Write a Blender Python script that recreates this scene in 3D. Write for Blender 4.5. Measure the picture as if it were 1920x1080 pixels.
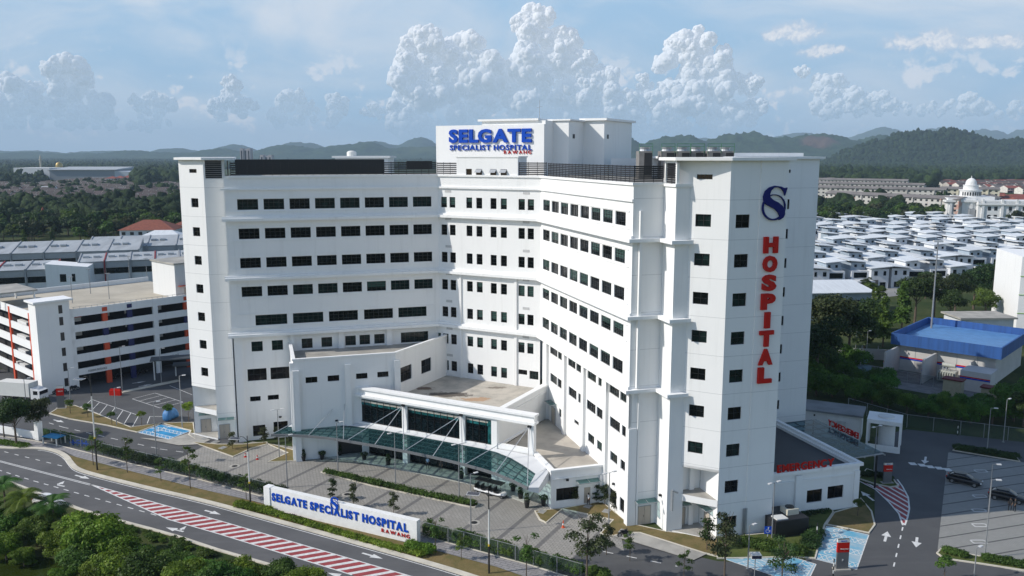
import bpy, math, random
import numpy as np
from mathutils import Vector, Matrix, noise as mnoise
R = math.radians
sc = bpy.context.scene
for o in list(bpy.data.objects): bpy.data.objects.remove(o)

# ---------------------------------------------------------------- camera
F_PX, PITCH, CAM_H = 1584.0, R(9.0), 45.3
cam_d = bpy.data.cameras.new("Camera"); cam = bpy.data.objects.new("Camera", cam_d)
sc.collection.objects.link(cam); sc.camera = cam
cam.location = (0, 0, CAM_H); cam.rotation_euler = (R(90) - PITCH, 0, 0)
cam_d.sensor_width = 36.0; cam_d.lens = 36.0 * F_PX / 1920.0
cam_d.clip_start = 0.5; cam_d.clip_end = 60000

# ---------------------------------------------------------------- light
SUN_AZ, SUN_EL = 258.5, 36.0          # compass azimuth of the sun, elevation
sd = bpy.data.lights.new("Sun", 'SUN'); sun = bpy.data.objects.new("Sun", sd)
sc.collection.objects.link(sun)
sd.energy = 3.9; sd.angle = R(0.5); sd.color = (1.0, 0.945, 0.865)
tosun = Vector((math.sin(R(SUN_AZ)) * math.cos(R(SUN_EL)), math.cos(R(SUN_AZ)) * math.cos(R(SUN_EL)), math.sin(R(SUN_EL))))
sun.rotation_euler = tosun.to_track_quat('Z', 'Y').to_euler()
sc.view_settings.view_transform = 'Standard'
try: sc.view_settings.look = 'None'
except Exception: pass
sc.view_settings.exposure = 0.14; sc.view_settings.gamma = 1.0

# ---------------------------------------------------------------- world: sky with cloud banks
world = bpy.data.worlds.new("World"); sc.world = world; world.use_nodes = True
wn = world.node_tree; wn.nodes.clear()
class NT:
    """tiny helper to write node maths"""
    def __init__(s, nt): s.nt = nt
    def node(s, t, **k):
        n = s.nt.nodes.new(t)
        for a, b in k.items(): setattr(n, a, b)
        return n
    def link(s, a, b): s.nt.links.new(a, b)
    def put(s, sock, v):
        if hasattr(v, 'is_output') or isinstance(v, bpy.types.NodeSocket): s.nt.links.new(v, sock)
        else: sock.default_value = v
    def m(s, op, a, b=0.0, c=0.0, clamp=False):
        n = s.node('ShaderNodeMath', operation=op, use_clamp=clamp)
        s.put(n.inputs[0], a); s.put(n.inputs[1], b)
        if op in ('MULTIPLY_ADD', 'SMOOTH_MIN', 'SMOOTH_MAX'): s.put(n.inputs[2], c)
        return n.outputs[0]
    def sstep(s, v, a, b, t0=0.0, t1=1.0):
        n = s.node('ShaderNodeMapRange', interpolation_type='SMOOTHSTEP')
        s.put(n.inputs['Value'], v); s.put(n.inputs['From Min'], a); s.put(n.inputs['From Max'], b)
        s.put(n.inputs['To Min'], t0); s.put(n.inputs['To Max'], t1); return n.outputs['Result']
    def mix(s, f, a, b, mode='MIX'):
        n = s.node('ShaderNodeMix', data_type='RGBA', blend_type=mode)
        s.put(n.inputs['Factor'], f); s.put(n.inputs['A'] if False else n.inputs[6], a); s.put(n.inputs[7], b); return n.outputs[2]
    def noise(s, vec, scale, detail=4, rough=0.5, dist=0.0, lac=2.0):
        n = s.node('ShaderNodeTexNoise'); s.put(n.inputs['Vector'], vec); s.put(n.inputs['Scale'], scale)
        s.put(n.inputs['Detail'], detail); s.put(n.inputs['Roughness'], rough); s.put(n.inputs['Distortion'], dist); s.put(n.inputs['Lacunarity'], lac)
        return n.outputs['Fac']
    def comb(s, x, y, z=0.0):
        n = s.node('ShaderNodeCombineXYZ'); s.put(n.inputs[0], x); s.put(n.inputs[1], y); s.put(n.inputs[2], z); return n.outputs[0]

def build_world():
    N = NT(wn); out = N.node('ShaderNodeOutputWorld'); bg = N.node('ShaderNodeBackground')
    sky = N.node('ShaderNodeTexSky', sky_type='NISHITA', sun_disc=False)
    sky.sun_elevation = R(SUN_EL); sky.sun_rotation = R(SUN_AZ)
    sky.air_density = 1.0; sky.dust_density = 0.5; sky.ozone_density = 1.5; sky.altitude = 50
    N.link(sky.outputs[0], bg.inputs['Color']); bg.inputs['Strength'].default_value = SKY_K; N.link(bg.outputs[0], out.inputs['Surface'])
def sky_material():
    """low sky seen from the ground: pale blue air, thin high streaks and sunlit cumulus towers"""
    m = bpy.data.materials.new('sky_with_cumulus'); m.use_nodes = True; nt = m.node_tree; nt.nodes.clear(); N = NT(nt)
    out = N.node('ShaderNodeOutputMaterial'); em = N.node('ShaderNodeEmission')
    geo = N.node('ShaderNodeNewGeometry'); sp = N.node('ShaderNodeSeparateXYZ'); N.link(geo.outputs['Position'], sp.inputs[0]); x, y, z = sp.outputs
    az = N.m('MULTIPLY', N.m('ARCTAN2', x, y), 57.29578)
    el = N.m('MULTIPLY', N.m('ARCTANGENT', N.m('DIVIDE', z, SKY_R)), 57.29578)
    P = N.comb(az, el, 0.0)
    def vadd(v, dx, dy, dz=0.0):
        n = N.node('ShaderNodeVectorMath', operation='ADD'); N.put(n.inputs[0], v); n.inputs[1].default_value = (dx, dy, dz); return n.outputs[0]
    def warp(v, scale, amp, detail=2):
        t = N.node('ShaderNodeTexNoise'); N.put(t.inputs['Vector'], v); t.inputs['Scale'].default_value = scale; t.inputs['Detail'].default_value = detail
        n = N.node('ShaderNodeVectorMath', operation='MULTIPLY_ADD'); N.link(t.outputs['Color'], n.inputs[0]); n.inputs[1].default_value = (amp, amp, 0); N.put(n.inputs[2], vadd(v, -amp / 2, -amp / 2)); return n.outputs[0]
    def vor(v, scale, detail, sm=0.4):
        n = N.node('ShaderNodeTexVoronoi', voronoi_dimensions='2D', feature='SMOOTH_F1'); N.put(n.inputs['Vector'], v); n.inputs['Scale'].default_value = scale
        n.inputs['Detail'].default_value = detail; n.inputs['Roughness'].default_value = 0.5; n.inputs['Smoothness'].default_value = sm; return n.outputs['Distance']
    PW = warp(P, 0.8, 0.9, 3)
    st = N.node('ShaderNodeMapping'); N.put(st.inputs['Vector'], warp(P, .08, 5.0)); st.inputs['Scale'].default_value = (0.05, 0.16, 1); st.inputs['Rotation'].default_value = (0, 0, R(-14))
    ci = N.noise(st.outputs[0], 1.3, 7, 0.56, 0.5)
    cirrus = N.m('MULTIPLY', N.sstep(ci, 0.34, 0.66), N.sstep(el, 0.5, 9.0, 0.35, 0.9))
    pv = N.node('ShaderNodeMapping'); N.put(pv.inputs['Vector'], vadd(PW, 40, 10)); pv.inputs['Scale'].default_value = (0.6, 1.0, 1)
    puff = N.m('ADD', N.noise(pv.outputs[0], 0.42, 7, 0.62, 0.3), N.m('MULTIPLY', N.m('SUBTRACT', 0.4, vor(PW, 1.2, 2)), .18))
    small = N.m('MULTIPLY', N.sstep(puff, 0.50, 0.62), N.m('MULTIPLY', N.sstep(el, 0.4, 2.0), N.sstep(el, 8.0, 4.5)))
    vs_ = N.node('ShaderNodeSeparateXYZ'); N.put(vs_.inputs[0], PW); veil = None
    for (ca, ce_, ra, re, st_) in CLOUDS[41:48]:
        dx = N.m('MULTIPLY', N.m('SUBTRACT', vs_.outputs[0], ca), .8 / ra); dy = N.m('MULTIPLY', N.m('SUBTRACT', vs_.outputs[1], ce_), .85 / re); g = N.m('SUBTRACT', 1.0, N.m('MULTIPLY_ADD', dx, dx, N.m('MULTIPLY', dy, dy))); veil = g if veil is None else N.m('SMOOTH_MAX', veil, g, 0.4)
    vn = N.noise(PW, 1.6, 6, 0.62); vv_ = N.m('ADD', veil, N.m('MULTIPLY', N.m('SUBTRACT', vn, .5), 2.4))
    air = N.mix(N.sstep(el, -0.5, 13.0), (0.33, 0.50, 0.67, 1), (0.34, 0.53, 0.74, 1))
    air = N.mix(N.m('MULTIPLY', cirrus, 0.95), air, (0.66, 0.71, 0.78, 1))
    air = N.mix(N.m('MULTIPLY', small, 0.7), air, (0.74, 0.76, 0.81, 1))
    c = N.mix(N.m('MULTIPLY', N.sstep(vv_, .0, .9), .8), air, N.mix(N.sstep(N.m('ADD', vv_, N.m('MULTIPLY', N.m('SUBTRACT', N.noise(PW, 3.0, 4, .6), .5), 1.6)), .3, 1.3), (.50, .58, .70, 1), (.84, .83, .84, 1)))
    N.link(c, em.inputs[0]); N.link(em.outputs[0], out.inputs[0])
    try: m.cycles.emission_sampling = 'NONE'
    except Exception: pass
    return m
def build_sky():
    n = 64; v = []; f = []
    for i in range(n + 1):
        a = R(-62 + 124 * i / n)
        for zz in (-300.0, SKY_R * 0.19, SKY_R * 0.42): v.append((SKY_R * math.sin(a), SKY_R * math.cos(a), zz))
    for i in range(n):
        for k in (0, 1): f.append((i * 3 + k, (i + 1) * 3 + k, (i + 1) * 3 + k + 1, i * 3 + k + 1))
    me = bpy.data.meshes.new('sky'); me.from_pydata(v, [], f); me.materials.append(sky_material()); o = bpy.data.objects.new('sky', me); sc.collection.objects.link(o)
    o['label'] = 'pale blue sky with towering white cumulus clouds'; o['kind'] = 'structure'
SKY_R = 24000.0
def azel(px, py):
    a = (px - 960) / F_PX; b = -(py - 540) / F_PX; c, s = math.cos(PITCH), math.sin(PITCH)
    d = Vector((a, c + b * s, -s + b * c)).normalized()
    return math.degrees(math.atan2(d.x, d.y)), math.degrees(math.asin(d.z))
SKY_K = 0.142; HAZE_D = 0.00008
CLOUDS = []
for (px, py, rx, ry, st) in [
    (795, 85, 40, 38, 1), (790, 150, 55, 52, 1), (770, 205, 42, 48, 1), (865, 95, 48, 42, 1), (895, 140, 50, 50, 1), (870, 190, 62, 40, 1), (820, 245, 80, 30, 1),
    (1000, 35, 36, 34, 1), (1000, 95, 62, 50, 1), (980, 160, 50, 50, 1), (1060, 75, 26, 28, 1), (1075, 120, 40, 34, 1), (1060, 165, 70, 42, 1), (1125, 165, 46, 40, 1), (1080, 225, 90, 36, 1), (1000, 235, 70, 34, 1), (1170, 190, 36, 34, 1), (1208, 155, 16, 22, 1), (1190, 235, 70, 26, 1),
    (1295, 78, 36, 34, 1), (1290, 115, 55, 34, 1), (1345, 125, 40, 34, 1), (1310, 165, 52, 40, 1), (1250, 185, 34, 40, 1), (1400, 150, 26, 22, 1), (1300, 220, 70, 32, 1), (1370, 215, 50, 30, 1), (1415, 195, 24, 20, 1),
    (130, 140, 34, 32, 1), (150, 185, 52, 34, 1), (40, 170, 50, 30, 1), (85, 215, 90, 22, 1), (180, 215, 60, 20, 1), (285, 190, 40, 20, 1), (275, 225, 40, 14, 1), (435, 165, 20, 26, 1), (440, 195, 42, 24, 1), (555, 185, 40, 20, 1), (570, 212, 78, 22, 1), (630, 192, 22, 20, 1), (700, 205, 24, 14, 1),
    (1500, 56, 42, 16, 1), (1450, 62, 20, 12, 1), (1545, 92, 40, 11, 1), (1760, 70, 34, 20, 1), (1700, 76, 36, 14, 1), (1830, 76, 40, 12, 1), (1895, 72, 30, 12, 1), (1555, 160, 32, 24, 1), (1570, 190, 56, 26, 1), (1640, 190, 36, 20, 1), (1505, 128, 14, 10, 1), (1720, 200, 60, 14, 1), (1810, 192, 26, 18, 1), (1880, 200, 40, 14, 1)]:
    a, e = azel(px, py); CLOUDS.append((a, e, rx / 27.6 * 1.05, ry / 27.6 * 1.05, st))
build_world(); build_sky()

# cumulus: every tower is a heap of billows, real geometry far behind the hills
def ico(sub=2):
    import bmesh
    bm = bmesh.new(); bmesh.ops.create_icosphere(bm, subdivisions=sub, radius=1.0); bm.verts.ensure_lookup_table()
    v = np.array([a.co[:] for a in bm.verts], dtype=np.float32); f = np.array([[a.index for a in q.verts] for q in bm.faces], dtype=np.int32); bm.free(); return v, f
def spheres_mesh(name, C, Rr, seed=0, wob=0.12, squash=None, sub=2):
    v, f = ico(sub); n = len(C); g = np.random.default_rng(seed)
    V = v[None] * Rr[:, None, None] * (1 + g.normal(0, wob, (n, len(v), 1)) * 0.35)
    if squash is not None: V = V * squash
    V = (V + C[:, None, :]).reshape(-1, 3).astype(np.float32); Fc = (f[None] + (np.arange(n) * len(v))[:, None, None]).reshape(-1, 3)
    me = bpy.data.meshes.new(name); me.vertices.add(len(V)); me.vertices.foreach_set('co', V.ravel())
    me.loops.add(Fc.size); me.loops.foreach_set('vertex_index', Fc.ravel().astype(np.int32)); me.polygons.add(len(Fc))
    me.polygons.foreach_set('loop_start', np.arange(0, Fc.size, 3, dtype=np.int32)); me.polygons.foreach_set('loop_total', np.full(len(Fc), 3, dtype=np.int32))
    me.polygons.foreach_set('use_smooth', np.ones(len(Fc), dtype=bool)); me.update(); me.validate(); return me
def cloud_mat(AL=0.60, nm='cumulus_cloud'):
    m = bpy.data.materials.new(nm); m.use_nodes = True; nt = m.node_tree; nt.nodes.clear(); N = NT(nt); out = N.node('ShaderNodeOutputMaterial')
    d = N.node('ShaderNodeBsdfDiffuse'); t = N.node('ShaderNodeBsdfTranslucent'); tr = N.node('ShaderNodeBsdfTransparent')
    d.inputs[0].default_value = (1, .97, .95, 1); t.inputs[0].default_value = (.95, .97, 1, 1)
    mx = N.node('ShaderNodeMixShader'); mx.inputs[0].default_value = .5; N.link(d.outputs[0], mx.inputs[1]); N.link(t.outputs[0], mx.inputs[2])
    g = N.node('ShaderNodeNewGeometry'); sp = N.node('ShaderNodeSeparateXYZ'); N.link(g.outputs['Position'], sp.inputs[0])
    bp = N.node('ShaderNodeBump'); bp.inputs['Strength'].default_value = .8; bp.inputs['Distance'].default_value = 90.0
    N.put(bp.inputs['Height'], N.noise(g.outputs['Position'], 0.0035, 6, .55)); N.link(bp.outputs[0], d.inputs['Normal'])
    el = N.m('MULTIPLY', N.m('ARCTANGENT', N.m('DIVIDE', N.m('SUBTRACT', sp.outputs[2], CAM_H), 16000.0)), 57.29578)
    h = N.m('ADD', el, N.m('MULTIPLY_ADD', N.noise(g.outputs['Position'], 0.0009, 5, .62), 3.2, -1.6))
    em = N.node('ShaderNodeEmission'); N.link(N.mix(N.sstep(el, -0.5, 13.0), (0.36, 0.51, 0.66, 1), (0.70, 0.76, 0.84, 1)), em.inputs[0])  # sky-coloured glow: air haze and brighter shaded sides put into the cloud surface
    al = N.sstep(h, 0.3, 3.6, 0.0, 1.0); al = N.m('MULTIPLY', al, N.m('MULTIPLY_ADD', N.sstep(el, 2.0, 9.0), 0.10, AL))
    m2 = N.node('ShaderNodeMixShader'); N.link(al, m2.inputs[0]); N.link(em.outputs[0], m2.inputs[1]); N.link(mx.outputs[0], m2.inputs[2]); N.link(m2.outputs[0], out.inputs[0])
    try: m.cycles.emission_sampling = 'NONE'
    except Exception: pass
    return m
def build_clouds():
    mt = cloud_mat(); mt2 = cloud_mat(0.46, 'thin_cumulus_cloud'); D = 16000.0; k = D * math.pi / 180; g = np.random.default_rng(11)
    for gi, (lab, idx) in enumerate(CLOUD_GROUPS):
        if gi in (8, 9): continue          # the high flat ones are thin veils, part of the sky itself
        C = []; Q = []
        for bi in idx:
            a, e, ra, re, st = CLOUDS[bi]; cx, cy, cz = D * math.sin(R(a)), D * math.cos(R(a)), D * math.tan(R(e))
            sx, sz = ra * k, re * k; n1 = 20
            for _ in range(n1):
                th = g.uniform(0, 2 * math.pi); rr = math.sqrt(g.uniform(0, 1)) * .95; r1 = min(sx, sz) * g.uniform(.24, .52)
                lx, lz = math.cos(th) * rr * (sx - r1 * .5), math.sin(th) * rr * (sz - r1 * .5); ly = g.uniform(-.4, .4) * min(sx, sz)
                c1 = np.array([cx + lx * math.cos(R(a)), cy + ly - lx * math.sin(R(a)), cz + lz]); C.append(c1); Q.append(r1)
                for _ in range(13):
                    n = g.normal(0, 1, 3); n /= np.linalg.norm(n)
                    if n[1] > .45: n[1] *= -1
                    r2 = r1 * g.uniform(.30, .58); c2 = c1 + n * r1 * .74; C.append(c2); Q.append(r2)
                    for _ in range(3):
                        n = n + g.normal(0, .6, 3); n /= np.linalg.norm(n); C.append(c2 + n * r2 * .66); Q.append(r2 * g.uniform(.38, .60))
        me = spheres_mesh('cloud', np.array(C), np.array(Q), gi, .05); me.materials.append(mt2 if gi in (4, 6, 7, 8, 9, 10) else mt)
        o = bpy.data.objects.new('cloud', me); sc.collection.objects.link(o); o['label'] = lab; o['category'] = 'cloud'; o['group'] = 'cumulus clouds over the hills'
CLOUD_GROUPS = [('broad cumulus with two heads left of the tallest cloud', range(0, 7)), ('tallest cumulus tower, reaching the top of the picture', range(7, 19)), ('cumulus tower over the right hand end of the hospital', range(19, 28)),
    ('cumulus at the far left above the distant houses', range(28, 33)), ('small faint cumulus right of the far left cloud', [33, 34]), ('narrow upright cumulus above the left tower', [35, 36]), ('low ragged cumulus above the twin far tower blocks', [37, 38, 39]), ('tiny puff of cloud just left of the broad cumulus', [40]),
    ('small flat topped cloud high on the right', [41, 42, 43]), ('long flat cloud at the right edge of the sky', [44, 45, 46, 47]), ('low broken cumulus bank above the wooded hill', range(48, 55))]
build_clouds()

# ---------------------------------------------------------------- helpers
rng = random.Random(7)
COL = sc.collection
def at(x, y, z=0.0):
    """the point at height z seen at pixel (x, y) of the 1920 px wide photograph"""
    a = (x - 960) / F_PX; b = -(y - 540) / F_PX; c, s = math.cos(PITCH), math.sin(PITCH)
    d = (a, c + b * s, -s + b * c); t = (z - CAM_H) / d[2]
    return Vector((d[0] * t, d[1] * t, z))
def yv(deg): return Vector((math.sin(R(deg)), math.cos(R(deg))))
class Fr:
    """plan frame: a along yaw, b to its left (side=-1) or right (+1)"""
    def __init__(s, o, yaw, side=-1): s.o = Vector((o[0], o[1])); s.yaw = yaw; s.a = yv(yaw); s.b = yv(yaw + 90 * side)
    def __call__(s, a, b): return s.o + s.a * a + s.b * b
    def inv(s, P): d = Vector((P[0], P[1])) - s.o; return d.dot(s.a), d.dot(s.b)
WF = Fr((0, 0), 90, -1)
class MB:
    def __init__(s): s.v = []; s.f = []; s.m = []
    def face(s, pts, mi=0):
        n = len(s.v); s.v += [tuple(p) for p in pts]; s.f.append(tuple(range(n, n + len(pts)))); s.m.append(mi); return s
    def prism(s, fr, pts, z0, z1, mi=0, top=None, bot=True):
        P = [fr(*p) for p in pts]; n = len(P); k = len(s.v)
        zz0 = z0 if isinstance(z0, (list, tuple)) else [z0] * n; zz1 = z1 if isinstance(z1, (list, tuple)) else [z1] * n
        s.v += [(p.x, p.y, z) for p, z in zip(P, zz0)] + [(p.x, p.y, z) for p, z in zip(P, zz1)]
        for i in range(n):
            j = (i + 1) % n; s.f.append((k + i, k + j, k + n + j, k + n + i)); s.m.append(mi)
        s.f.append(tuple(k + n + i for i in range(n))); s.m.append(mi if top is None else top)
        if bot: s.f.append(tuple(k + i for i in reversed(range(n)))); s.m.append(mi)
        return s
    def box(s, fr, a0, a1, b0, b1, z0, z1, mi=0, top=None):
        return s.prism(fr, [(a0, b0), (a1, b0), (a1, b1), (a0, b1)], z0, z1, mi, top)
    def tube(s, p0, p1, r0, r1=None, n=8, mi=0, cap=True):
        r1 = r0 if r1 is None else r1; p0 = Vector(p0); p1 = Vector(p1); d = (p1 - p0).normalized()
        q = d.to_track_quat('Z', 'Y'); k = len(s.v)
        for p, r in ((p0, r0), (p1, r1)):
            for i in range(n):
                a = 2 * math.pi * i / n; s.v.append(tuple(p + q @ Vector((r * math.cos(a), r * math.sin(a), 0))))
        for i in range(n):
            j = (i + 1) % n; s.f.append((k + i, k + j, k + n + j, k + n + i)); s.m.append(mi)
        if cap: s.f.append(tuple(k + i for i in reversed(range(n)))); s.m.append(mi); s.f.append(tuple(k + n + i for i in range(n))); s.m.append(mi)
        return s
    def beam(s, p0, p1, w, h, mi=0):
        p0 = Vector(p0); p1 = Vector(p1); d = (p1 - p0); hd = Vector((d.x, d.y, 0))
        sd_ = Vector((-hd.y, hd.x, 0)).normalized() if hd.length > 1e-4 else Vector((1, 0, 0))
        up = d.normalized().cross(sd_) * -1 if hd.length > 1e-4 else Vector((0, 1, 0)); k = len(s.v)
        for p in (p0, p1):
            for a, b in ((-1, -1), (1, -1), (1, 1), (-1, 1)): s.v.append(tuple(p + sd_ * a * w / 2 + up * b * h / 2))
        for q in ((0, 1, 2, 3), (4, 7, 6, 5), (0, 4, 5, 1), (1, 5, 6, 2), (2, 6, 7, 3), (3, 7, 4, 0)):
            s.f.append(tuple(k + i for i in q)); s.m.append(mi)
        return s
    def lathe(s, c, prof, n=16, mi=0):
        k = len(s.v)
        for (r, z) in prof:
            for i in range(n):
                a = 2 * math.pi * i / n; s.v.append((c[0] + r * math.cos(a), c[1] + r * math.sin(a), c[2] + z))
        for j in range(len(prof) - 1):
            for i in range(n):
                i2 = (i + 1) % n; s.f.append((k + j * n + i, k + j * n + i2, k + (j + 1) * n + i2, k + (j + 1) * n + i)); s.m.append(mi)
        s.f.append(tuple(k + (len(prof) - 1) * n + i for i in range(n))); s.m.append(mi)
        return s
    def ball(s, c, rx, ry, rz, mi=0, n=10):
        k = len(s.v); rings = n // 2
        for j in range(rings + 1):
            t = math.pi * j / rings
            for i in range(n):
                a = 2 * math.pi * i / n
                s.v.append((c[0] + rx * math.sin(t) * math.cos(a), c[1] + ry * math.sin(t) * math.sin(a), c[2] + rz * math.cos(t)))
        for j in range(rings):
            for i in range(n):
                i2 = (i + 1) % n; s.f.append((k + j * n + i, k + (j + 1) * n + i, k + (j + 1) * n + i2, k + j * n + i2)); s.m.append(mi)
        return s
    def wall(s, fr, a0, a1, b, z0, z1, holes=(), inward=1, depth=0.22, mi=0, axis='a'):
        """wall plane with real openings and reveals; axis 'a': runs along a at b; axis 'b': runs along b at a=b"""
        P = (lambda t, w: fr(t, b + w * inward)) if axis == 'a' else (lambda t, w: fr(b + w * inward, t))
        H = [h for h in holes if h[0] < a1 and h[1] > a0]
        xs = sorted({a0, a1, *[h[0] for h in H], *[h[1] for h in H]}); zs = sorted({z0, z1, *[h[2] for h in H], *[h[3] for h in H]})
        def q(t0, t1, w0, w1):
            A = P(t0, 0); B = P(t1, 0); s.face([(A.x, A.y, w0), (B.x, B.y, w0), (B.x, B.y, w1), (A.x, A.y, w1)], mi)
        for j in range(len(zs) - 1):
            zc = (zs[j] + zs[j + 1]) / 2; run = None
            for i in range(len(xs) - 1):
                xc = (xs[i] + xs[i + 1]) / 2
                hole = any(h[0] < xc < h[1] and h[2] < zc < h[3] for h in H)
                if hole:
                    if run is not None: q(run, xs[i], zs[j], zs[j + 1]); run = None
                elif run is None: run = xs[i]
            if run is not None: q(run, xs[-1], zs[j], zs[j + 1])
        for (h0, h1, g0, g1) in H:
            A, A2, B, B2 = P(h0, 0), P(h0, depth), P(h1, 0), P(h1, depth)
            s.face([(A.x, A.y, g0), (B.x, B.y, g0), (B2.x, B2.y, g0), (A2.x, A2.y, g0)], mi)
            s.face([(A.x, A.y, g1), (B.x, B.y, g1), (B2.x, B2.y, g1), (A2.x, A2.y, g1)], mi)
            s.face([(A.x, A.y, g0), (A.x, A.y, g1), (A2.x, A2.y, g1), (A2.x, A2.y, g0)], mi)
            s.face([(B.x, B.y, g0), (B.x, B.y, g1), (B2.x, B2.y, g1), (B2.x, B2.y, g0)], mi)
        return s
    def mesh(s, name, mats, org=(0, 0, 0)):
        me = bpy.data.meshes.new(name)
        v = [(a - org[0], b - org[1], c - org[2]) for a, b, c in s.v]
        me.from_pydata(v, [], s.f)
        for m_ in mats: me.materials.append(m_)
        if len(mats) > 1: me.polygons.foreach_set('material_index', s.m)
        me.update(); return me
    def build(s, name, mats, parent=None, label=None):
        if not isinstance(mats, (list, tuple)): mats = [mats]
        org = tuple(parent.matrix_world.translation) if parent is not None else (0, 0, 0)
        if parent is not None: org = tuple(gloc(parent))
        o = bpy.data.objects.new(name, s.mesh(name, mats, org)); COL.objects.link(o)
        if parent is not None: o.parent = parent
        if label: o['label'] = label
        return o
def gloc(o):
    l = Vector(o.location)
    while o.parent is not None: o = o.parent; l = l + Vector(o.location)
    return l
def tag(o, label=None, cat=None, group=None, kind=None):
    if label: o['label'] = label
    if cat: o['category'] = cat
    if group: o['group'] = group
    if kind: o['kind'] = kind
    return o
def thing(name, label, cat, loc=(0, 0, 0), rz=0.0, group=None):
    o = bpy.data.objects.new(name, None); COL.objects.link(o); o.location = tuple(loc) + ((0,) if len(loc) == 2 else ()); o.rotation_euler = (0, 0, rz)
    o.empty_display_size = 0.5
    return tag(o, label, cat, group)
def lpart(name, mb, mats, parent, label=None):
    """part built in the local space of its parent"""
    if not isinstance(mats, (list, tuple)): mats = [mats]
    o = bpy.data.objects.new(name, mb.mesh(name, mats)); COL.objects.link(o); o.parent = parent
    if label: o['label'] = label
    return o
def dup(root, loc, rz=0.0, label=None, group=None, scale=None):
    r = root.copy(); COL.objects.link(r); r.location = loc; r.rotation_euler = (0, 0, rz)
    if scale is not None: r.scale = scale if isinstance(scale, (tuple, list)) else (scale,) * 3
    if label: r['label'] = label
    if group: r['group'] = group
    for ch in list(root.children):
        c = ch.copy(); COL.objects.link(c); c.parent = r
        for g in list(ch.children):
            d = g.copy(); COL.objects.link(d); d.parent = c
    return r
ORD = ['first', 'second', 'third', 'fourth', 'fifth', 'sixth', 'seventh', 'eighth', 'ninth', 'tenth', 'eleventh', 'twelfth', 'thirteenth', 'fourteenth', 'fifteenth', 'sixteenth', 'seventeenth', 'eighteenth', 'nineteenth', 'twentieth']
# rotation that brings local x onto compass yaw
def zrot(yaw): return R(90 - yaw)

# ---------------------------------------------------------------- materials
MC = {}
def pm(name, col, rough=0.7, var=0.12, scale=1.5, bump=0.0, metal=0.0, spec=0.5, col2=None, detail=5, objrand=0.0, coat=0.0, stretch=None, bscale=None, thr=None):
    if name in MC: return MC[name]
    m = bpy.data.materials.new(name); m.use_nodes = True; nt = m.node_tree; N = NT(nt); b = nt.nodes['Principled BSDF']
    b.inputs['Roughness'].default_value = rough; b.inputs['Metallic'].default_value = metal
    b.inputs['Specular IOR Level'].default_value = spec; b.inputs['Coat Weight'].default_value = coat
    c = (*col, 1); tc = N.node('ShaderNodeTexCoord'); vec = tc.outputs['Object']
    if stretch:
        mp = N.node('ShaderNodeMapping'); N.link(vec, mp.inputs['Vector']); mp.inputs['Scale'].default_value = stretch; vec = mp.outputs[0]
    c2 = (*col2, 1) if col2 else (*[x * (1 - var) for x in col], 1)
    if var or col2:
        f = N.noise(vec, scale, detail, 0.6)
        f = N.sstep(f, *(thr or (0.3, 0.7))); colr = N.mix(f, c, c2)
    else:
        colr = N.mix(0.0, c, c)
    if objrand:
        oi = N.node('ShaderNodeObjectInfo'); hs = N.node('ShaderNodeHueSaturation')
        N.link(colr, hs.inputs['Color']); N.put(hs.inputs['Value'], N.m('MULTIPLY_ADD', oi.outputs['Random'], 2 * objrand, 1 - objrand))
        N.put(hs.inputs['Hue'], N.m('MULTIPLY_ADD', N.m('FRACT', N.m('MULTIPLY', oi.outputs['Random'], 7.31)), 0.05 * objrand / 0.3, 0.5 - 0.025 * objrand / 0.3)); colr = hs.outputs[0]
    N.link(colr, b.inputs['Base Color'])
    if bump:
        bp = N.node('ShaderNodeBump'); bp.inputs['Strength'].default_value = bump; bp.inputs['Distance'].default_value = 0.05
        N.put(bp.inputs['Height'], N.noise(vec, bscale or scale * 6, 4, 0.6)); N.link(bp.outputs[0], b.inputs['Normal'])
    MC[name] = m; return m
def wall_mat(name, col=(0.80, 0.80, 0.79), joints=False, dirt=1.0):
    m = bpy.data.materials.new(name); m.use_nodes = True; N = NT(m.node_tree); b = m.node_tree.nodes['Principled BSDF']
    b.inputs['Roughness'].default_value = 0.75; b.inputs['Specular IOR Level'].default_value = 0.25
    geo = N.node('ShaderNodeNewGeometry'); pos = geo.outputs['Position']
    mp = N.node('ShaderNodeMapping'); N.link(pos, mp.inputs['Vector']); mp.inputs['Scale'].default_value = (1.4, 1.4, 0.07)
    st = N.sstep(N.noise(mp.outputs[0], 1.0, 6, 0.65), 0.50, 0.80)
    cl = N.sstep(N.noise(pos, 0.22, 5, 0.6), 0.35, 0.75)
    c = N.mix(N.m('MULTIPLY', st, 0.20 * dirt), (*col, 1), (0.42, 0.41, 0.38, 1))
    c = N.mix(N.m('MULTIPLY', cl, 0.16 * dirt), c, (0.62, 0.64, 0.65, 1))
    if joints:
        sp = N.node('ShaderNodeSeparateXYZ'); N.link(pos, sp.inputs[0])
        fz = N.m('FRACT', N.m('MULTIPLY', N.m('ADD', sp.outputs[2], 0.3), 1 / 4.5))
        ln = N.m('LESS_THAN', fz, 0.013)
        c = N.mix(N.m('MULTIPLY', ln, 0.45), c, (0.25, 0.26, 0.27, 1))
    N.link(c, b.inputs['Base Color'])
    bp = N.node('ShaderNodeBump'); bp.inputs['Strength'].default_value = 0.12; bp.inputs['Distance'].default_value = 0.03
    N.put(bp.inputs['Height'], N.noise(pos, 1.6, 6, 0.7)); N.link(bp.outputs[0], b.inputs['Normal'])
    return m
M_WALL = wall_mat('white_painted_render'); M_TOWER = wall_mat('white_tower_render', joints=True)
M_TRIM = wall_mat('white_trim', (0.82, 0.82, 0.81), dirt=1.3)
M_DARK = pm('dark_frame', (0.012, 0.013, 0.015), 0.35, 0.0)
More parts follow.
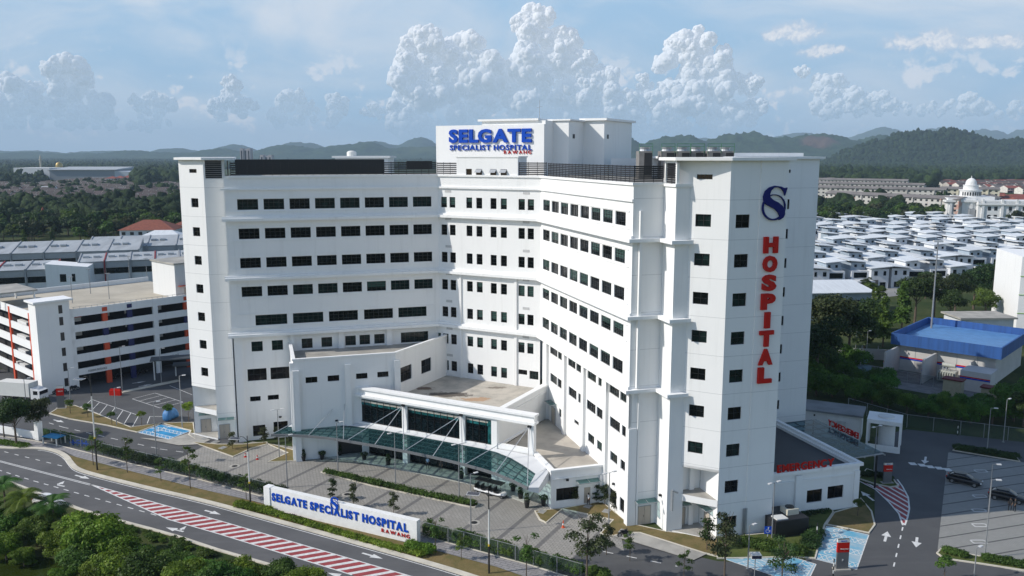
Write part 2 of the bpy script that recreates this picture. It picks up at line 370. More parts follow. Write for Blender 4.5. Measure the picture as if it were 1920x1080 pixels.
def glass_dark(name, tint, rough=0.06, spec=0.3, blind=None):
    m = bpy.data.materials.new(name); m.use_nodes = True; N = NT(m.node_tree); b = m.node_tree.nodes['Principled BSDF']
    b.inputs['Roughness'].default_value = rough; b.inputs['Specular IOR Level'].default_value = spec
    tint = [t_ * .7 for t_ in tint]; tc = N.node('ShaderNodeTexCoord'); oi = N.node('ShaderNodeObjectInfo')
    n = N.node('ShaderNodeVectorMath', operation='ADD'); N.link(tc.outputs['Object'], n.inputs[0])
    cb = N.comb(N.m('MULTIPLY', oi.outputs['Random'], 53), 0, N.m('MULTIPLY', oi.outputs['Random'], 31)); N.link(cb, n.inputs[1])
    f = N.sstep(N.noise(n.outputs[0], 1.1, 3, 0.6), 0.40, 0.70)
    c = N.mix(f, (*[t * 0.35 for t in tint], 1), (*tint, 1))
    if blind:
        sp = N.node('ShaderNodeSeparateXYZ'); N.link(tc.outputs['Object'], sp.inputs[0])
        lim = N.m('MULTIPLY_ADD', N.m('FRACT', N.m('MULTIPLY', oi.outputs['Random'], 17.3)), 1.3, 0.15)
        up = N.m('GREATER_THAN', sp.outputs[2], lim)
        sl = N.m('MULTIPLY_ADD', N.m('GREATER_THAN', N.m('FRACT', N.m('MULTIPLY', sp.outputs[2], 3.2)), 0.25), 0.6, 0.4)
        c = N.mix(N.m('MULTIPLY', up, sl), c, (*blind, 1))
    N.link(c, b.inputs['Base Color']); return m
M_GL = [glass_dark('window_glass_dark', (0.012, 0.016, 0.018)), glass_dark('window_glass_black', (0.006, 0.008, 0.010)),
        glass_dark('window_glass_green', (0.020, 0.045, 0.042)), glass_dark('window_glass_blinds', (0.01, 0.02, 0.02), blind=(0.045, 0.085, 0.075))]
M_CONC = pm('concrete_roof', (0.40, 0.38, 0.34), 0.9, 0.3, 0.35, 0.3, col2=(0.27, 0.26, 0.235))
M_STEEL = pm('grey_steel', (0.42, 0.44, 0.46), 0.45, 0.1, metal=0.5)
M_GREY = pm('grey_paint', (0.33, 0.34, 0.35), 0.5, 0.1)
M_BEIGE = pm('beige_door_paint', (0.44, 0.39, 0.33), 0.5, 0.06)
M_LOUVRE = pm('black_louvre_metal', (0.016, 0.016, 0.018), 0.5, 0.0)
M_BLUE = pm('sign_blue', (0.003, 0.060, 0.42), 0.6, 0.0, spec=.15)
M_NAVY = pm('sign_navy', (0.006, 0.010, 0.12), 0.6, 0.0, spec=.15)
M_RED = pm('sign_red', (0.48, 0.014, 0.008), 0.6, 0.0, spec=.15)
# ================================================================ hospital
PQ = Fr((14.06, 98.22), 73, -1)                       # a = along the left wing (p), b = along the right wing (q)
_c0 = PQ(-13.2, 46.2); CE = Fr((_c0.x, _c0.y), 118, 1)  # a = along the central facade, b = out towards the forecourt
WC = {}
def win_mesh(w, h, nx, ny, var, fw=0.07):
    key = (round(w, 2), round(h, 2), nx, ny, var)
    if key in WC: return WC[key]
    mb = MB(); I = Fr((0, 0), 90, -1)
    mb.face([(0, 0, 0), (w, 0, 0), (w, 0, h), (0, 0, h)], 1)
    for (x0, x1, z0, z1) in [(0, fw, 0, h), (w - fw, w, 0, h), (fw, w - fw, 0, fw), (fw, w - fw, h - fw, h)]:
        mb.box(I, x0, x1, -0.05, 0.05, z0, z1, 0)
    for i in range(1, nx): mb.box(I, w * i / nx - .028, w * i / nx + .028, -0.04, 0.04, fw, h - fw, 0)
    for j in range(1, ny):
        zz = h * (1 - j * 0.36) if ny == 3 else h * j / ny
        mb.box(I, fw, w - fw, -0.033, 0.033, zz - .022, zz + .022, 0)
    me = mb.mesh('window', [M_DARK, M_GL[var]]); WC[key] = me; return me
wrng = random.Random(3)
def window(parent, fr, axis, t0, t1, z0, z1, b, inward, nx, ny, var, kind='window', rec=0.2):
    A = fr(t0, b + rec * inward) if axis == 'a' else fr(b + rec * inward, t0)
    o = bpy.data.objects.new(kind, win_mesh(t1 - t0, z1 - z0, nx, ny, var)); COL.objects.link(o); o.parent = parent
    g = gloc(parent); o.location = (A.x - g.x, A.y - g.y, z0 - g.z)
    d = fr.a if axis == 'a' else fr.b
    o.rotation_euler = (0, 0, math.atan2(d.y, d.x)); return o
def facade(parent, name, fr, axis, t0, t1, b, z0, z1, wins, inward=1, mat=None, kind='window', solid=()):
    mb = MB(); holes = [(w[0], w[1], w[2], w[3]) for w in wins] + list(solid)
    mb.wall(fr, t0, t1, b, z0, z1, holes, inward, 0.24, 0, axis)
    o = mb.build(name, mat or M_WALL, parent)
    for w in wins:
        var = w[6] if len(w) > 6 else wrng.choice([0, 0, 1, 2, 3])
        window(parent, fr, axis, w[0], w[1], w[2], w[3], b, inward, w[4], w[5], var, w[7] if len(w) > 7 else kind)
    return o
hosp = thing('hospital_building', 'tall white ten-storey hospital with blue and red lettering and a glass entrance canopy', 'hospital', (PQ(-13, 33).x, PQ(-13, 33).y, 0))
ROWS5 = [(36.87, 38.5), (32.37, 34.0), (27.87, 29.45), (23.37, 24.95), (18.78, 20.4)]
# ---- right wing (plane a = 0, along b)
w = []
for r, (z0, z1) in enumerate(ROWS5):
    for k in range(8):
        w.append((2.0 + 3.84 * k, 5.02 + 3.84 * k, z0, z1, 4, 3, wrng.choice([0, 1, 3]) if r < 3 else wrng.choice([3, 2, 0]), 'wide_window'))
facade(hosp, 'right_wing_wall', PQ, 'b', 0, 33.0, 0, 17.3, 42.0, w)
w = []
for (a, b_, n) in [(1.1, 3.4, 3), (3.75, 6.8, 4), (9.3, 10.4, 2), (11.2, 14.2, 4), (16.2, 18.4, 3), (18.75, 21.6, 4), (23.7, 25.9, 3), (26.2, 29.4, 4)]: w.append((a, b_, 15.15, 16.6, n, 3))
for (a, b_, n) in [(1.1, 2.7, 2), (3.3, 6.4, 4), (8.5, 10.8, 3), (11.2, 14.3, 4), (16.2, 17.5, 2), (18.2, 21.3, 4), (23.7, 26.0, 3), (26.3, 29.2, 4)]: w.append((a, b_, 10.8, 12.15, n, 3))
for (a, b_, n) in [(1.0, 2.9, 3), (3.9, 6.1, 3), (8.5, 10.5, 3), (11.5, 13.7, 3), (23.7, 25.2, 2)]: w.append((a, b_, 6.4, 7.65, n, 3))
w.append((17.2, 18.9, 7.35, 7.9, 3, 2))
for (a, b_, n) in [(0.9, 2.9, 3), (3.9, 6.1, 3)]: w.append((a, b_, 0.9, 2.7, n, 2, 1))
facade(hosp, 'right_wing_lower_wall', PQ, 'b', 0, 33.0, 0.4, 0, 17.0, w, solid=[])
def addbox(name, mat, *boxes, fr=PQ, parent=None, top=None):
    if name == 'pilasters':
        for bx in boxes: addbox('pilaster', mat, bx, fr=fr, parent=parent)
        return
    mb = MB()
    for bx in boxes: mb.box(fr, *bx)
    return mb.build(name, mat, parent or hosp)
addbox('pilasters', M_WALL, *[(0.0, 0.39, q0, q1, 0, 17.0) for q0, q1 in [(0, .7), (6.95, 7.9), (14.7, 15.6), (22.2, 23.2), (30.0, 31.0)]])
# ---- right wing end face and end strip
facade(hosp, 'right_wing_end_wall', PQ, 'a', 0.0, 3.9, 0.0, 0, 42.0, [], 1, M_TOWER)
addbox('corner_rib', M_WALL, (0.75, 1.1, -0.45, -0.01, 17.6, 38.8), (1.15, 1.4, -0.25, -0.01, 0, 17.0), (0.0, 1.1, -0.20, -0.01, 0, 12.5))
addbox('tower_strip_wall', M_WALL, (3.9, 6.0, -3.0, 0.0, 0, 41.9))
addbox('tower_strip_head', M_WALL, (3.9, 4.2, -3.0, -2.75, 41.9, 44.6), (3.9, 4.2, -0.25, 0.0, 41.9, 44.6), (3.88, 4.2, -3.0, 0.0, 44.3, 44.6), (3.7, 6.0, -3.2, 0.1, 41.62, 41.95))
# ---- front tower
RTC = Fr((PQ(8.9, -6.2).x, PQ(8.9, -6.2).y), 118 + 180, 1)     # along the chamfer, from its right corner to the left
def facerow(z1s, a0, a1, h=1.45): return [(a0, a1, z - h, z) for z in z1s]
zs9 = [38.55 - 4.5 * k for k in range(9)]
w = [(2.05, 3.85, z - 1.42, z, 2, 2, wrng.choice([1, 0, 2]), 'tower_window') for z in zs9 if z > 8.5] + [(2.05, 3.85, 42.5, 43.05, 4, 1, 0, 'tower_window')]
facade(hosp, 'tower_chamfer_wall', RTC, 'a', 0, 6.12, 0, 8.2, 44.6, w, 1, M_TOWER)
w = [(9.75, 11.55, z - 1.5, z + 0.03, 2, 2, wrng.choice([1, 0, 2]), 'tower_window') for z in zs9]
facade(hosp, 'tower_front_wall', PQ, 'a', 8.9, 12.7, -6.2, 0, 44.6, w, 1, M_TOWER)
facade(hosp, 'tower_front_wall', PQ, 'a', 12.7, 16.3, -6.32, 0, 44.6, [], 1, M_TOWER)
mb = MB(); mb.wall(PQ, -6.32, 20.9, 16.3, 0, 44.6, (), -1, .2, 0, 'b'); mb.wall(PQ, -6.32, -6.2, 12.7, 0, 44.6, (), 1, .1, 0, 'b')
for (x0, y0, x1, y1) in [(8.88, -6.2, 8.88, -2.0), (4.6, -1.95, 8.88, -1.95)]:    # recessed entrance under the tower
    A = PQ(x0, y0); B = PQ(x1, y1); mb.face([(A.x, A.y, 0), (B.x, B.y, 0), (B.x, B.y, 8.2), (A.x, A.y, 8.2)])
mb.prism(PQ, [(4.6, -1.9), (8.9, -6.2), (8.9, -1.9)], 8.2, 8.5)
mb.box(PQ, 7.3, 7.9, -2.3, -1.95, 0, 8.2)
mb.build('tower_side_wall', M_TOWER, hosp)
mb = MB(); mb.prism(PQ, [(4.65, -1.97), (8.85, -6.17), (8.85, -1.97)], 3.9, 4.75, 0, 1); mb.build('balcony_slab', [M_WALL, M_CONC], hosp); mb = MB(); mb.prism(PQ, [(4.2, -2.0), (4.2, -2.6), (8.3, -6.7), (8.85, -6.2), (8.85, -1.97)], 0.0, 0.22, 0, 1)
mb.build('doorstep', [M_WALL, M_CONC], hosp)
zz9 = [z for z in zs9]
w = [(35.0, 35.75, z - 1.5, z, 1, 2, 1, 'stair_window') for z in zz9 if z > 4] + [(35.1, 35.7, 42.5, 43.0, 1, 1, 1, 'stair_window')]
facade(hosp, 'rear_block_wall', PQ, 'a', 16.3, 40.7, 20.9, 0, 44.6, w, 1, M_TOWER, kind='stair_window')
mb = MB(); mb.wall(PQ, 20.9, 44, 40.7, 0, 44.6, (), -1, .2, 0, 'b'); mb.wall(PQ, 16.3, 40.7, 44, 0, 44.6); mb.build('rear_block_wall', M_TOWER, hosp)
mb = MB(); mb.prism(PQ, [(3.4, -3.5), (3.4, 0.6), (12.0, 4.0), (16.9, 6.0), (24, 20.4), (24, 45), (41.3, 45), (41.3, 20.3), (25.5, 20.3), (16.9, 4.5), (16.9, -6.9), (8.6, -6.9)][::-1], 44.6, 44.95)
mb.build('tower_roof_slab', M_TRIM, hosp)
addbox('roof_kerb', M_TRIM, (26, 40, 24, 24.4, 44.95, 45.5), (26, 26.4, 24.4, 44, 44.95, 45.5))
# ---- roof of the right wing, louvre screen
mb = MB(); mb.prism(PQ, [(0.3, 0.3), (3.6, 0.3), (16.2, 8), (16.2, 50), (0.3, 50)], 41.5, 41.8); mb.prism(PQ, [(-12.9, 46.5), (0.3, 33.2), (16.2, 33.2), (16.2, 66), (-46, 66), (-46, 46.5)], 41.45, 41.75)
mb.build('roof_deck', M_CONC, hosp)
def louvre(pts, z0, z1, n=9, dense=0.0, name='louvre_screen'):
    mb = MB(); 
    for (p, q) in zip(pts[:-1], pts[1:]):
        P = Vector((*p, 0)); Q = Vector((*q, 0)); L = (Q - P).length
        for i in range(n):
            z = z0 + (z1 - z0) * (i + .5) / n; mb.beam(P + Vector((0, 0, z)), Q + Vector((0, 0, z)), 0.03, (z1 - z0) / n * (0.62 + dense))
        k = max(2, int(L / 1.2))
        for i in range(k + 1):
            b = P.lerp(Q, i / k); mb.beam(b + Vector((0, 0, z0 - .1)), b + Vector((0, 0, z1 + 0.02)), 0.07, 0.06)
    return mb.build(name, M_LOUVRE, hosp)
T = lambda fr, *pts: [tuple(fr(*p)) for p in pts]
louvre(T(PQ, (0.15, 30.2), (0.15, 0.2), (3.8, 0.2)), 42.1, 44.0, 8, .12)
louvre(T(PQ, (4.1, -0.2), (4.1, -2.7)), 42.0, 44.3, 9, .1)
louvre(T(PQ, (-45.2, 46.4), (-13.4, 46.4)), 42.1, 44.1, 6)
louvre(T(CE, (-0.3, -0.25), (3.5, -0.25)), 42.1, 44.0, 6)
louvre(T(CE, (14.8, -0.25), (19.5, -0.25)), 42.1, 44.1, 7)
louvre(T(PQ, (-45.6, 48.9), (-45.6, 46.6)), 42.0, 44.3, 9, .1)
mb = MB()
mb.box(PQ, -44.5, -21.5, 48.6, 48.8, 42.3, 44.5); mb.box(PQ, -18.0, -13.8, 47.6, 47.8, 43.0, 44.2)
mb.build('plant_screen', M_LOUVRE, hosp)
# ---- left wing (plane b = 46.2, along a)
w = []
for r, (z0, z1) in enumerate(ROWS5[:4]):
    for k in range(8): w.append((-44.45 + 3.87 * k, -41.4 + 3.87 * k, z0, z1, 4, 3, wrng.choice([0, 3, 2] if r in (0, 3) else [0, 1, 1]), 'wide_window'))
for a, b_ in [(-42.6, -37.8), (-36.9, -32.2), (-31.3, -26.7), (-25.7, -21.0), (-20.1, -15.4)]: w.append((a, b_, 18.75, 20.38, 6, 3, wrng.choice([0, 2]), 'wide_window'))
facade(hosp, 'left_wing_wall', PQ, 'a', -46.2, -13.2, 46.2, 17.3, 42.0, w)
w = [(a, b_, 14.5, 16.1, 2, 2, 2) for a, b_ in [(-43.4, -41.7), (-40.3, -38.6), (-35.7, -34.0), (-32.6, -30.9), (-28.8, -27.1), (-26.5, -24.8), (-24.1, -22.4)]]
w += [(-19.7, -15.1, 14.35, 16.1, 6, 3, 2), (-44.2, -41.3, 9.75, 11.7, 3, 2, 1), (-40.7, -37.8, 9.75, 11.7, 3, 2, 1), (-44.0, -42.4, 6.4, 7.2, 2, 1, 1), (-41.3, -39.6, 6.4, 7.2, 2, 1, 1), (-43.8, -41.9, 0.6, 2.4, 2, 2, 1), (-40.6, -38.4, 0.9, 2.7, 2, 2, 1)]
facade(hosp, 'left_wing_lower_wall', PQ, 'a', -46.0, -12.8, 46.65, 0, 17.0, w)
addbox('pilasters', M_WALL, *[(a, b_, 46.25, 46.64, 0, 17.0) for a, b_ in [(-46.0, -44.75), (-37.45, -36.8), (-29.9, -29.0), (-22.1, -21.2)]])
mb = MB(); mb.wall(PQ, 46.2, 50, -46.2, 0, 42.0, (), 1, .2, 0, 'b'); mb.build('left_wing_end_wall', M_WALL, hosp)
# ---- left tower
LTC = Fr((PQ(-49.2, 48.8).x, PQ(-49.2, 48.8).y), 298, 1)
w = [(1.45, 3.0, z - 1.4, z, 2, 2, 1, 'tower_window') for z in zs9 if z > 8.5] + [(1.45, 3.05, 42.45, 43.05, 4, 1, 0, 'tower_window')]
facade(hosp, 'left_tower_chamfer_wall', LTC, 'a', 0, 5.35, 0, 8.2, 44.45, w, 1, M_TOWER)
facade(hosp, 'left_tower_front_wall', PQ, 'a', -49.2, -46.2, 48.8, 0, 41.6, [], 1, M_TOWER)
mb = MB(); mb.wall(PQ, 52.6, 68, -52.98, 0, 44.45, (), 1, .2, 0, 'b'); mb.wall(PQ, 48.8, 52.4, -49.2, 0, 8.2, (), 1, .2, 0, 'b'); mb.wall(PQ, -52.9, -49.2, 52.4, 0, 8.2)
mb.prism(PQ, [(-49.2, 48.8), (-53.0, 52.58), (-49.2, 52.58)], 8.2, 8.5); mb.box(PQ, -49.2, -48.95, 48.85, 49.1, 41.6, 44.4); mb.box(PQ, -46.5, -46.1, 48.85, 49.1, 41.6, 44.4); mb.box(PQ, -49.1, -46.2, 50.5, 50.7, 41.6, 44.4)
mb.build('left_tower_side_wall', M_TOWER, hosp)
mb = MB(); mb.prism(PQ, [(-49.25, 48.9), (-52.9, 52.55), (-49.25, 52.55)], 3.9, 4.75, 0, 1); mb.build('balcony_slab', [M_WALL, M_CONC], hosp); mb = MB(); mb.prism(PQ, [(-49.25, 48.4), (-53.3, 52.5), (-49.25, 52.35)], 0, .25, 0, 1); mb.build('doorstep', [M_WALL, M_CONC], hosp)
addbox('left_tower_louvre', M_LOUVRE, *[(-48.9, -46.55, 48.9, 49.0, 41.7 + i * .29, 41.7 + i * .29 + .2) for i in range(9)])
mb = MB(); mb.prism(PQ, [(-53.6, 52.2), (-49.4, 48.1), (-44.6, 48.1), (-44.6, 69), (-53.6, 69)], 44.45, 44.8); mb.build('tower_roof_slab', M_TRIM, hosp)
mb = MB(); mb.wall(PQ, -53, 16.3, 68, 0, 41.6); mb.build('rear_wall', M_WALL, hosp)
# ---- central facade
cols = [(0.55, 1.68), (2.18, 3.28), (5.35, 6.45), (7.2, 8.3), (9.8, 10.9), (11.65, 12.75), (14.8, 15.92), (16.4, 17.5)]
w = []
for z1 in [38.45, 33.95, 29.45, 24.9, 20.35, 15.75, 11.2]:
    v = {38.45: 3, 33.95: 1, 29.45: 1, 24.9: 3, 20.35: 3, 15.75: 3, 11.2: 3}[z1]
    for i, (a, b_) in enumerate(cols):
        if z1 < 12 and i > 5: continue
        w.append((a, b_, z1 - 1.7, z1, 1, 3, wrng.choice([v, v, 1]), 'narrow_window'))
w += [(14.8, 16.4, 10.5, 11.3, 2, 1, 1, 'narrow_window'), (16.8, 18.4, 9.95, 11.3, 3, 2, 2, 'narrow_window')]
for z1 in (15.75, 11.2): w.append((-0.75, 0.2, z1 - 1.7, z1, 1, 3, 3, 'narrow_window'))
facade(hosp, 'central_wall', CE, 'a', -1.0, 18.67, 0, 0, 17.3, [x for x in w if x[2] < 17], -1)
facade(hosp, 'central_wall', CE, 'a', 0, 18.67, 0, 17.3, 42.0, [x for x in w if x[2] > 17], -1)
facade(hosp, 'central_parapet_block', CE, 'a', 3.6, 14.7, 0.012, 40.4, 44.8, [(a, b_, 41.25, 43.0, 1, 3, 0, 'narrow_window') for a, b_ in cols[2:6]], -1)
addbox('central_parapet_return', M_WALL, (3.6, 3.9, -3, -0.01, 42, 44.8), (14.4, 14.7, -3, -0.01, 42, 44.8), (3.9, 14.4, -3, -2.7, 42, 44.8), fr=CE)
addbox('parapet_cap', M_TRIM, (3.45, 14.85, -3.1, .12, 44.8, 45.0), fr=CE)
addbox('pilasters', M_WALL, (3.95, 4.35, 0.02, 0.2, 8.6, 26.0), (14.15, 14.6, 0.02, 0.22, 8.6, 26.0), fr=CE)
mb = MB()
for z1 in [38.45, 33.95, 29.45, 24.9, 20.35, 15.75, 11.2]:
    for a in (1.35, 15.6):
        if z1 > 12 or a < 5: addbox('air_vent', pm('vent_grey', (0.5, 0.5, 0.5), .7, .1), (a, a + 1.15, 0.01, 0.04, z1 + .75, z1 + 1.15), fr=CE)
addbox('open_window_sash', M_STEEL, *[], fr=CE) if False else None
mb = MB()
for a, b_ in cols[3:6]:
    A = CE(a, 0.02); B = CE(b_, 0.02); A2 = CE(a, .55); B2 = CE(b_, .55)
    mb.face([(A.x, A.y, 42.95), (B.x, B.y, 42.95), (B2.x, B2.y, 42.45), (A2.x, A2.y, 42.45)])
mb.build('open_window_sash', M_STEEL, hosp)
# ---- ledges that wrap round the wings
def ledge(z0, z1, out, full=True, lip=0.0):
    mb = MB(); o = out
    c45 = out * math.tan(R(22.5))
    path = [(-46.8, 46.2), (-13.2, 46.2), (0.0, 33.0), (0.0, 0.0)]
    outp = [(-46.8, 46.2 - o), (-13.2 - c45, 46.2 - o), (-o, 33.0 - c45), (-o, -o)]
    if full:
        path += [(3.9, 0.0), (3.9, -3.0), (4.35, -3.0), (4.35, 0)]; outp += [(3.9 - o, -o), (3.9 - o, -3.0 - o), (5.7, -3.0 - o), (5.7, -3.0)]
        mb.prism(PQ, [path[3], outp[3], outp[4], (3.9, 0.0)], z0, z1); mb.prism(PQ, [(3.9, 0.0), outp[4], outp[5], (3.9, -3.0)], z0, z1)
        mb.prism(PQ, [(3.9, -3.001), outp[5], (5.9, -3.0 - o), (5.2, -3.001)], z0, z1)
    for i in range(3): mb.prism(PQ, [path[i], outp[i], outp[i + 1], path[i + 1]], z0, z1)
    mb.build('ledge', M_TRIM, hosp)
for z in (35.15, 26.0, 17.05):
    ledge(z, z + .42, 0.75); ledge(z + .42, z + .72, 0.35, False)
ledge(39.85, 40.15, 0.28, False)
mb = MB()
for (z0, z1) in ((41.75, 42.05),):
    c = .22 * math.tan(R(22.5)); o = .22
    path = [(-45.6, 46.2 + .3), (-13.2 + .12, 46.2 + .3), (0.3, 33.0 + .12), (0.3, 0.0)]
    outp = [(-45.6, 46.2 - o), (-13.2 - c, 46.2 - o), (-o, 33.0 - c), (-o, -o)]
    for i in range(3): mb.prism(PQ, [path[i], outp[i], outp[i + 1], path[i + 1]], z0, z1)
    mb.prism(PQ, [(0.3, 0.3), (-o, -o), (4.2, -o), (4.2, .3)], z0 + .003, z1 + .003)
mb.build('parapet_cap', M_TRIM, hosp)
for z0, z1 in ROWS5:      # shallow bands above and below the window rows
    for zz in (z1 + .12, z0 - .3): addbox('window_band_trim', M_TRIM, (-0.09, -0.005, 0.9, 32.2, zz, zz + .1)); addbox('window_band_trim', M_TRIM, (-45.9, -14.0, 46.11, 46.195, zz, zz + .1))
# ---- podium in front of the left wing
w = [(a, b_, z0, z1, 2, 1, 1) for a, b_, z0, z1 in [(-35.9, -34.2, 11.8, 12.7), (-32.7, -31.0, 11.8, 12.7), (-28.5, -26.8, 11.85, 12.7), (-25.3, -23.6, 11.85, 12.7)]]
facade(hosp, 'podium_wall', PQ, 'a', -37.6, -22.5, 35.1, 0, 15.35, w, solid=[(-31.5, -27.9, 0, 3.1)])
PD = Fr((PQ(-22.5, 35.1).x, PQ(-22.5, 35.1).y), 28, -1)
facade(hosp, 'podium_wall', PD, 'a', 0, 14.9, 0, 4, 15.35, [(1.2, 4.2, 10.5, 12.85, 3, 2, 1), (6.9, 9.75, 10.5, 12.75, 4, 2, 1)], 1)
mb = MB(); mb.wall(PQ, 35.1, 46.6, -37.6, 0, 15.35, (), 1, .2, 0, 'b'); mb.wall(PQ, 35.4, 46.6, -37.3, 14.0, 15.35, (), 1, .2, 0, 'b'); mb.wall(PQ, -37.3, -22.6, 35.4, 14.0, 15.35)
mb.build('podium_wall', M_WALL, hosp)
mb = MB(); mb.prism(PQ, [(-37.5, 35.2), (-22.5, 35.2), (-12.3, 45.4), (-13.2, 46.6), (-37.5, 46.6)], 13.9, 14.2); mb.build('podium_roof', M_CONC, hosp)
mb = MB(); mb.box(PQ, -37.75, -22.6, 34.95, 35.45, 15.35, 15.6); mb.box(PQ, -37.75, -37.25, 35.45, 46.6, 15.35, 15.6)
mb.box(PD, -.08, 14.5, -.12, .35, 15.353, 15.603); mb.build('podium_cap', M_TRIM, hosp)
addbox('pilasters', M_WALL, (-37.75, -36.85, 34.6, 35.09, 0, 13.9), (-30.15, -29.3, 34.65, 35.09, 3.2, 14.3), (-22.75, -21.85, 34.65, 35.25, 4, 14.4), (-38.1, -37.61, 35, 36, 0, 15.0))
mb = MB(); mb.box(PQ, -31.4, -28, 35.5, 35.6, 0, 3.05); mb.build('entrance_shutter', M_DARK, hosp)
mb = MB(); p = [PQ(-23.1, 34.9), PQ(-24.6, 34.9)]
mb.tube((*PQ(-23.1, 34.95), 13.0), (*PQ(-23.1, 34.95), 9.2), .07); mb.tube((*PQ(-23.1, 34.95), 9.2), (*PQ(-24.7, 34.95), 9.0), .07); mb.build('drain_pipe', M_TRIM, hosp)
# ---- entrance hall
mb = MB(); mb.prism(CE, [(-5.2, 18.2), (20.2, 18.2), (20.2, 0.02), (0.8, 0.02), (1.2, 14.4), (-5.2, 18.0)], 8.3, 8.6)
terr = pm('stained_terrace_concrete', (0.46, 0.42, 0.36), .9, .3, .28, .3, col2=(0.33, 0.30, 0.26))
def puddle_mat():
    m = bpy.data.materials.new('terrace_with_stains'); m.use_nodes = True; N = NT(m.node_tree); b = m.node_tree.nodes['Principled BSDF']; b.inputs['Roughness'].default_value = .85
    g = N.node('ShaderNodeNewGeometry'); pos = g.outputs['Position']
    c = N.mix(N.sstep(N.noise(pos, .5, 6, .65), .35, .7), (0.50, 0.46, 0.40, 1), (0.34, 0.32, 0.28, 1))
    for (cx, cy, rx, ry, col, s) in [(*PQ(-14.5, 34.0), 3.4, 1.3, (0.07, 0.055, 0.045, 1), .9), (*PQ(-17.5, 38.3), 1.6, .8, (0.09, 0.05, 0.035, 1), .9), (*PQ(-11.2, 30.2), 2.4, 1.1, (0.40, 0.22, 0.10, 1), .7), (*PQ(-6.5, 35.5), 1.5, .6, (0.12, 0.09, 0.07, 1), .7)]:
        mp = N.node('ShaderNodeMapping'); N.link(pos, mp.inputs['Vector']); mp.vector_type = 'POINT'; mp.inputs['Location'].default_value = (-cx / rx, -cy / ry, 0); mp.inputs['Scale'].default_value = (1 / rx, 1 / ry, 0)
        ln = N.node('ShaderNodeVectorMath', operation='LENGTH'); N.link(mp.outputs[0], ln.inputs[0])
        d = N.m('ADD', ln.outputs['Value'], N.m('MULTIPLY', N.m('SUBTRACT', N.noise(pos, 1.1, 5, .65), .5), 2.4))
        c = N.mix(N.m('MULTIPLY', N.sstep(d, 1.15, .75), s), c, col)
    N.link(c, b.inputs['Base Color']); return m
mb.build('hall_roof', puddle_mat(), hosp)
M_HALL = M_WALL
mb = MB()
mb.box(CE, -5.3, 27.1, 17.55, 18.9, 9.25, 9.6); mb.box(CE, -5.0, 26.9, 17.6, 18.5, 9.6, 10.35); mb.box(CE, -5.3, 27.1, 17.45, 18.75, 10.35, 10.62)
mb.build('entrance_beam', M_TRIM, hosp)
mb = MB()
for c in (-4.75, 5.65, 15.55): addbox('entrance_column', M_WALL, (c - .42, c + .42, 17.9, 18.6, 0, 9.24), fr=CE)
mb.box(CE, 20.3, 21.2, 17.9, 18.6, 0, 9.24); mb.box(CE, 26.0, 26.9, 17.9, 18.6, 4.6, 9.24)
mb.box(CE, -4.3, 20.29, 17.95, 18.55, 4.55, 5.25); mb.box(CE, 21.21, 25.99, 17.95, 18.5, 5.0, 5.7); mb.box(CE, -4.3, 20.29, 18.0, 18.4, 8.85, 9.24)
mb.box(CE, 20.31, 27.2, 17.9, 18.45, 0, 4.95)
mb.build('entrance_columns', M_WALL, hosp)
M_TEAL = glass_dark('teal_glass', (0.03, 0.20, 0.21), .12)
M_HGL = glass_dark('hall_glass', (0.006, 0.014, 0.018), .04)
def curtain(c0, c1, z0, z1, e=18.15, step=1.15, teal=True, fr=CE, axis='a'):
    n = max(1, round((c1 - c0) / step)); mb = MB()
    A = fr(c0, e); B = fr(c1, e); mb.face([(A.x, A.y, z0), (B.x, B.y, z0), (B.x, B.y, z1), (A.x, A.y, z1)], 1)
    for i in range(n + 1):
        c = c0 + (c1 - c0) * i / n; mb.box(fr, c - .035, c + .035, e - .06, e + .08, z0, z1, 0)
    mb.box(fr, c0, c1, e - .05, e + .07, z1 - .06, z1, 0); mb.box(fr, c0, c1, e - .05, e + .07, z0, z0 + .06, 0)
    if teal:
        for i in range(n):
            ca = c0 + (c1 - c0) * i / n; mb.box(fr, ca + .12, ca + (c1 - c0) / n - .06, e + .01, e + .035, z1 - .95, z1 - .12, 2)
    return mb.build('curtain_glazing', [M_DARK, M_HGL, M_TEAL], hosp)
curtain(-4.3, 5.2, 5.25, 8.84); curtain(6.1, 15.1, 5.25, 8.84); curtain(16.0, 20.29, 5.25, 8.84)
mb = MB(); mb.box(CE, 19.6, 20.2, 18.17, 18.3, 5.3, 8.8); mb.build('teal_panel', M_TEAL, hosp)
curtain(-4.3, 5.2, 0.1, 4.5, 17.5, 1.4, False); curtain(6.1, 15.1, 0.1, 4.5, 17.5, 1.4, False); curtain(16.0, 20.29, 0.1, 4.5, 17.5, 1.4, False)
# wall on the right side of the hall roof, sunken lower roof beside it
mb = MB(); mb.box(CE, 20.2, 20.75, 0.1, 17.44, 4.6, 9.8); mb.build('terrace_side_wall', M_WALL, hosp)
mb = MB(); mb.box(CE, 20.05, 20.95, 0.1, 17.44, 9.8, 10.05); mb.box(CE, 20.76, 20.9, .6, 17.4, 8.9, 9.05); mb.build('terrace_side_cap', M_TRIM, hosp)
lower = [tuple(PQ.inv(CE(20.76, 0.3))), tuple(PQ.inv(CE(20.76, 17.9))), tuple(PQ.inv(CE(27.0, 17.9))), (-6.9, 7.9), (0.39, 7.9), (0.39, 30.4)]
mb = MB(); mb.prism(PQ, lower, 4.2, 4.5); mb.build('lower_roof', terr, hosp)
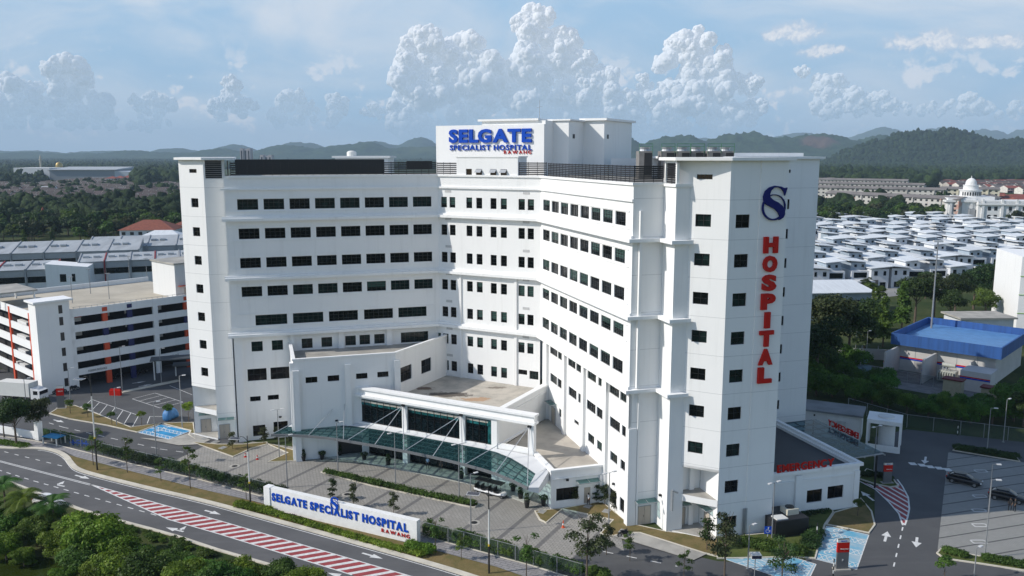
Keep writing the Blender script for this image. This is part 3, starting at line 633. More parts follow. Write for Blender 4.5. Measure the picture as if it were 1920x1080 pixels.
# ---- annex
facade(hosp, 'annex_wall', PQ, 'a', -7.15, 0.39, 7.6, 0, 5.0, [(-6.4, -2.75 - .6, 0.95, 2.65, 3, 1, 1)], 1, solid=[(-2.55, -1.65, 0.15, 2.35)])
mb = MB(); mb.wall(PQ, 7.6, 14.2, -7.15, 0, 5.0, (), 1, .2, 0, 'b'); mb.box(PQ, -7.3, 0.38, 7.35, 7.9, 5.0, 5.28); mb.box(PQ, -7.3, -6.6, 7.9, 14.6, 5.0, 5.28)
mb.box(PQ, -7.1, 0.35, 7.45, 7.59, 3.95, 4.05); mb.box(PQ, -0.45, 0.35, 7.3, 7.59, 0, 3.9)
mb.build('annex_wall', M_WALL, hosp)
def door(fr, axis, t0, t1, z1, b, inward, leaves=1, mat=None, z0=0.02):
    mb = MB(); n = leaves; d = -0.05 * inward
    bx = (lambda a0, a1, w0, w1, *z: mb.box(fr, a0, a1, min(w0, w1), max(w0, w1), *z)) if axis == 'a' else (lambda a0, a1, w0, w1, *z: mb.box(fr, min(w0, w1), max(w0, w1), a0, a1, *z))
    for i in range(n):
        a = t0 + (t1 - t0) * i / n; e = t0 + (t1 - t0) * (i + 1) / n; bx(a + .02, e - .02, b + d, b + d * 1.8, z0, z1)
    o = mb.build('door', mat or M_BEIGE, hosp)
    mb = MB(); bx = (lambda a0, a1, w0, w1, *z: mb.box(fr, a0, a1, min(w0, w1), max(w0, w1), *z)) if axis == 'a' else (lambda a0, a1, w0, w1, *z: mb.box(fr, min(w0, w1), max(w0, w1), a0, a1, *z))
    bx(t0 - .08, t0, b + d * .3, b + d * 2.2, z0, z1 + .08); bx(t1, t1 + .08, b + d * .3, b + d * 2.2, z0, z1 + .08); bx(t0, t1, b + d * .3, b + d * 2.2, z1, z1 + .08)
    mb.build('door_frame', M_GREY, o)
    mb = MB(); t = (t0 + t1) / 2 - .1; bx(t, t + .04, b + d * 1.9, b + d * 2.4, 1.0, 1.25); mb.build('handle', M_DARK, o)
    return o
door(PQ, 'a', -2.55, -1.65, 2.3, 7.75, 1); door(PQ, 'a', 1.55, 3.2, 2.35, 0.0, 1, 2); door(PQ, 'a', 6.0, 6.9, 2.4, -1.95, 1, 1, z0=.24)
door(PQ, 'b', -4.6, -3.4, 2.4, 8.88, -1 * -1, 1, z0=.24) if False else door(PQ, 'b', -4.6, -3.4, 2.4, 8.88, 1, 1, z0=.24)
door(PQ, 'a', -51.9, -50.4, 2.4, 52.4, 1, 2, z0=.26); door(PQ, 'a', -48.9, -47.4, 2.35, 48.8, 1, 2); door(PQ, 'b', 26.8, 28.3, 7.0, 0.4, 1, 1, z0=4.55)
window(hosp, PQ, 'a', 4.75, 5.75, 1.0, 2.9, -2.0, 1, 1, 2, 1, rec=.0)
M_CGL = None
def glass_clear(name, tint, rough=0.03, trans=0.62):
    m = bpy.data.materials.new(name); m.use_nodes = True; nt = m.node_tree; nt.nodes.clear(); N = NT(nt)
    out = N.node('ShaderNodeOutputMaterial'); t = N.node('ShaderNodeBsdfTransparent'); t.inputs[0].default_value = (*tint, 1)
    g = N.node('ShaderNodeBsdfPrincipled'); g.inputs['Base Color'].default_value = (0.02, 0.075, 0.085, 1); g.inputs['Roughness'].default_value = rough; g.inputs['Specular IOR Level'].default_value = .28
    mx = N.node('ShaderNodeMixShader'); mx.inputs[0].default_value = 1 - trans
    N.link(t.outputs[0], mx.inputs[1]); N.link(g.outputs[0], mx.inputs[2]); N.link(mx.outputs[0], out.inputs[0]); return m
M_CGL = glass_clear('canopy_glass', (0.50, 0.72, 0.70))
def small_canopy(fr, axis, t0, t1, b, z, out, n=2):
    mb = MB(); P = (lambda t, w: fr(t, b + w)) if axis == 'a' else (lambda t, w: fr(b + w, t))
    A, B, C, D = P(t0, 0), P(t1, 0), P(t1, out), P(t0, out)
    mb.face([(A.x, A.y, z + .12), (B.x, B.y, z + .12), (C.x, C.y, z), (D.x, D.y, z)])
    for i in range(n + 1):
        t = t0 + (t1 - t0) * i / n; a = P(t, 0); c = P(t, out); mb.beam((a.x, a.y, z + .08), (c.x, c.y, z - .04), .06, .08, 1)
    mb.beam((D.x, D.y, z - .03), (C.x, C.y, z - .03), .05, .07, 1)
    mb.build('door_canopy', [M_CGL, M_GREY], hosp)
small_canopy(PQ, 'a', -3.7, -0.6, 7.58, 3.4, -1.1); small_canopy(PQ, 'a', 1.0, 3.8, -0.02, 3.2, -1.1); small_canopy(PQ, 'a', 5.4, 7.3, -2.0, 3.1, -.9)
small_canopy(PQ, 'b', -5.2, -2.6, 8.86, 3.1, -.9); small_canopy(PQ, 'a', -49.1, -46.6, 48.78, 3.4, -1.1); small_canopy(PQ, 'a', -52.2, -50, 52.3, 3.4, -.9); small_canopy(PQ, 'b', 26.3, 28.9, .38, 7.8, -1.0)
# ---- big glass canopy
outer = [(-11.5, 28.0), (-9.0, 26.7), (-6.3, 25.8), (-3.5, 25.2), (-0.7, 24.9), (2.0, 24.75), (4.7, 24.6), (7.2, 24.5), (9.6, 24.45), (12.0, 24.5), (14.5, 24.55), (17.1, 24.7), (19.7, 24.95), (22.5, 25.35), (25.2, 25.9), (28.0, 26.9), (30.9, 28.2)]
inner = [(-11.3, 24.6), (-9.2, 23.1), (-7.2, 21.7), (-5.2, 20.6), (-3.2, 19.85), (0.0, 19.5), (3.0, 19.3), (5.9, 19.2), (8.9, 19.15), (11.6, 19.15), (14.3, 19.15), (16.6, 19.2), (19.0, 19.2), (21.6, 19.5), (24.5, 20.6), (27.3, 22.3), (29.9, 24.1)]
ZC = 4.6
def v3(ce, z): P = CE(*ce); return (P.x, P.y, z)
mb = MB()
for i in range(len(outer) - 1):
    mb.face([v3(inner[i], ZC + .25), v3(inner[i + 1], ZC + .25), v3(outer[i + 1], ZC + .05), v3(outer[i], ZC + .05)])
can = mb.build('glass_canopy', M_CGL, hosp)
mb = MB()
for i in range(len(outer) - 1):
    mb.beam(v3(outer[i], ZC - .08), v3(outer[i + 1], ZC - .08), .22, .34); mb.beam(v3(inner[i], ZC + .1), v3(inner[i + 1], ZC + .1), .1, .2)
    for f in (.25, .5, .75):
        a = Vector(v3(inner[i], ZC + .12)).lerp(Vector(v3(outer[i], ZC - .05)), f); b = Vector(v3(inner[i + 1], ZC + .12)).lerp(Vector(v3(outer[i + 1], ZC - .05)), f); mb.beam(a, b, .06, .12)
for i in range(len(outer)):
    mb.beam(v3(inner[i], ZC + .05), v3(outer[i], ZC - .08), .09, .26)
    if i < len(outer) - 1:
        a = Vector(v3(inner[i], ZC + .05)).lerp(Vector(v3(inner[i + 1], ZC + .05)), .5); b = Vector(v3(outer[i], ZC - .08)).lerp(Vector(v3(outer[i + 1], ZC - .08)), .5); mb.beam(a, b, .05, .1)
mb.build('canopy_frame', pm('canopy_steel_grey', (.13, .14, .15), .5, .1), hosp)
mb = MB()
for i in range(len(inner) - 1):
    p0 = inner[i]; p1 = inner[i + 1]
    def back(p):
        c, e = p
        if c < -5.4: return (max(-5.4, c + 3.0) if c < -8 else -5.4, 18.9) if False else (c + (0.0), max(18.75, 18.75 + (-5.4 - c) * .9))
        if c > 26.9: return (c + .9, e - 3.2 + 0.0)
        return (c, 18.65)
    b0, b1 = back(p0), back(p1); mb.face([v3(p0, ZC + .26), v3(p1, ZC + .26), v3(b1, ZC + .4), v3(b0, ZC + .4)])
mb.face([v3((29.9, 24.1), ZC + .26), v3((30.9, 28.2), ZC + .05), v3((31.9, 27.2), ZC - .1), v3((30.8, 21.1), ZC + .35)])
mb.face([v3((30.9, 28.2), ZC + .05), v3((31.9, 27.2), ZC - .1), v3((31.9, 27.2), ZC - .9), v3((30.9, 28.2), ZC - .35)])
mb.face([v3((31.9, 27.2), ZC - .1), v3((30.9, 21.0), ZC + .35), v3((30.9, 21.0), ZC - .9), v3((31.9, 27.2), ZC - .9)])
mb.build('canopy_metal_panels', pm('white_metal_panel', (.66, .67, .68), .45, .05), hosp)
mb = MB(); kn = MB()
for c, tg in [(-5.2, [(-11.4, 27.9), (-6.3, 25.8), (-0.7, 24.8)]), (5.6, [(0.1, 24.8), (4.7, 24.5), (9.6, 24.4)]), (15.5, [(9.9, 24.4), (14.5, 24.5), (19.5, 24.9)]), (26.3, [(20.0, 25.0), (25.0, 25.8), (30.7, 28.0)])]:
    for t in tg: mb = MB(); mb.tube(v3((c, 18.75), 9.0), v3(t, ZC + .1), .052, n=6); mb.build('support_cable', pm('cable_steel', (.55, .56, .57), .35, 0, metal=.6), hosp)
    addbox('cable_anchor', M_DARK, (c - .22, c + .22, 18.5, 18.95, 8.8, 9.15), fr=CE)

mb = MB(); mb.prism(CE, [(-9.3, 23), (-2, 21), (20, 20.9), (28, 23), (27, 18.0), (-5.2, 18.0), (-9.0, 20.5)], 0.0, 0.14); mb.build('entrance_floor', pm('pale_granite_tiles', (.45, .46, .42), .35, .1, 3), hosp)
# ---- rooftop penthouse and sign board
mb = MB(); mb.box(CE, -6.1, 14.8, -9.6, -9.0, 41.8, 50.15); sb = mb.build('sign_board', M_WALL, hosp)
pent = M_WALL
mb = MB(); mb.box(CE, 2.8, 14.75, -22, -9.62, 41.8, 50.75); mb.box(CE, 14.75, 17.6, -30, -12.5, 41.8, 50.7); mb.box(CE, 15.5, 21.4, -32, -18.6, 41.8, 50.9)
mb.build('penthouse', M_WALL, hosp)
mb = MB(); mb.box(CE, 2.2, 13.6, -22.5, -9.2, 50.76, 51.1); mb.box(CE, 13.6, 18.0, -30.5, -12.2, 50.75, 51.0); mb.box(CE, 17.0, 22.0, -32.5, -18.1, 50.92, 51.3); mb.build('penthouse_roof_slab', M_TRIM, hosp)
for (c, e) in ((14.8, -11),): pass
addbox('penthouse_vent', M_DARK, (17.61, 17.66, -14.9, -14.1, 47.9, 48.6), fr=CE); addbox('penthouse_vent', M_DARK, (21.41, 21.46, -20.6, -19.9, 47.9, 48.6), fr=CE)
mb = MB(); A = CE(11.5, -14); mb.tube((A.x, A.y, 51), (A.x, A.y, 54.3), .05, .03, 5); mb.beam((A.x - .5, A.y, 53.0), (A.x + .5, A.y, 53.3), .04, .04); mb.build('lightning_mast', M_GREY, hosp)
# small rooftop room behind the left wing
A = at(657, 290, 44.9)
RR = Fr((-34.5, 165), 90, -1)
mb = MB(); mb.box(RR, 0.3, 10.6, 0, 8, 41.5, 44.6); mb.build('rooftop_room', M_WALL, hosp)
mb = MB(); mb.box(RR, -0.2, 11.0, -.4, 8.4, 44.6, 44.95); mb.build('rooftop_room_roof', M_TRIM, hosp)
mb = MB(); mb.lathe((-31.5, 168, 44.9), [(.95, 0), (.95, .75), (.75, .95), (.2, 1.1)]); mb.build('water_tank', pm('tank_white', (.7, .7, .66), .5, .05), hosp)
mb = MB(); mb.box(RR, 8.2, 9.6, -.06, -.01, 42.2, 44.2); mb.build('rooftop_door', M_DARK, hosp)
# cooling towers on the wing roof
for i, x in enumerate([18.6, 21.9, 24.1, 26.2, 28.6, 30.6]):
    mb = MB(); f = Fr((x, 125 + (i % 2) * .3), 90, -1)
    mb.box(f, 0, 1.95, 0, 3.2, 41.8, 45.75, 0); mb.box(f, .75, 1.85, -.05, -.01, 42.2, 45.5, 1); mb.lathe((*f(.98, 1.6), 45.75), [(.85, 0), (.72, .25), (.8, .6)], 14, 2)
    for a in (0, 1.95): mb.tube((*f(a, 0), 45.4), (*f(a, 0), 46.85), .035, n=4, mi=3)
    mb.tube((*f(0, 0), 46.8), (*f(1.95, 0), 46.8), .035, n=4, mi=3); mb.tube((*f(0, 0), 46.4), (*f(1.95, 0), 46.4), .03, n=4, mi=3)
    mb.build('cooling_tower', [pm('cooling_tower_grey', (.22, .21, .2), .7, .2), M_LOUVRE, M_STEEL, pm('green_railing', (.03, .16, .07), .5, 0)], hosp)
# wall lamps and small fixtures
mb = MB()
for fr, p in [(PQ, (-5.0, 7.3, 3.7)), (PQ, (3.75, -1.5, 4.1)), (PQ, (0.25, 4.6, 3.6)), (PQ, (-39.5, 46.5, 3.4)), (PQ, (-31.6, 35.0, 5.6))]:
    c = fr(p[0], p[1]); addbox('wall_light', M_DARK, (-.18, .18, -.15, .15, p[2], p[2] + .22), fr=Fr((c.x, c.y), 90))
mb = MB(); A = PQ(4.5, -3.2); mb.tube((A.x, A.y, 1.9 + .9), (A.x, A.y, 5.4), .12, n=8); mb.tube((A.x, A.y, 5.4), (A.x + .7, A.y + .2, 5.0), .1, n=8); mb.build('exhaust_pipe', M_STEEL, hosp)
mb = MB(); [mb.tube((*PQ(12.35 + .16 * i, -6.32), 0), (*PQ(12.35 + .16 * i, -6.32), 3.4), .06, n=6) for i in range(4)]; mb.build('riser_pipes', M_STEEL, hosp)
# ---- lettering
GLY = {}
def glyph(ch, bold):
    if (ch, bold) in GLY: return GLY[(ch, bold)]
    cu = bpy.data.curves.new('t', 'FONT'); cu.body = ch; cu.size = 1.0; cu.extrude = 0.5; cu.offset = bold; cu.resolution_u = 3
    o = bpy.data.objects.new('t', cu); COL.objects.link(o); dg = bpy.context.evaluated_depsgraph_get(); me = bpy.data.meshes.new_from_object(o.evaluated_get(dg)); bpy.data.objects.remove(o)
    V = np.array([v.co[:] for v in me.vertices]); V[:, 0] -= V[:, 0].min(); F_ = [tuple(f.vertices) for f in me.polygons]; GLY[(ch, bold)] = (V, F_); return GLY[(ch, bold)]
def text_mesh(body, h, extr, bold, spacing=1.0, width=None, mat=None, name='lettering'):
    gap = .075 * spacing; x = 0; V = []; Fc = []; n = 0; prev = ' '
    for ch in body:
        if ch == ' ': x += .30; continue
        k_ = V and ((prev in 'LAR' and ch in 'TGCY') or (prev in 'TL' and ch in 'A'))
        x -= .10 if k_ else 0; prev = ch
        v, f = glyph(ch, bold); V.append(v + np.array([x, 0, 0])); Fc += [tuple(n + i for i in q) for q in f]; n += len(v); x += v[:, 0].max() + gap
    co = np.vstack(V); mn, mx = co.min(0), co.max(0); co = (co - mn) / (mx - mn); wd = width or (mx - mn)[0] / (mx - mn)[1] * h; co *= np.array([wd, h, extr])
    me = bpy.data.meshes.new(name); me.from_pydata([tuple(c) for c in co], [], Fc); me.materials.append(mat); me.update(); return me, wd
def put_text(body, parent, P, z, yaw, h, width=None, mat=None, extr=.25, bold=.035, spacing=1.02, name='lettering', label=None, flip=False):
    """text whose reading direction runs along compass yaw, facing to the right of it"""
    me, wd = text_mesh(body, h, extr, bold, spacing, width, mat, name)
    o = bpy.data.objects.new(name, me); COL.objects.link(o); o.parent = parent; g = gloc(parent) if parent else Vector((0, 0, 0))
    o.location = (P[0] - g.x, P[1] - g.y, z - g.z); o.rotation_euler = (R(90), 0, zrot(yaw))
    if label: o['label'] = label
    return o
put_text('SELGATE', sb, CE(-3.3, -8.98), 47.2, 118, 2.3, 15.9, M_BLUE, .3, .045, 1.0)
put_text('SPECIALIST HOSPITAL', sb, CE(-3.2, -8.98), 45.95, 118, .9, 15.8, M_BLUE, .18, .02, 2.0)
put_text('RAWANG', sb, CE(7.4, -8.98), 45.35, 118, .55, 5.1, M_RED, .12, .004, 3.6)
for i, ch in enumerate('HOSPITAL'):
    zt = 36.0 - 2.19 * i; wd = .7 if ch == 'I' else 1.85
    put_text(ch, hosp, PQ(13.35 + (1.85 - wd) / 2 - .0, -6.33), zt - 1.9, 73, 1.9, wd, M_RED, .3, .06, name='letter', label='red vertical hospital letter ' + ch)
def logo_mesh(name, W, H, extr, mat):
    body = [(1322, 372), (1306, 430), (1298, 404), (1282, 382), (1255, 368), (1225, 372), (1205, 392), (1197, 418), (1200, 438), (1222, 458), (1262, 478), (1292, 502), (1310, 532), (1313, 562), (1302, 586), (1284, 598), (1272, 603), (1279, 580), (1264, 550), (1238, 524), (1203, 506), (1172, 488), (1156, 462), (1153, 432), (1165, 396), (1192, 370), (1232, 358), (1275, 364), (1305, 378)]
    ring_o = []; ring_i = []
    for k in range(40):
        a = 2 * math.pi * k / 40; ring_o.append((1232 + 84 * math.cos(a), 512 + 93 * math.sin(a))); ring_i.append((1233 + 76 * math.cos(a), 510 + 85 * math.sin(a) - 1))
    nx = lambda p: ((p[0] - 1148) / 174 * W, (605 - p[1]) / 245 * H)
    mb = MB(); I = Fr((0, 0), 90, -1)
    from mathutils.geometry import tessellate_polygon
    B = [nx(p) for p in body]; tri = tessellate_polygon([[Vector((a, b, 0)) for a, b in B]])
    for t in tri:
        for y in (0, -extr): mb.face([(B[i][0], y, B[i][1]) for i in t])
    for i in range(len(B)):
        a, b = B[i], B[(i + 1) % len(B)]; mb.face([(a[0], 0, a[1]), (b[0], 0, b[1]), (b[0], -extr, b[1]), (a[0], -extr, a[1])])
    for k in range(40):
        a, b = nx(ring_o[k]), nx(ring_o[(k + 1) % 40]); c, d = nx(ring_i[(k + 1) % 40]), nx(ring_i[k]); e = extr * .96
        mb.face([(a[0], -e, a[1]), (b[0], -e, b[1]), (c[0], -e, c[1]), (d[0], -e, d[1])])
        mb.face([(a[0], 0, a[1]), (b[0], 0, b[1]), (b[0], -e, b[1]), (a[0], -e, a[1])]); mb.face([(d[0], 0, d[1]), (c[0], 0, c[1]), (c[0], -e, c[1]), (d[0], -e, d[1])])
    return mb.mesh(name, [mat])
lo = bpy.data.objects.new('emblem', logo_mesh('emblem', 3.15, 3.9, .25, M_NAVY)); COL.objects.link(lo); lo.parent = hosp
P = PQ(12.9, -6.36); g = gloc(hosp); lo.location = (P.x - g.x, P.y - g.y, 37.85); lo.rotation_euler = (0, 0, zrot(73)); lo['label'] = 'navy S shaped emblem'
# ---- emergency block
facade(hosp, 'emergency_wall', PQ, 'a', 16.31, 31.2, -3.4, 0, 5.7, [(23.4, 25.7, 1.45, 3.15, 2, 1, 1), (26.5, 28.9, 1.6, 3.3, 2, 1, 1)], 1)
mb = MB(); mb.wall(PQ, -3.4, 20.8, 31.2, 0, 5.7, (), -1, .2, 0, 'b'); mb.box(PQ, 21.5, 22.4, -3.7, -3.41, 0, 5.4); mb.box(PQ, 30.4, 31.15, -3.6, -3.41, 0, 5.0); mb.box(PQ, 16.4, 31.1, -3.52, -3.41, 4.55, 4.7)
mb.build('emergency_wall', M_WALL, hosp)
mb = MB(); mb.box(PQ, 16.32, 31.0, -3.2, 20.8, 5.0, 5.3); mb.build('emergency_roof', pm('dark_membrane', (.035, .037, .045), .6, .2, .4), hosp)
mb = MB(); mb.box(PQ, 16.32, 31.5, -3.75, -3.2, 5.7, 6.1); mb.box(PQ, 30.95, 31.5, -3.2, 20.8, 5.7, 6.1); mb.box(PQ, 30.6, 30.95, -3.2, 20.8, 5.2, 5.7); mb.build('emergency_cap', M_TRIM, hosp)
put_text('EMERGENCY', hosp, PQ(18.7, -3.5), 6.12, 73, 1.0, 8.3, M_RED, .2, .018, 1.8, 'emergency_sign', 'red EMERGENCY letters on the parapet')
mb = MB(); A = [PQ(*p) for p in [(31.6, 0.0), (38.3, 0.8), (38.8, 15.8), (31.6, 15.8)]]
mb.face([(p.x, p.y, 5.2) for p in A], 0)
for i in range(9):
    q = 0.2 + 15.4 * i / 8; mb.beam((*PQ(31.6, q), 5.1), (*PQ(38.35, q + .5), 5.05), .12, .2, 1)
for i in range(5):
    p = 31.7 + 6.6 * i / 4; mb.beam((*PQ(p, .2), 5.0), (*PQ(p, 15.8), 5.0), .1, .16, 1)
mb.build('emergency_canopy', [glass_clear('blue_canopy_glass', (.20, .36, .46), .08, .55), M_GREY], hosp)
for q in (1.2, 8, 15): mb = MB(); mb.tube((*PQ(37.8, q), 0), (*PQ(37.8, q), 5), .13, n=10); mb.build('canopy_post', M_DARK, hosp)
put_text('EMERGENCY', hosp, PQ(38.6, 13.6), 5.3, 163 + 0, 1.0, 8.0, M_RED, .2, .05, 1.0, 'emergency_sign', 'red EMERGENCY letters on the glass canopy') if False else put_text('EMERGENCY', hosp, PQ(38.5, 6.0), 5.3, -17, .9, 6.6, M_RED, .15, .012, 1.6, 'emergency_sign', 'red EMERGENCY letters on the glass canopy edge seen from behind')
# ================================================================ ground, roads, paving
def ground_mat():
    m = bpy.data.materials.new('grass_and_scrub'); m.use_nodes = True; N = NT(m.node_tree); b = m.node_tree.nodes['Principled BSDF']; b.inputs['Roughness'].default_value = .95; b.inputs['Specular IOR Level'].default_value = .1
    g = N.node('ShaderNodeNewGeometry'); p = g.outputs['Position']
    c = N.mix(N.sstep(N.noise(p, .06, 8, .65), .38, .66), (0.030, 0.050, 0.016, 1), (0.075, 0.085, 0.032, 1)); c = N.mix(N.sstep(N.noise(p, .9, 5, .6), .5, .75), c, (0.02, 0.03, 0.012, 1))
    N.link(c, b.inputs['Base Color']); return m
mb = MB(); mb.face([(-14000, -600, 0), (14000, -600, 0), (14000, 16000, 0), (-14000, 16000, 0)]); o = mb.build('ground', ground_mat()); tag(o, 'dark green scrub land stretching to the hills', kind='structure')
def asphalt(name, c=(.105, .105, .108), c2=(.075, .075, .078)):
    m = bpy.data.materials.new(name); m.use_nodes = True; N = NT(m.node_tree); b = m.node_tree.nodes['Principled BSDF']; b.inputs['Roughness'].default_value = .85; b.inputs['Specular IOR Level'].default_value = .3
    g = N.node('ShaderNodeNewGeometry'); p = g.outputs['Position']
    mp = N.node('ShaderNodeMapping'); N.link(p, mp.inputs['Vector']); mp.inputs['Rotation'].default_value = (0, 0, R(28)); mp.inputs['Scale'].default_value = (.05, .5, 1)
    k = N.mix(N.sstep(N.noise(p, .15, 6, .6), .3, .7), (*c, 1), (*c2, 1)); k = N.mix(N.m('MULTIPLY', N.sstep(N.noise(mp.outputs[0], 1.0, 5, .6), .5, .7), .35), k, (c[0] * 1.35, c[1] * 1.33, c[2] * 1.3, 1))
    k = N.mix(N.m('MULTIPLY', N.sstep(N.noise(p, .7, 4, .7), .62, .72), .35), k, (.04, .04, .042, 1)); k = N.mix(N.m('MULTIPLY', N.noise(p, 22, 2, .5), .25), k, (.2, .2, .2, 1))
    N.link(k, b.inputs['Base Color']); return m
M_ASPH = asphalt('road_asphalt'); M_ASPH2 = asphalt('car_park_asphalt', (.075, .077, .08), (.055, .056, .06))
M_KERB = pm('pale_kerb_concrete', (.62, .575, .48), .85, .22, .5, .2)
M_WHITE = pm('white_road_paint', (.72, .72, .70), .7, .25, 3.0); M_REDP = pm('red_road_paint', (.34, .055, .06), .75, .3, 1.2)
def verge_mat(name='dry_verge_grass', a=(.20, .150, .070), c=(.125, .115, .045)):
    m = bpy.data.materials.new(name); m.use_nodes = True; N = NT(m.node_tree); b = m.node_tree.nodes['Principled BSDF']; b.inputs['Roughness'].default_value = .95; b.inputs['Specular IOR Level'].default_value = .1
    g = N.node('ShaderNodeNewGeometry'); p = g.outputs['Position']
    k = N.mix(N.sstep(N.noise(p, .45, 7, .65), .38, .68), (*a, 1), (*c, 1)); k = N.mix(N.m('MULTIPLY', N.sstep(N.noise(p, 5, 4, .7), .45, .7), .5), k, (a[0] * .55, a[1] * .6, a[2] * .6, 1)); N.link(k, b.inputs['Base Color'])
    bp = N.node('ShaderNodeBump'); bp.inputs['Strength'].default_value = .6; bp.inputs['Distance'].default_value = .08; N.put(bp.inputs['Height'], N.noise(p, 8, 4, .7)); N.link(bp.outputs[0], b.inputs['Normal']); return m
M_VERGE = verge_mat(); M_LAWN = verge_mat('green_verge', (.11, .13, .04), (.06, .085, .025))
def paver_mat(name, c1, c2, yaw, bw, bh, band=None):
    m = bpy.data.materials.new(name); m.use_nodes = True; N = NT(m.node_tree); b = m.node_tree.nodes['Principled BSDF']; b.inputs['Roughness'].default_value = .85
    g = N.node('ShaderNodeNewGeometry'); p = g.outputs['Position']; mp = N.node('ShaderNodeMapping'); N.link(p, mp.inputs['Vector']); mp.inputs['Rotation'].default_value = (0, 0, R(yaw))
    br = N.node('ShaderNodeTexBrick'); N.link(mp.outputs[0], br.inputs['Vector']); br.inputs['Scale'].default_value = 1; br.inputs['Brick Width'].default_value = bw; br.inputs['Row Height'].default_value = bh
    br.inputs['Mortar Size'].default_value = .035; br.inputs['Color1'].default_value = (*c1, 1); br.inputs['Color2'].default_value = (*c2, 1); br.inputs['Mortar'].default_value = (*[x * .45 for x in c2], 1)
    k = N.mix(N.m('MULTIPLY', N.sstep(N.noise(p, .25, 6, .6), .35, .7), .45), br.outputs['Color'], (c1[0] * .62, c1[1] * .62, c1[2] * .62, 1)); k = N.mix(N.m('MULTIPLY', N.sstep(N.noise(p, .8, 5, .7), .55, .75), .3), k, (.45, .43, .38, 1))
    N.link(k, b.inputs['Base Color']); return m
M_PAVE = paver_mat('plaza_pavers', (.34, .325, .295), (.29, .275, .25), 28, .62, .31); M_WALK = paver_mat('footpath_pavers', (.30, .29, .29), (.26, .25, .255), 28, .9, .45); M_LOT = paver_mat('parking_pavers', (.36, .355, .33), (.30, .30, .28), 45, .4, .2)
def sheet(name, pts, z, mat, label=None, kind='structure'):
    mb = MB(); mb.face([(p[0], p[1], z) for p in pts]); o = mb.build(name, mat); tag(o, label, kind=kind); return o
def px(*pts): return [at(*p) for p in pts]
def cut(poly, o, n):     # keep the side where (p-o).n >= 0
    out = []
    for i in range(len(poly)):
        a, b = poly[i], poly[(i + 1) % len(poly)]; da = (a[0] - o[0]) * n[0] + (a[1] - o[1]) * n[1]; db = (b[0] - o[0]) * n[0] + (b[1] - o[1]) * n[1]
        if da >= 0: out.append(a)
        if da * db < 0: t = da / (da - db); out.append(Vector((a[0] + (b[0] - a[0]) * t, a[1] + (b[1] - a[1]) * t, 0)))
    return out
def strips(mb, poly, o, d, n, step, width, k0, k1, z, mi=0):
    for k in range(k0, k1):
        c = (o[0] + n[0] * step * k, o[1] + n[1] * step * k); q = cut(cut(poly, c, n), (c[0] + n[0] * width, c[1] + n[1] * width), (-n[0], -n[1]))
        if len(q) > 2: mb.face([(p[0], p[1], z) for p in q], mi)
def line(mb, pts, w, z, dash=None, mi=0, off=0.0):
    """painted line through world points"""
    for a, b in zip(pts[:-1], pts[1:]):
        a = Vector((a[0], a[1])); b = Vector((b[0], b[1])); d = (b - a); L = d.length; d.normalize(); n = Vector((-d.y, d.x))
        segs = [(0, L)] if not dash else [(t, min(L, t + dash[0])) for t in np.arange(0, L, dash[0] + dash[1])]
        for s0, s1 in segs:
            A, B = a + d * s0 + n * off, a + d * s1 + n * off; mb.face([(*(A + n * w / 2), z), (*(A - n * w / 2), z), (*(B - n * w / 2), z), (*(B + n * w / 2), z)], mi)
def kerb(name, pts, w=.22, h=.13, closed=False, label=None, mat=None):
    mb = MB(); P = [Vector((p[0], p[1])) for p in pts]; P = P + [P[0]] if closed else P; n = len(P); L = []; Rr = []
    for i in range(n):
        if closed and i in (0, n - 1): d = (P[1] - P[0]).normalized() + (P[-1] - P[-2]).normalized()
        else: d = (P[min(i + 1, n - 1)] - P[i]).normalized() * (i < n - 1) + (P[i] - P[max(i - 1, 0)]).normalized() * (i > 0)
        d.normalize(); q = Vector((-d.y, d.x)) * w / 2; L.append(P[i] + q); Rr.append(P[i] - q)
    for i in range(n - 1): mb.prism(WF, [tuple(L[i]), tuple(L[i + 1]), tuple(Rr[i + 1]), tuple(Rr[i])], 0, h, bot=False)
    o = mb.build(name, mat or M_KERB); tag(o, label, kind='structure'); return o
def smooth(pts, k=2):
    for _ in range(k):
        q = [pts[0]]
        for a, b in zip(pts[:-1], pts[1:]): q += [a.lerp(b, .25), a.lerp(b, .75)]
        pts = q + [pts[-1]]
    return pts
def arrow(mb, p0, p1, w=.28, z=.016, hw=.9, hl=1.6, mi=0):
    a = Vector((p0[0], p0[1])); b = Vector((p1[0], p1[1])); d = (b - a).normalized(); n = Vector((-d.y, d.x)); c = b - d * hl
    mb.face([(*(a + n * w / 2), z), (*(a - n * w / 2), z), (*(c - n * w / 2), z), (*(c + n * w / 2), z)], mi); mb.face([(*(c + n * hw / 2), z), (*(c - n * hw / 2), z), (*b, z)], mi)
far_k = smooth(px((-160, 822), (0, 841), (75, 840), (104, 845), (124, 855), (134, 870), (144, 880), (175, 890), (275, 915), (390, 941), (512, 975), (637, 1009), (775, 1048), (870, 1076), (1000, 1120)))
near_k = px((-160, 840), (30, 909), (94, 934), (149, 955), (213, 974), (278, 991), (331, 1006), (406, 1031), (517, 1063), (640, 1105), (760, 1150))
sheet('main_road', [*far_k, *reversed(near_k)], .0065, M_ASPH, 'grey asphalt main road with a red hatched median')
kerb('kerb', far_k, .75, .12, label='broad pale kerb on the hospital side of the main road'); kerb('kerb', near_k, .45, .12, label='pale kerb on the near side of the main road')
hat = px((169, 908), (410, 976), (775, 1082), (900, 1118), (780, 1118), (660, 1078), (410, 1001), (316, 974))
sheet('road_marking', hat, .008, M_REDP, 'red painted median tapering to the left')
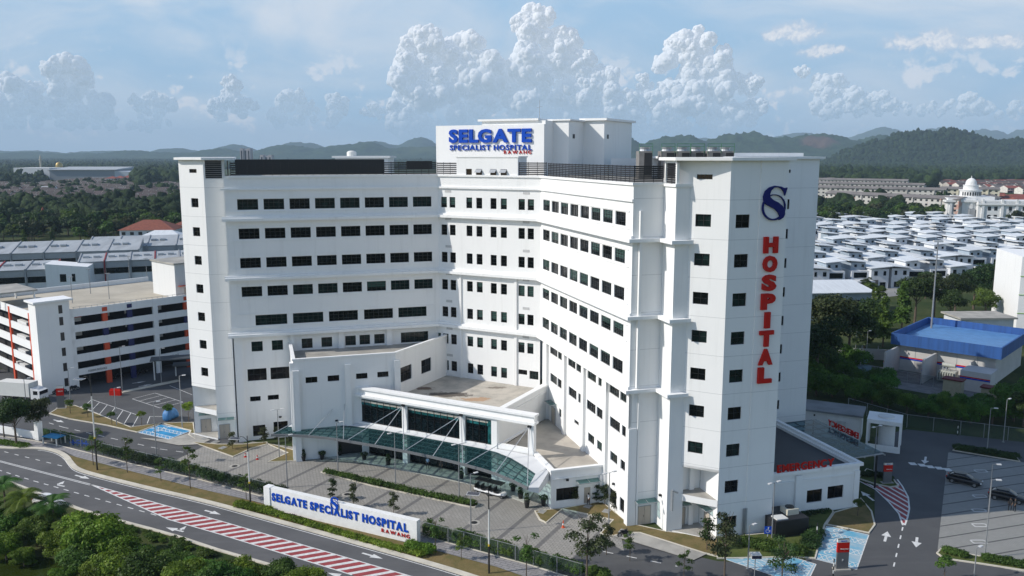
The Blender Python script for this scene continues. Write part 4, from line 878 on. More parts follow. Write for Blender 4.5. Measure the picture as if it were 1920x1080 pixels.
mb = MB(); d = (at(520, 1006) - at(467, 1014.5)); d.z = 0; d.normalize(); n = Vector((d.y, -d.x, 0)); strips(mb, hat, tuple(at(169, 908))[:2], d, n, 1.28, .5, -2, 60, .012)
line(mb, px((169, 908), (410, 976), (775, 1082)), .18, .014); line(mb, px((169, 908), (316, 974), (410, 1001), (660, 1078)), .18, .014)
dl = px((-120, 834), (170, 909)); line(mb, dl, .13, .013, off=.14); line(mb, dl, .13, .013, off=-.14)
line(mb, px((8, 847), (129, 877)), .16, .013, (1.0, 1.5)); line(mb, px((-20, 876), (64, 902), (310, 971)), .16, .013, (1.0, 1.15))
far_in = [p + Vector((0, -.75, 0)) for p in far_k]; line(mb, far_in[10:], .12, .011)
for a, b in [((141, 891), (168, 898)), ((384, 957), (414, 965)), ((679, 1037), (718, 1048)), ((637, 1080), (614, 1074))]: arrow(mb, at(*a), at(*b))
arrow(mb, at(344, 997), at(311, 989)); arrow(mb, at(337, 995), at(350, 986), hw=.7, hl=1.0); arrow(mb, at(110, 909), at(121, 902), hl=1.1); line(mb, px((121, 912), (109, 910), (109, 907)), .25, .016)
tag(mb.build('road_marking', M_WHITE), 'white lane lines, arrows and hatch bars on the main road', kind='structure')
# footpath and verge
path_u = px((-120, 806), (40, 823), (107, 835), (175, 852), (250, 871), (375, 900), (475, 927), (640, 968), (785, 1003), (1000, 1062), (1120, 1100)); path_l = px((-120, 818), (40, 836), (120, 846), (142, 857), (250, 885), (375, 917), (475, 940), (640, 985), (785, 1024), (930, 1063), (1050, 1105))
sheet('verge', [*[p for p in far_k[14:]], *reversed(path_l[3:])], .02, M_VERGE, 'dry brown grass verge between road and footpath')
sheet('footpath', [*path_u, *reversed(path_l)], .05, M_WALK, 'grey paved footpath along the hospital fence'); sheet('verge', px((-120, 802), (40, 822), (107, 834), (104, 845), (75, 840), (0, 841), (-120, 826)), .03, M_WALK, 'paved strip at the left road corner')
kerb('kerb', path_u, .2, .1, label='low kerb on the hospital side of the footpath')
# hospital forecourt
sheet('car_park_ground', px((-200, 700), (60, 690), (360, 640), (480, 700), (480, 800), (400, 905), (350, 893), (-200, 806)), .004, M_ASPH2, 'dark asphalt car park and drive left of the hospital')
plaza = [*px((310, 872), (380, 838), (440, 842)), *[Vector((*PQ(-44, 46), 0)), Vector((*PQ(-30, 36), 0)), Vector((*CE(-4, 17), 0)), Vector((*CE(28, 17), 0)), Vector((*PQ(-.2, 2), 0)), Vector((*PQ(-3, -6), 0))], *px((1125, 1007), (1062, 1056), (785, 1000), (640, 966), (475, 925), (375, 898))]
sheet('plaza', plaza, .008, M_PAVE, 'pale grey block paving of the hospital forecourt')
mb = MB(); cx = CE(-15.5, 0); strips(mb, plaza, cx, CE.b, CE.a, 5.0, .55, 0, 12, .012); o = mb.build('paving_band', pm('dark_paver_band', (.15, .145, .14), .85, .2, 2)); tag(o, 'dark paver bands crossing the forecourt', kind='structure')
sheet('drive', px((1062, 1056), (1125, 1007), (1180, 1015), (1270, 1035), (1345, 1052), (1500, 1060), (1560, 1000), (1640, 985), (1640, 820), (1700, 805), (1930, 830), (2200, 850), (2300, 1200), (900, 1200), (1000, 1100)), .0052, M_ASPH2, 'dark asphalt drive right of the hospital')
ISL = 0
def island(pts, label, mat=None, h=.1, k=True, hk=.14):
    global ISL
    P = px(*pts) if not isinstance(pts[0], Vector) else pts
    ISL += 1; h = h + .004 * (ISL % 9)
    mb = MB(); mb.prism(WF, [tuple(p)[:2] for p in P], 0, h, bot=False); o = mb.build('planting_bed', mat or M_VERGE); tag(o, label, kind='structure')
    if k: kerb('kerb', P, .2, hk, True, label='kerb round the ' + label)
island([(93, 776), (112, 764), (140, 761), (165, 770), (245, 802), (302, 794), (257, 811), (200, 798), (130, 786)], 'grass strip between the left car park and the drive'); island([(303, 794), (362, 793), (366, 824), (354, 816), (358, 808)], 'small grass corner right of the bright blue bays')
island([(410, 834), (454, 834), (500, 830), (502, 833), (470, 842), (437, 857), (362, 830)], 'lawn in front of the left tower')
island([(500, 832), (555, 846), (555, 865), (503, 867), (540, 850)], 'small lawn beside the podium')
island([(1003, 959), (1054, 955), (1024, 981), (1012, 975)], 'triangular bed at the annex corner')
island([tuple(at(1054, 954)), tuple(at(1100, 950)), tuple(at(1128, 944)), tuple(at(1175, 988)), tuple(at(1250, 1003)), tuple(at(1345, 1012)), tuple(at(1345, 1042)), tuple(at(1270, 1030)), tuple(at(1200, 1012)), tuple(at(1125, 1002)), tuple(at(1150, 975)), tuple(at(1105, 965))] and px((1054, 955), (1128, 942), (1178, 982), (1250, 998), (1345, 1010), (1345, 1044), (1320, 1038), (1200, 1000), (1172, 1000), (1150, 1006), (1126, 1001), (1150, 976), (1105, 966)), 'lawn along the foot of the right wing')
sheet('service_pad', px((1126, 1001), (1170, 1000), (1200, 1000), (1325, 1040), (1300, 1052), (1180, 1015)), .105, M_CONC, 'pale concrete path to the tower doors')
sheet('service_pad', px((262, 822), (316, 825), (358, 812), (395, 826), (375, 834), (335, 836)), .11, M_CONC, 'pale concrete slab beside the blue bays')
island([(602, 886), (615, 880), (700, 899), (800, 923), (898, 946), (890, 952), (880, 951), (780, 929), (700, 912)], 'long planting bed in the forecourt', verge_mat('dark_planting_soil', (.05, .045, .03), (.03, .03, .018)))
island([(1345, 1010), (1450, 1000), (1500, 960), (1560, 955), (1562, 962), (1546, 985), (1528, 1048), (1500, 1045), (1345, 1048)], 'shrub bed round the tower foot', M_LAWN)
island([(1564, 962), (1600, 952), (1614, 935), (1634, 960), (1640, 985), (1629, 1000), (1550, 984)], 'brown bed beside the blue emergency bays')
island([(1610, 898), (1625, 880), (1672, 895), (1684, 912), (1670, 914), (1640, 908)], 'kerbed island with the emergency totem', M_LAWN)
island([(1787, 845), (1795, 838), (1905, 857), (1912, 866)], 'hedge island at the far end of the parking lot', M_LAWN)
island([(1757, 1038), (1765, 1030), (1840, 1045), (1950, 1062), (1950, 1075), (1840, 1058), (1770, 1048)], 'hedge island at the near end of the parking lot', M_LAWN)
# blue accessible bays
M_BAY = pm('blue_bay_paint', (.02, .25, .50), .7, .3, .5); M_BAY2 = pm('faded_blue_bay_paint', (.10, .36, .52), .7, .4, .5, col2=(.35, .45, .5))
def bays(pts, mat, label, nn):
    P = px(*pts); sheet('parking_bay', P, .012, mat, label); mb = MB(); a, b, c, d = P
    def L(u, v): return a.lerp(b, u).lerp(d.lerp(c, u), v)
    line(mb, [a, b, c, d, a], .12, .018)
    for k in range(nn):
        v0, v1 = (k + .52) / nn, (k + .92) / nn
        for vv in (v0, v1): line(mb, [L(0, vv), L(1, vv)], .1, .018)
        for i in range(8): line(mb, [L(i / 8, v0), L((i + 1) / 8, v1)], .08, .02); line(mb, [L(i / 8, v1), L((i + 1) / 8, v0)], .08, .019)
        ctr = L(.3, (k + .26) / nn); ring = [ctr + Vector((.5 * math.cos(t), .5 * math.sin(t), 0)) for t in np.linspace(0, 5.2, 14)]; line(mb, ring, .14, .02); line(mb, [ctr, ctr + Vector((.5, .7, 0)), ctr + Vector((.9, .7, 0))], .14, .021)
    o = mb.build('bay_marking', M_WHITE); tag(o, 'white lines on the ' + label, kind='structure')
bays([(302, 796), (357, 808), (316, 824), (258, 811)], M_BAY, 'bright blue accessible parking bays left of the hospital', 2)
bays([(1550, 986), (1629, 1003), (1606, 1068), (1523, 1047)], M_BAY2, 'faded blue bays behind the emergency block', 3)
bays([(1340, 1042), (1440, 1030), (1530, 1058), (1510, 1100)], M_BAY2, 'pale blue bays at the foot of the tower', 2)
# car park lines on the left
mb = MB()
line(mb, px((172, 749), (260, 779)), .12, .014); line(mb, px((151, 762), (247, 802)), .12, .014)
for i in range(7): a = at(172 + 14.7 * i, 749 + 5 * i); b = at(156 + 15.2 * i, 764 + 6.4 * i); line(mb, [a, b], .12, .014)
q = px((248, 748), (291, 737), (343, 754), (300, 765)); line(mb, [*q, q[0]], .12, .014)
for i in range(1, 4): line(mb, [q[1].lerp(q[2], i / 4), q[0].lerp(q[3], i / 4)], .12, .014)
line(mb, px((318, 723), (362, 741)), .12, .014); line(mb, px((276, 794), (281, 781), (330, 781)), .12, .014)
for p in [((248, 719), (274, 715)), ((260, 725), (286, 720)), ((100, 787), (120, 792))]: arrow(mb, at(*p[0]), at(*p[1]))
line(mb, px((92, 793), (118, 801), (210, 822), (300, 842), (345, 848)), .14, .014, (1.4, 1.6))
o = mb.build('bay_marking', M_WHITE); tag(o, 'white parking lines and arrows in the left car park', kind='structure')
kerb('kerb', px((228, 736), (335, 714)), 1.2, .14, label='long concrete kerb island in the left car park')
# east side: paved lot, lines, hatch
lot = px((1778, 848), (1913, 866), (1990, 880), (2000, 1090), (1757, 1040)); sheet('parking_lot', lot, .010, M_LOT, 'grey block paved parking lot at the right edge')
mb = MB(); strips(mb, lot, tuple(PQ(0, -40)), PQ.a, PQ.b, 2.6, .2, 0, 26, .014); o = mb.build('bay_marking', pm('dark_bay_line', (.06, .06, .06), .8, 0)); tag(o, 'dark paver lines between bays of the right lot', kind='structure')
e = lambda x, y: at(1440 + x / 3.177, 740 + y / 3.177)
red = [e(545, 515), e(640, 545), e(770, 520), e(800, 560), e(835, 615), e(842, 680), e(832, 730), e(815, 778), e(800, 770), e(780, 710), e(720, 640), e(640, 565)]
sheet('road_marking', red, .008, M_REDP, 'red hatched wedge beside the emergency entrance')
mb = MB(); d = (e(830, 660) - e(650, 555)); d.normalize(); n = Vector((-d.y, d.x, 0)); strips(mb, red, tuple(e(800, 770))[:2], d, n, 1.0, .32, -2, 40, .012)
line(mb, [e(545, 515), e(640, 565), e(720, 640), e(780, 710), e(803, 778)], .2, .014); line(mb, [e(770, 505), e(800, 545), e(835, 610), e(842, 680), e(832, 730), e(815, 778)], .2, .014); line(mb, [e(803, 790), e(745, 1040)], .16, .014, (1.1, 1.5))
for a, b in [((695, 875), (712, 815)), ((888, 850), (882, 910)), ((940, 370), (932, 412)), ((630, 632), (553, 575))]: arrow(mb, e(*a), e(*b), .3, hw=1.1, hl=1.5)
for x, y in [(862, 412), (918, 420), (967, 430), (1020, 438), (1070, 446)]: c = e(x, y); mb.face([(c.x - .5, c.y - .5, .014), (c.x + .45, c.y - .6, .014), (c.x + .5, c.y + .5, .014), (c.x - .45, c.y + .6, .014)])
for x, y in [(1268, 455), (1262, 605), (1258, 690), (1262, 778), (1255, 876)]: p_ = e(x, y); line(mb, [p_ + Vector((-.8, -.4, 0)), p_ + Vector((.8, -.4, 0)), p_ + Vector((.8, .4, 0)), p_ + Vector((-.8, .4, 0)), p_ + Vector((-.8, -.4, 0))], .14, .018)
line(mb, [e(540, 625), e(590, 680), e(615, 740), e(600, 825)], .18, .014)
line(mb, px((1372, 1032), (1400, 1042)), .14, .014, (1.2, 1.6)); line(mb, px((1131, 1034), (1270, 1062)), .14, .014, (1.2, 1.6))
o = mb.build('road_marking', M_WHITE); tag(o, 'white arrows and crossing blocks on the right hand drive', kind='structure')
def grate(x, y, w=1.1, l=.9, label=None):
    c = at(x, y); f = Fr((c.x, c.y), 28, 1); mb = MB(); mb.box(f, -w / 2, w / 2, -l / 2, l / 2, 0, .16, 0)
    for i in range(5): mb.box(f, -w / 2 + .1, w / 2 - .1, -l / 2 + .12 + i * (l - .2) / 5, -l / 2 + .12 + i * (l - .2) / 5 + .06, .16, .175, 1)
    o = mb.build('drain_cover', [M_CONC, M_GREY]); tag(o, label, 'drain cover', 'drain covers set in the lawns')
for x, y, l in [(383, 824, 'left tower lawn, leftmost of three'), (404, 830, 'left tower lawn, middle of three'), (418, 841, 'left tower lawn, nearest of three'), (1016, 961, 'triangular annex bed'), (1102, 951, 'grass before the annex door'), (1137, 960, 'grass between annex and right wing'), (1168, 998, 'grass by the parked motorcycle'), (615, 829, 'beside podium')]:
    grate(x, y, label='square drain cover in the ' + l)
for x, y, l in [(440, 874, 'near the traffic cones'), (651, 927, 'behind the sign wall'), (889, 980, 'beside the lamp post in the forecourt')]:
    c = at(x, y); mb = MB(); mb.lathe((c.x, c.y, 0), [(.75, 0), (.75, .018)], 16, 1); mb.lathe((c.x, c.y, 0), [(.42, .019), (.42, .03)], 16, 0); o = mb.build('manhole_cover', [M_LOUVRE, M_CONC]); tag(o, 'round black manhole cover ' + l, 'manhole cover', 'manhole covers in the forecourt')
# pond bottom left
sheet('pond', px((-80, 1020), (40, 1040), (120, 1050), (200, 1075), (170, 1200), (-100, 1200)), .02, pm('green_pond_water', (.030, .045, .008), .12, .3, .3), 'murky green pond at the lower left')
# ================================================================ vegetation
def leaf_mat(name, c1, c2, objrand=0.25, trans=.3):
    m = bpy.data.materials.new(name); m.use_nodes = True; nt = m.node_tree; nt.nodes.clear(); N = NT(nt); out = N.node('ShaderNodeOutputMaterial')
    g = N.node('ShaderNodeNewGeometry'); oi = N.node('ShaderNodeObjectInfo')
    k = N.mix(g.outputs['Random Per Island'], (*c1, 1), (*c2, 1)); k = N.mix(N.sstep(N.noise(g.outputs['Position'], .5, 3, .6), .35, .65), k, (*[x * .62 for x in c1], 1))
    hs = N.node('ShaderNodeHueSaturation'); N.link(k, hs.inputs['Color']); N.put(hs.inputs['Value'], N.m('MULTIPLY_ADD', oi.outputs['Random'], 2 * objrand, 1 - objrand)); N.put(hs.inputs['Hue'], N.m('MULTIPLY_ADD', N.m('FRACT', N.m('MULTIPLY', oi.outputs['Random'], 9.7)), .035, .487))
    d = N.node('ShaderNodeBsdfPrincipled'); d.inputs['Roughness'].default_value = .55; d.inputs['Specular IOR Level'].default_value = .25; t = N.node('ShaderNodeBsdfTranslucent')
    N.link(hs.outputs[0], d.inputs['Base Color']); N.link(hs.outputs[0], t.inputs[0]); mx = N.node('ShaderNodeMixShader'); mx.inputs[0].default_value = trans + .08
    N.link(d.outputs[0], mx.inputs[1]); N.link(t.outputs[0], mx.inputs[2]); N.link(mx.outputs[0], out.inputs[0]); return m
L_DARK = leaf_mat('dark_leaves', (.035, .070, .020), (.075, .125, .032)); L_MID = leaf_mat('mid_leaves', (.075, .140, .022), (.140, .210, .040)); L_LIGHT = leaf_mat('light_leaves', (.115, .205, .018), (.215, .300, .035))
L_BR = leaf_mat('bright_leaves', (.070, .165, .020), (.130, .225, .035)); L_OLIVE = leaf_mat('olive_leaves', (.050, .070, .025), (.100, .110, .045)); L_FAR = leaf_mat('far_leaves', (.020, .040, .015), (.045, .075, .022), .3, .15)
M_BARK = pm('bark', (.12, .09, .065), .9, .35, 3)
def np_mesh(name, V, Fq, mat, smooth=False):
    me = bpy.data.meshes.new(name); k = Fq.shape[1]; me.vertices.add(len(V)); me.vertices.foreach_set('co', V.astype(np.float32).ravel()); me.loops.add(Fq.size); me.loops.foreach_set('vertex_index', Fq.astype(np.int32).ravel())
    me.polygons.add(len(Fq)); me.polygons.foreach_set('loop_start', np.arange(0, Fq.size, k, dtype=np.int32)); me.polygons.foreach_set('loop_total', np.full(len(Fq), k, dtype=np.int32))
    if smooth: me.polygons.foreach_set('use_smooth', np.ones(len(Fq), dtype=bool))
    me.update(); me.validate(); me.materials.append(mat); return me
def leaves(name, lobes, n, size, mat, seed=0, shell=(.55, 1.0), asp=.55, droop=0.0):
    """leaf cards scattered through the volume of several uneven lobes"""
    g = np.random.default_rng(seed); w = np.array([l[3] * l[4] * l[5] for l in lobes]) ** .67; w = w / w.sum(); idx = g.choice(len(lobes), n, p=w); L = np.array(lobes)[idx]
    d = g.normal(0, 1, (n, 3)); d /= np.linalg.norm(d, axis=1)[:, None]; d[:, 2] = np.where(d[:, 2] < -.35, -d[:, 2] * .6, d[:, 2]); r = g.uniform(shell[0], shell[1], n) ** .6
    bump = 1 + .22 * np.sin(d[:, 0] * 7 + idx) * np.cos(d[:, 1] * 6 + idx * 2) * np.cos(d[:, 2] * 5)
    P = L[:, :3] + d * L[:, 3:6] * (r * bump)[:, None]
    nn = d + g.normal(0, .65, (n, 3)) + np.array([0, 0, .35 - droop]); nn /= np.linalg.norm(nn, axis=1)[:, None]
    t = np.cross(nn, g.normal(0, 1, (n, 3))); t /= np.linalg.norm(t, axis=1)[:, None]; b = np.cross(nn, t); s = size * g.uniform(.6, 1.35, n)[:, None]
    V = np.stack([P - t * s * .5, P - b * s * asp * .5 + nn * s * .08, P + t * s * .5, P + b * s * asp * .5 + nn * s * .08], 1).reshape(-1, 3)
    return np_mesh(name, V, np.arange(n * 4).reshape(-1, 4), mat)
def trunk_mesh(h, r, limbs=4, seed=0, spread=1.0, top=.75, lean=0.0, name='trunk'):
    g = random.Random(seed); mb = MB(); p = Vector((0, 0, 0)); q = Vector((lean * .4, 0, h * .45)); mb.tube(p, q, r, r * .75, 7); e = Vector((lean, g.uniform(-.1, .1), h * top)); mb.tube(q, e, r * .75, r * .3, 6)
    for i in range(limbs):
        a = i * 2.4 + g.random(); s = q.lerp(e, g.uniform(.0, .8)); t = s + Vector((math.cos(a) * spread * g.uniform(.5, 1), math.sin(a) * spread * g.uniform(.5, 1), h * g.uniform(.15, .35))); mb.tube(s, t, r * .4, r * .12, 5)
    return mb.mesh(name, [M_BARK])
def lobes_round(cx, cz, rx, rz, n, seed, k=.55):
    g = random.Random(seed); out = [(0, 0, cz, rx * .75, rx * .75, rz * .8)]
    for i in range(n):
        a = i * 2.4 + g.random() * .6; rr = rx * g.uniform(.4, .75); out.append((math.cos(a) * rr, math.sin(a) * rr, cz + rz * g.uniform(-.55, .65), rx * k * g.uniform(.6, 1.1), rx * k * g.uniform(.6, 1.1), rz * k * g.uniform(.6, 1)))
    return out
TP = {}
def proto(kind, crown, trunk):
    TP.setdefault(kind, []).append((crown, trunk))
for s in range(4):
    proto('sapling', leaves('crown', [(random.Random(s * 9 + i).uniform(-.75, .75), random.Random(s * 7 + i + 3).uniform(-.75, .75), 2.2 + i * .42, .62 - .04 * i, .62 - .04 * i, .42) for i in range(7)], 620, .24, L_MID, s, (.1, 1)), trunk_mesh(5, .05, 6, s, .7, .92))
    proto('clipped', leaves('crown', lobes_round(0, 2.1, .85, .8, 6, s, .5), 1500, .17, [L_MID, L_LIGHT][s % 2], 10 + s, (.6, 1)), trunk_mesh(1.6, .07, 3, s, .3, .9))
    proto('street', leaves('crown', [(random.Random(s * 5 + i).uniform(-1.3, 1.3), random.Random(s * 3 + i + 8).uniform(-1.3, 1.3), 3.0 + i * .5, 1.15 - .05 * i, 1.15 - .05 * i, .62) for i in range(8)], 1700, .26, [L_DARK, L_OLIVE][s % 2], 20 + s, (.2, 1)), trunk_mesh(7, .10, 7, s, 1.3, .92))
    proto('broad', leaves('crown', lobes_round(0, 6.2, 3.6, 2.9, 11, 30 + s, .5), 5200, .42, [L_DARK, L_MID, L_DARK, L_OLIVE][s], 30 + s, (.55, 1)), trunk_mesh(6.5, .25, 6, s, 2.0, .85))
    proto('far', leaves('crown', lobes_round(0, 6.4, 4.0, 3.6, 8, 50 + s, .52), 900, 1.15, [L_DARK, L_MID, L_DARK, L_OLIVE][s], 50 + s, (.62, 1), .8), trunk_mesh(6.5, .3, 3, s, 1.6, .8))
    proto('tall', leaves('crown', [(random.Random(s + i).uniform(-.8, .8), random.Random(s + i + 50).uniform(-.8, .8), 2.8 + 1.45 * i, 2.3 - .22 * i, 2.3 - .22 * i, 1.3) for i in range(7)], 1700, .75, [L_DARK, L_MID][s % 2], 70 + s, (.5, 1), .6), trunk_mesh(11, .22, 5, s, 1.0, .9))
    proto('bush', leaves('crown', lobes_round(0, 1.2, 1.7, 1.2, 8, 90 + s, .55), 2600, .26, [L_MID, L_DARK, L_LIGHT, L_MID][s], 90 + s, (.5, 1)), trunk_mesh(1.2, .1, 5, s, .8, .8))
    proto('big_bush', leaves('crown', lobes_round(0, 2.6, 3.1, 2.4, 12, 110 + s, .5), 8500, .33, [L_LIGHT, L_MID, L_BR, L_LIGHT][s], 110 + s, (.5, 1)), trunk_mesh(2.6, .2, 6, s, 1.4, .8))
    proto('young', leaves('crown', [(random.Random(s * 2 + i).uniform(-.4, .4), random.Random(s * 4 + i).uniform(-.4, .4), 1.0 + i * .42, .55, .55, .4) for i in range(6)], 800, .22, [L_DARK, L_OLIVE][s % 2], 130 + s, (.2, 1)), trunk_mesh(3.5, .045, 5, s, .4, .9))
    proto('low', leaves('crown', lobes_round(0, .45, .8, .5, 5, 150 + s, .55), 900, .17, [L_MID, L_LIGHT, L_DARK, L_MID][s], 150 + s, (.4, 1)), trunk_mesh(.4, .04, 3, s, .3, .8))
def tree(kind, P, h=None, label='', group=None, name='tree', cat='tree', seed=None, sx=1.0, base_h={'sapling': 5.1, 'clipped': 3.0, 'street': 7.3, 'broad': 9.0, 'far': 10.0, 'tall': 13.5, 'bush': 2.4, 'big_bush': 5.0, 'young': 3.6, 'low': .95}):
    s = seed if seed is not None else rng.randrange(4); c, t = TP[kind][s % 4]; r = bpy.data.objects.new(name, None); COL.objects.link(r); r.location = (P[0], P[1], P[2] if len(P) > 2 else 0); r.rotation_euler = (0, 0, rng.uniform(0, 6.28))
    k = (h / base_h[kind]) if h else 1; r.scale = (k * sx, k * sx, k); tag(r, label, cat, group)
    for nm, me in (('crown', c), ('trunk', t)): o = bpy.data.objects.new(nm, me); COL.objects.link(o); o.parent = r
    return r
# saplings along the roadside fence
fl = [(175, 872, 5.6), (239, 886, 5.4), (302, 902, 3.6), (357, 916, 6.0), (462, 936, 3.7), (817, 1031, 4.0), (865, 1049, 3.2), (987, 1082, 5.0), (1181, 1052, 3.6), (1282, 1085, 3.4)]
for i, (x, y, h) in enumerate(fl): tree('sapling', at(x, y), h, 'young staked tree on the roadside verge, %s from the left' % ORD[i], 'young trees along the road', 'young_tree', sx=1.15 if h > 5 else 1.3)
for i, (x, y, h) in enumerate([(624, 938, 3.2), (663, 951, 3.4), (738, 966, 3.3)]): tree('young', at(x, y), h, 'small tree behind the long sign wall, %s from the left' % ORD[i], 'small trees behind the sign wall', 'young_tree')
for x, y, h, l in [(1100, 1096, 8.2, 'tallest dark tree at the bottom edge in front of the right wing'), (1358, 1085, 7.4, 'large dark tree at the bottom edge in front of the right tower'), (1465, 1105, 6.0, 'dark tree at the bottom edge right of the blue bays')]: tree('street', at(x, y), h, l, 'large trees at the bottom edge', 'leafy_tree', sx=1.1)
tree('young', at(1137, 1040), 4.0, 'thin young tree left of the tallest dark tree', None, 'young_tree')
for x, y, h, l in [(1077, 947, 2.9, 'slim shrub before the dark annex window'), (1119, 943, 2.7, 'slim shrub right of the annex door'), (1134, 948, 3.0, 'middle shrub between annex and right wing'), (1153, 960, 3.0, 'shrub under the ground floor windows of the right wing'), (436, 843, 3.0, 'shrub at the foot of the left tower'), (495, 833, 3.0, 'dark shrub below the left wing'), (521, 829, 2.6, 'second shrub below the left wing beside the canopy'), (548, 838, 2.8, 'shrub hidden behind the canopy tip'), (1325, 1032, 4.0, 'bright green shrub at the tower corner')]:
    tree('young', at(x, y), h, l, None, 'shrub', 'shrub', sx=1.25)
for i, (x, y, h) in enumerate([(132, 776, 2.9), (165, 783, 2.8), (210, 797, 2.7), (266, 797, 2.7), (316, 790, 3.4), (354, 791, 3.8)]): tree('clipped', at(x, y), h, 'small round tree in the left car park strip, %s from the left' % ORD[i], 'small round trees of the left car park', 'round_tree')
for x, y, h, l in [(1608, 968, 2.6, 'round dark tree on the brown bed by the emergency block'), (1770, 1092, 3.3, 'bright round tree at the bottom edge of the right drive')]: tree('clipped', at(x, y), h, l, None, 'round_tree')
for x, y, h, l in [(31, 836, 8.0, 'tall leafy tree at the far left by the entrance wall'), (72, 822, 6.8, 'dense leafy tree right of the tallest one at the far left'), (8, 820, 5.0, 'half seen tree at the left picture edge')]: tree('broad', at(x, y), h, l, 'leafy trees by the left gate', 'leafy_tree', sx=.85)
# clipped hedges along the fence
def hedge(pts, w, h, label, mat=L_DARK, n=3000, group=None, name='hedge', size=.2, seed=0):
    P = [Vector((p[0], p[1])) for p in pts]; lob = []; 
    for a, b in zip(P[:-1], P[1:]):
        L = (b - a).length; k = max(1, int(L / (w * .55)))
        for i in range(k): c = a.lerp(b, (i + .5) / k); lob.append((c.x - P[0].x + rng.uniform(-.1, .1), c.y - P[0].y + rng.uniform(-.1, .1), h * .45, w * .6, w * .55, h * .55 * rng.uniform(.8, 1.15)))
    me = leaves(name, lob, n, size, mat, seed, (.5, 1)); o = bpy.data.objects.new(name, me); COL.objects.link(o); o.location = (P[0].x, P[0].y, 0); return tag(o, label, 'hedge', group)
hx = [(178, 848), (250, 866), (312, 880), (375, 896), (435, 912), (495, 927), (540, 938)]
for i in range(6): a, b = at(*hx[i]), at(*hx[i + 1]); hedge([a.lerp(b, .03), a.lerp(b, .9)], 1.5, 1.9, 'dark hedge clump behind the roadside fence, %s from the left' % ORD[i], L_DARK, 5200, 'hedge clumps behind the fence', seed=i)
hx = [(795, 1003), (850, 1016), (915, 1033), (975, 1050), (1035, 1066), (1100, 1085), (1150, 1098)]
for i in range(6): a, b = at(*hx[i]), at(*hx[i + 1]); hedge([a.lerp(b, .05), a.lerp(b, .85)], 1.5, 1.8, 'hedge clump behind the fence right of the sign wall, %s from the left' % ORD[i], L_MID, 5200, 'hedge clumps right of the sign wall', seed=10 + i)
hedge(px((445, 950), (505, 962)), 1.5, .9, 'bright hedge round the lamp post left of the sign wall', L_LIGHT, 4500); hedge(px((470, 953), (640, 1003), (795, 1045)), 1.1, .7, 'long bright low hedge in front of the sign wall', L_LIGHT, 12000); hedge(px((765, 1028), (812, 1040)), 1.5, 1.2, 'bright hedge block at the right end of the sign wall', L_LIGHT, 4500)
hedge(px((500, 958), (590, 984)), .7, .5, 'strip of purple groundcover before the sign wall', leaf_mat('purple_leaves', (.06, .02, .035), (.10, .04, .05)), 2600)
hedge(px((610, 889), (700, 909), (800, 932), (893, 950)), 1.1, 1.0, 'long low hedge in the forecourt bed', L_MID, 9000)
hedge(px((1790, 843), (1908, 862)), 1.6, 1.1, 'dark hedge at the far end of the parking lot', L_DARK, 7000); hedge(px((1768, 1036), (1812, 1046)), 1.2, .9, 'short hedge at the near left corner of the parking lot', L_MID, 2500); hedge(px((1842, 1050), (1930, 1066)), 1.3, .9, 'long hedge at the near end of the parking lot', L_MID, 4500)
hedge(px((1615, 892), (1650, 893), (1668, 902)), 1.5, .7, 'dark groundcover round the red totem', L_DARK, 3500); hedge(px((1455, 980), (1500, 962), (1545, 955)), 2.6, .6, 'dark ground cover below the emergency wall', L_DARK, 6500); hedge(px((1385, 1020), (1450, 1032), (1510, 1042)), 2.2, 1.1, 'mid green shrubbery at the foot of the right tower', L_MID, 8000); hedge(px((1515, 1030), (1530, 1000)), 2.2, 1.0, 'shrubbery between chiller box and blue bays', L_DARK, 4000)
hedge(px((80, 815), (135, 826)), 1.5, 1.2, 'clipped hedge behind the blue pipes at the left', L_MID, 4000); hedge(px((-30, 828), (52, 838)), 1.8, .6, 'low green ground cover at the left road corner', L_LIGHT, 4000)
# jungle at the lower left
def palm(P, h, label, seed, s=1.0):
    r = thing('palm_tree', label, 'palm tree', P, rng.uniform(0, 6), 'palms at the lower left'); mb = MB(); mb.tube((0, 0, 0), (.15, .1, h), .14, .09, 8); lpart('trunk', mb, M_BARK, r)
    V = []; Fq = []; g = np.random.default_rng(seed)
    for k in range(13):
        a = k * 2.4; el = g.uniform(.15, 1.15); L = s * g.uniform(2.0, 2.7); pts = []
        for i in range(9):
            t = i / 8; pts.append(np.array([math.cos(a) * L * t * math.cos(el * (1 - .2 * t)), math.sin(a) * L * t * math.cos(el * (1 - .2 * t)), h + L * (math.sin(el) * t - .62 * t * t)]))
        for i in range(8):
            for q in range(3):
                c = pts[i] + (pts[i + 1] - pts[i]) * q / 3; d = pts[i + 1] - pts[i]; d /= np.linalg.norm(d); sd_ = np.cross(d, [0, 0, 1]); sd_ /= np.linalg.norm(sd_); ln = s * (.75 * math.sin(math.pi * min(1, (i + .6) / 8.6)) + .12)
                for sg in (-1, 1):
                    e = c + (sd_ * sg * .85 + d * .55) * ln + np.array([0, 0, -.28 * ln]); n = len(V); V += [c, c + d * .10, e + d * .03, e]; Fq.append([n, n + 1, n + 2, n + 3])
    o = bpy.data.objects.new('crown', np_mesh('crown', np.array(V), np.array(Fq), L_LIGHT if seed % 2 else L_BR)); COL.objects.link(o); o.parent = r
for i, (x, y, h, l) in enumerate([(14, 985, 5.2, 'tall palm at the left picture edge'), (52, 1000, 4.6, 'palm with a full crown, second from the left edge'), (102, 1005, 4.2, 'palm overhanging the parked white car'), (128, 1022, 2.4, 'small palm nearest the road kerb')]): palm(at(x, y), h, l, i, 1.15 if i < 3 else .9)
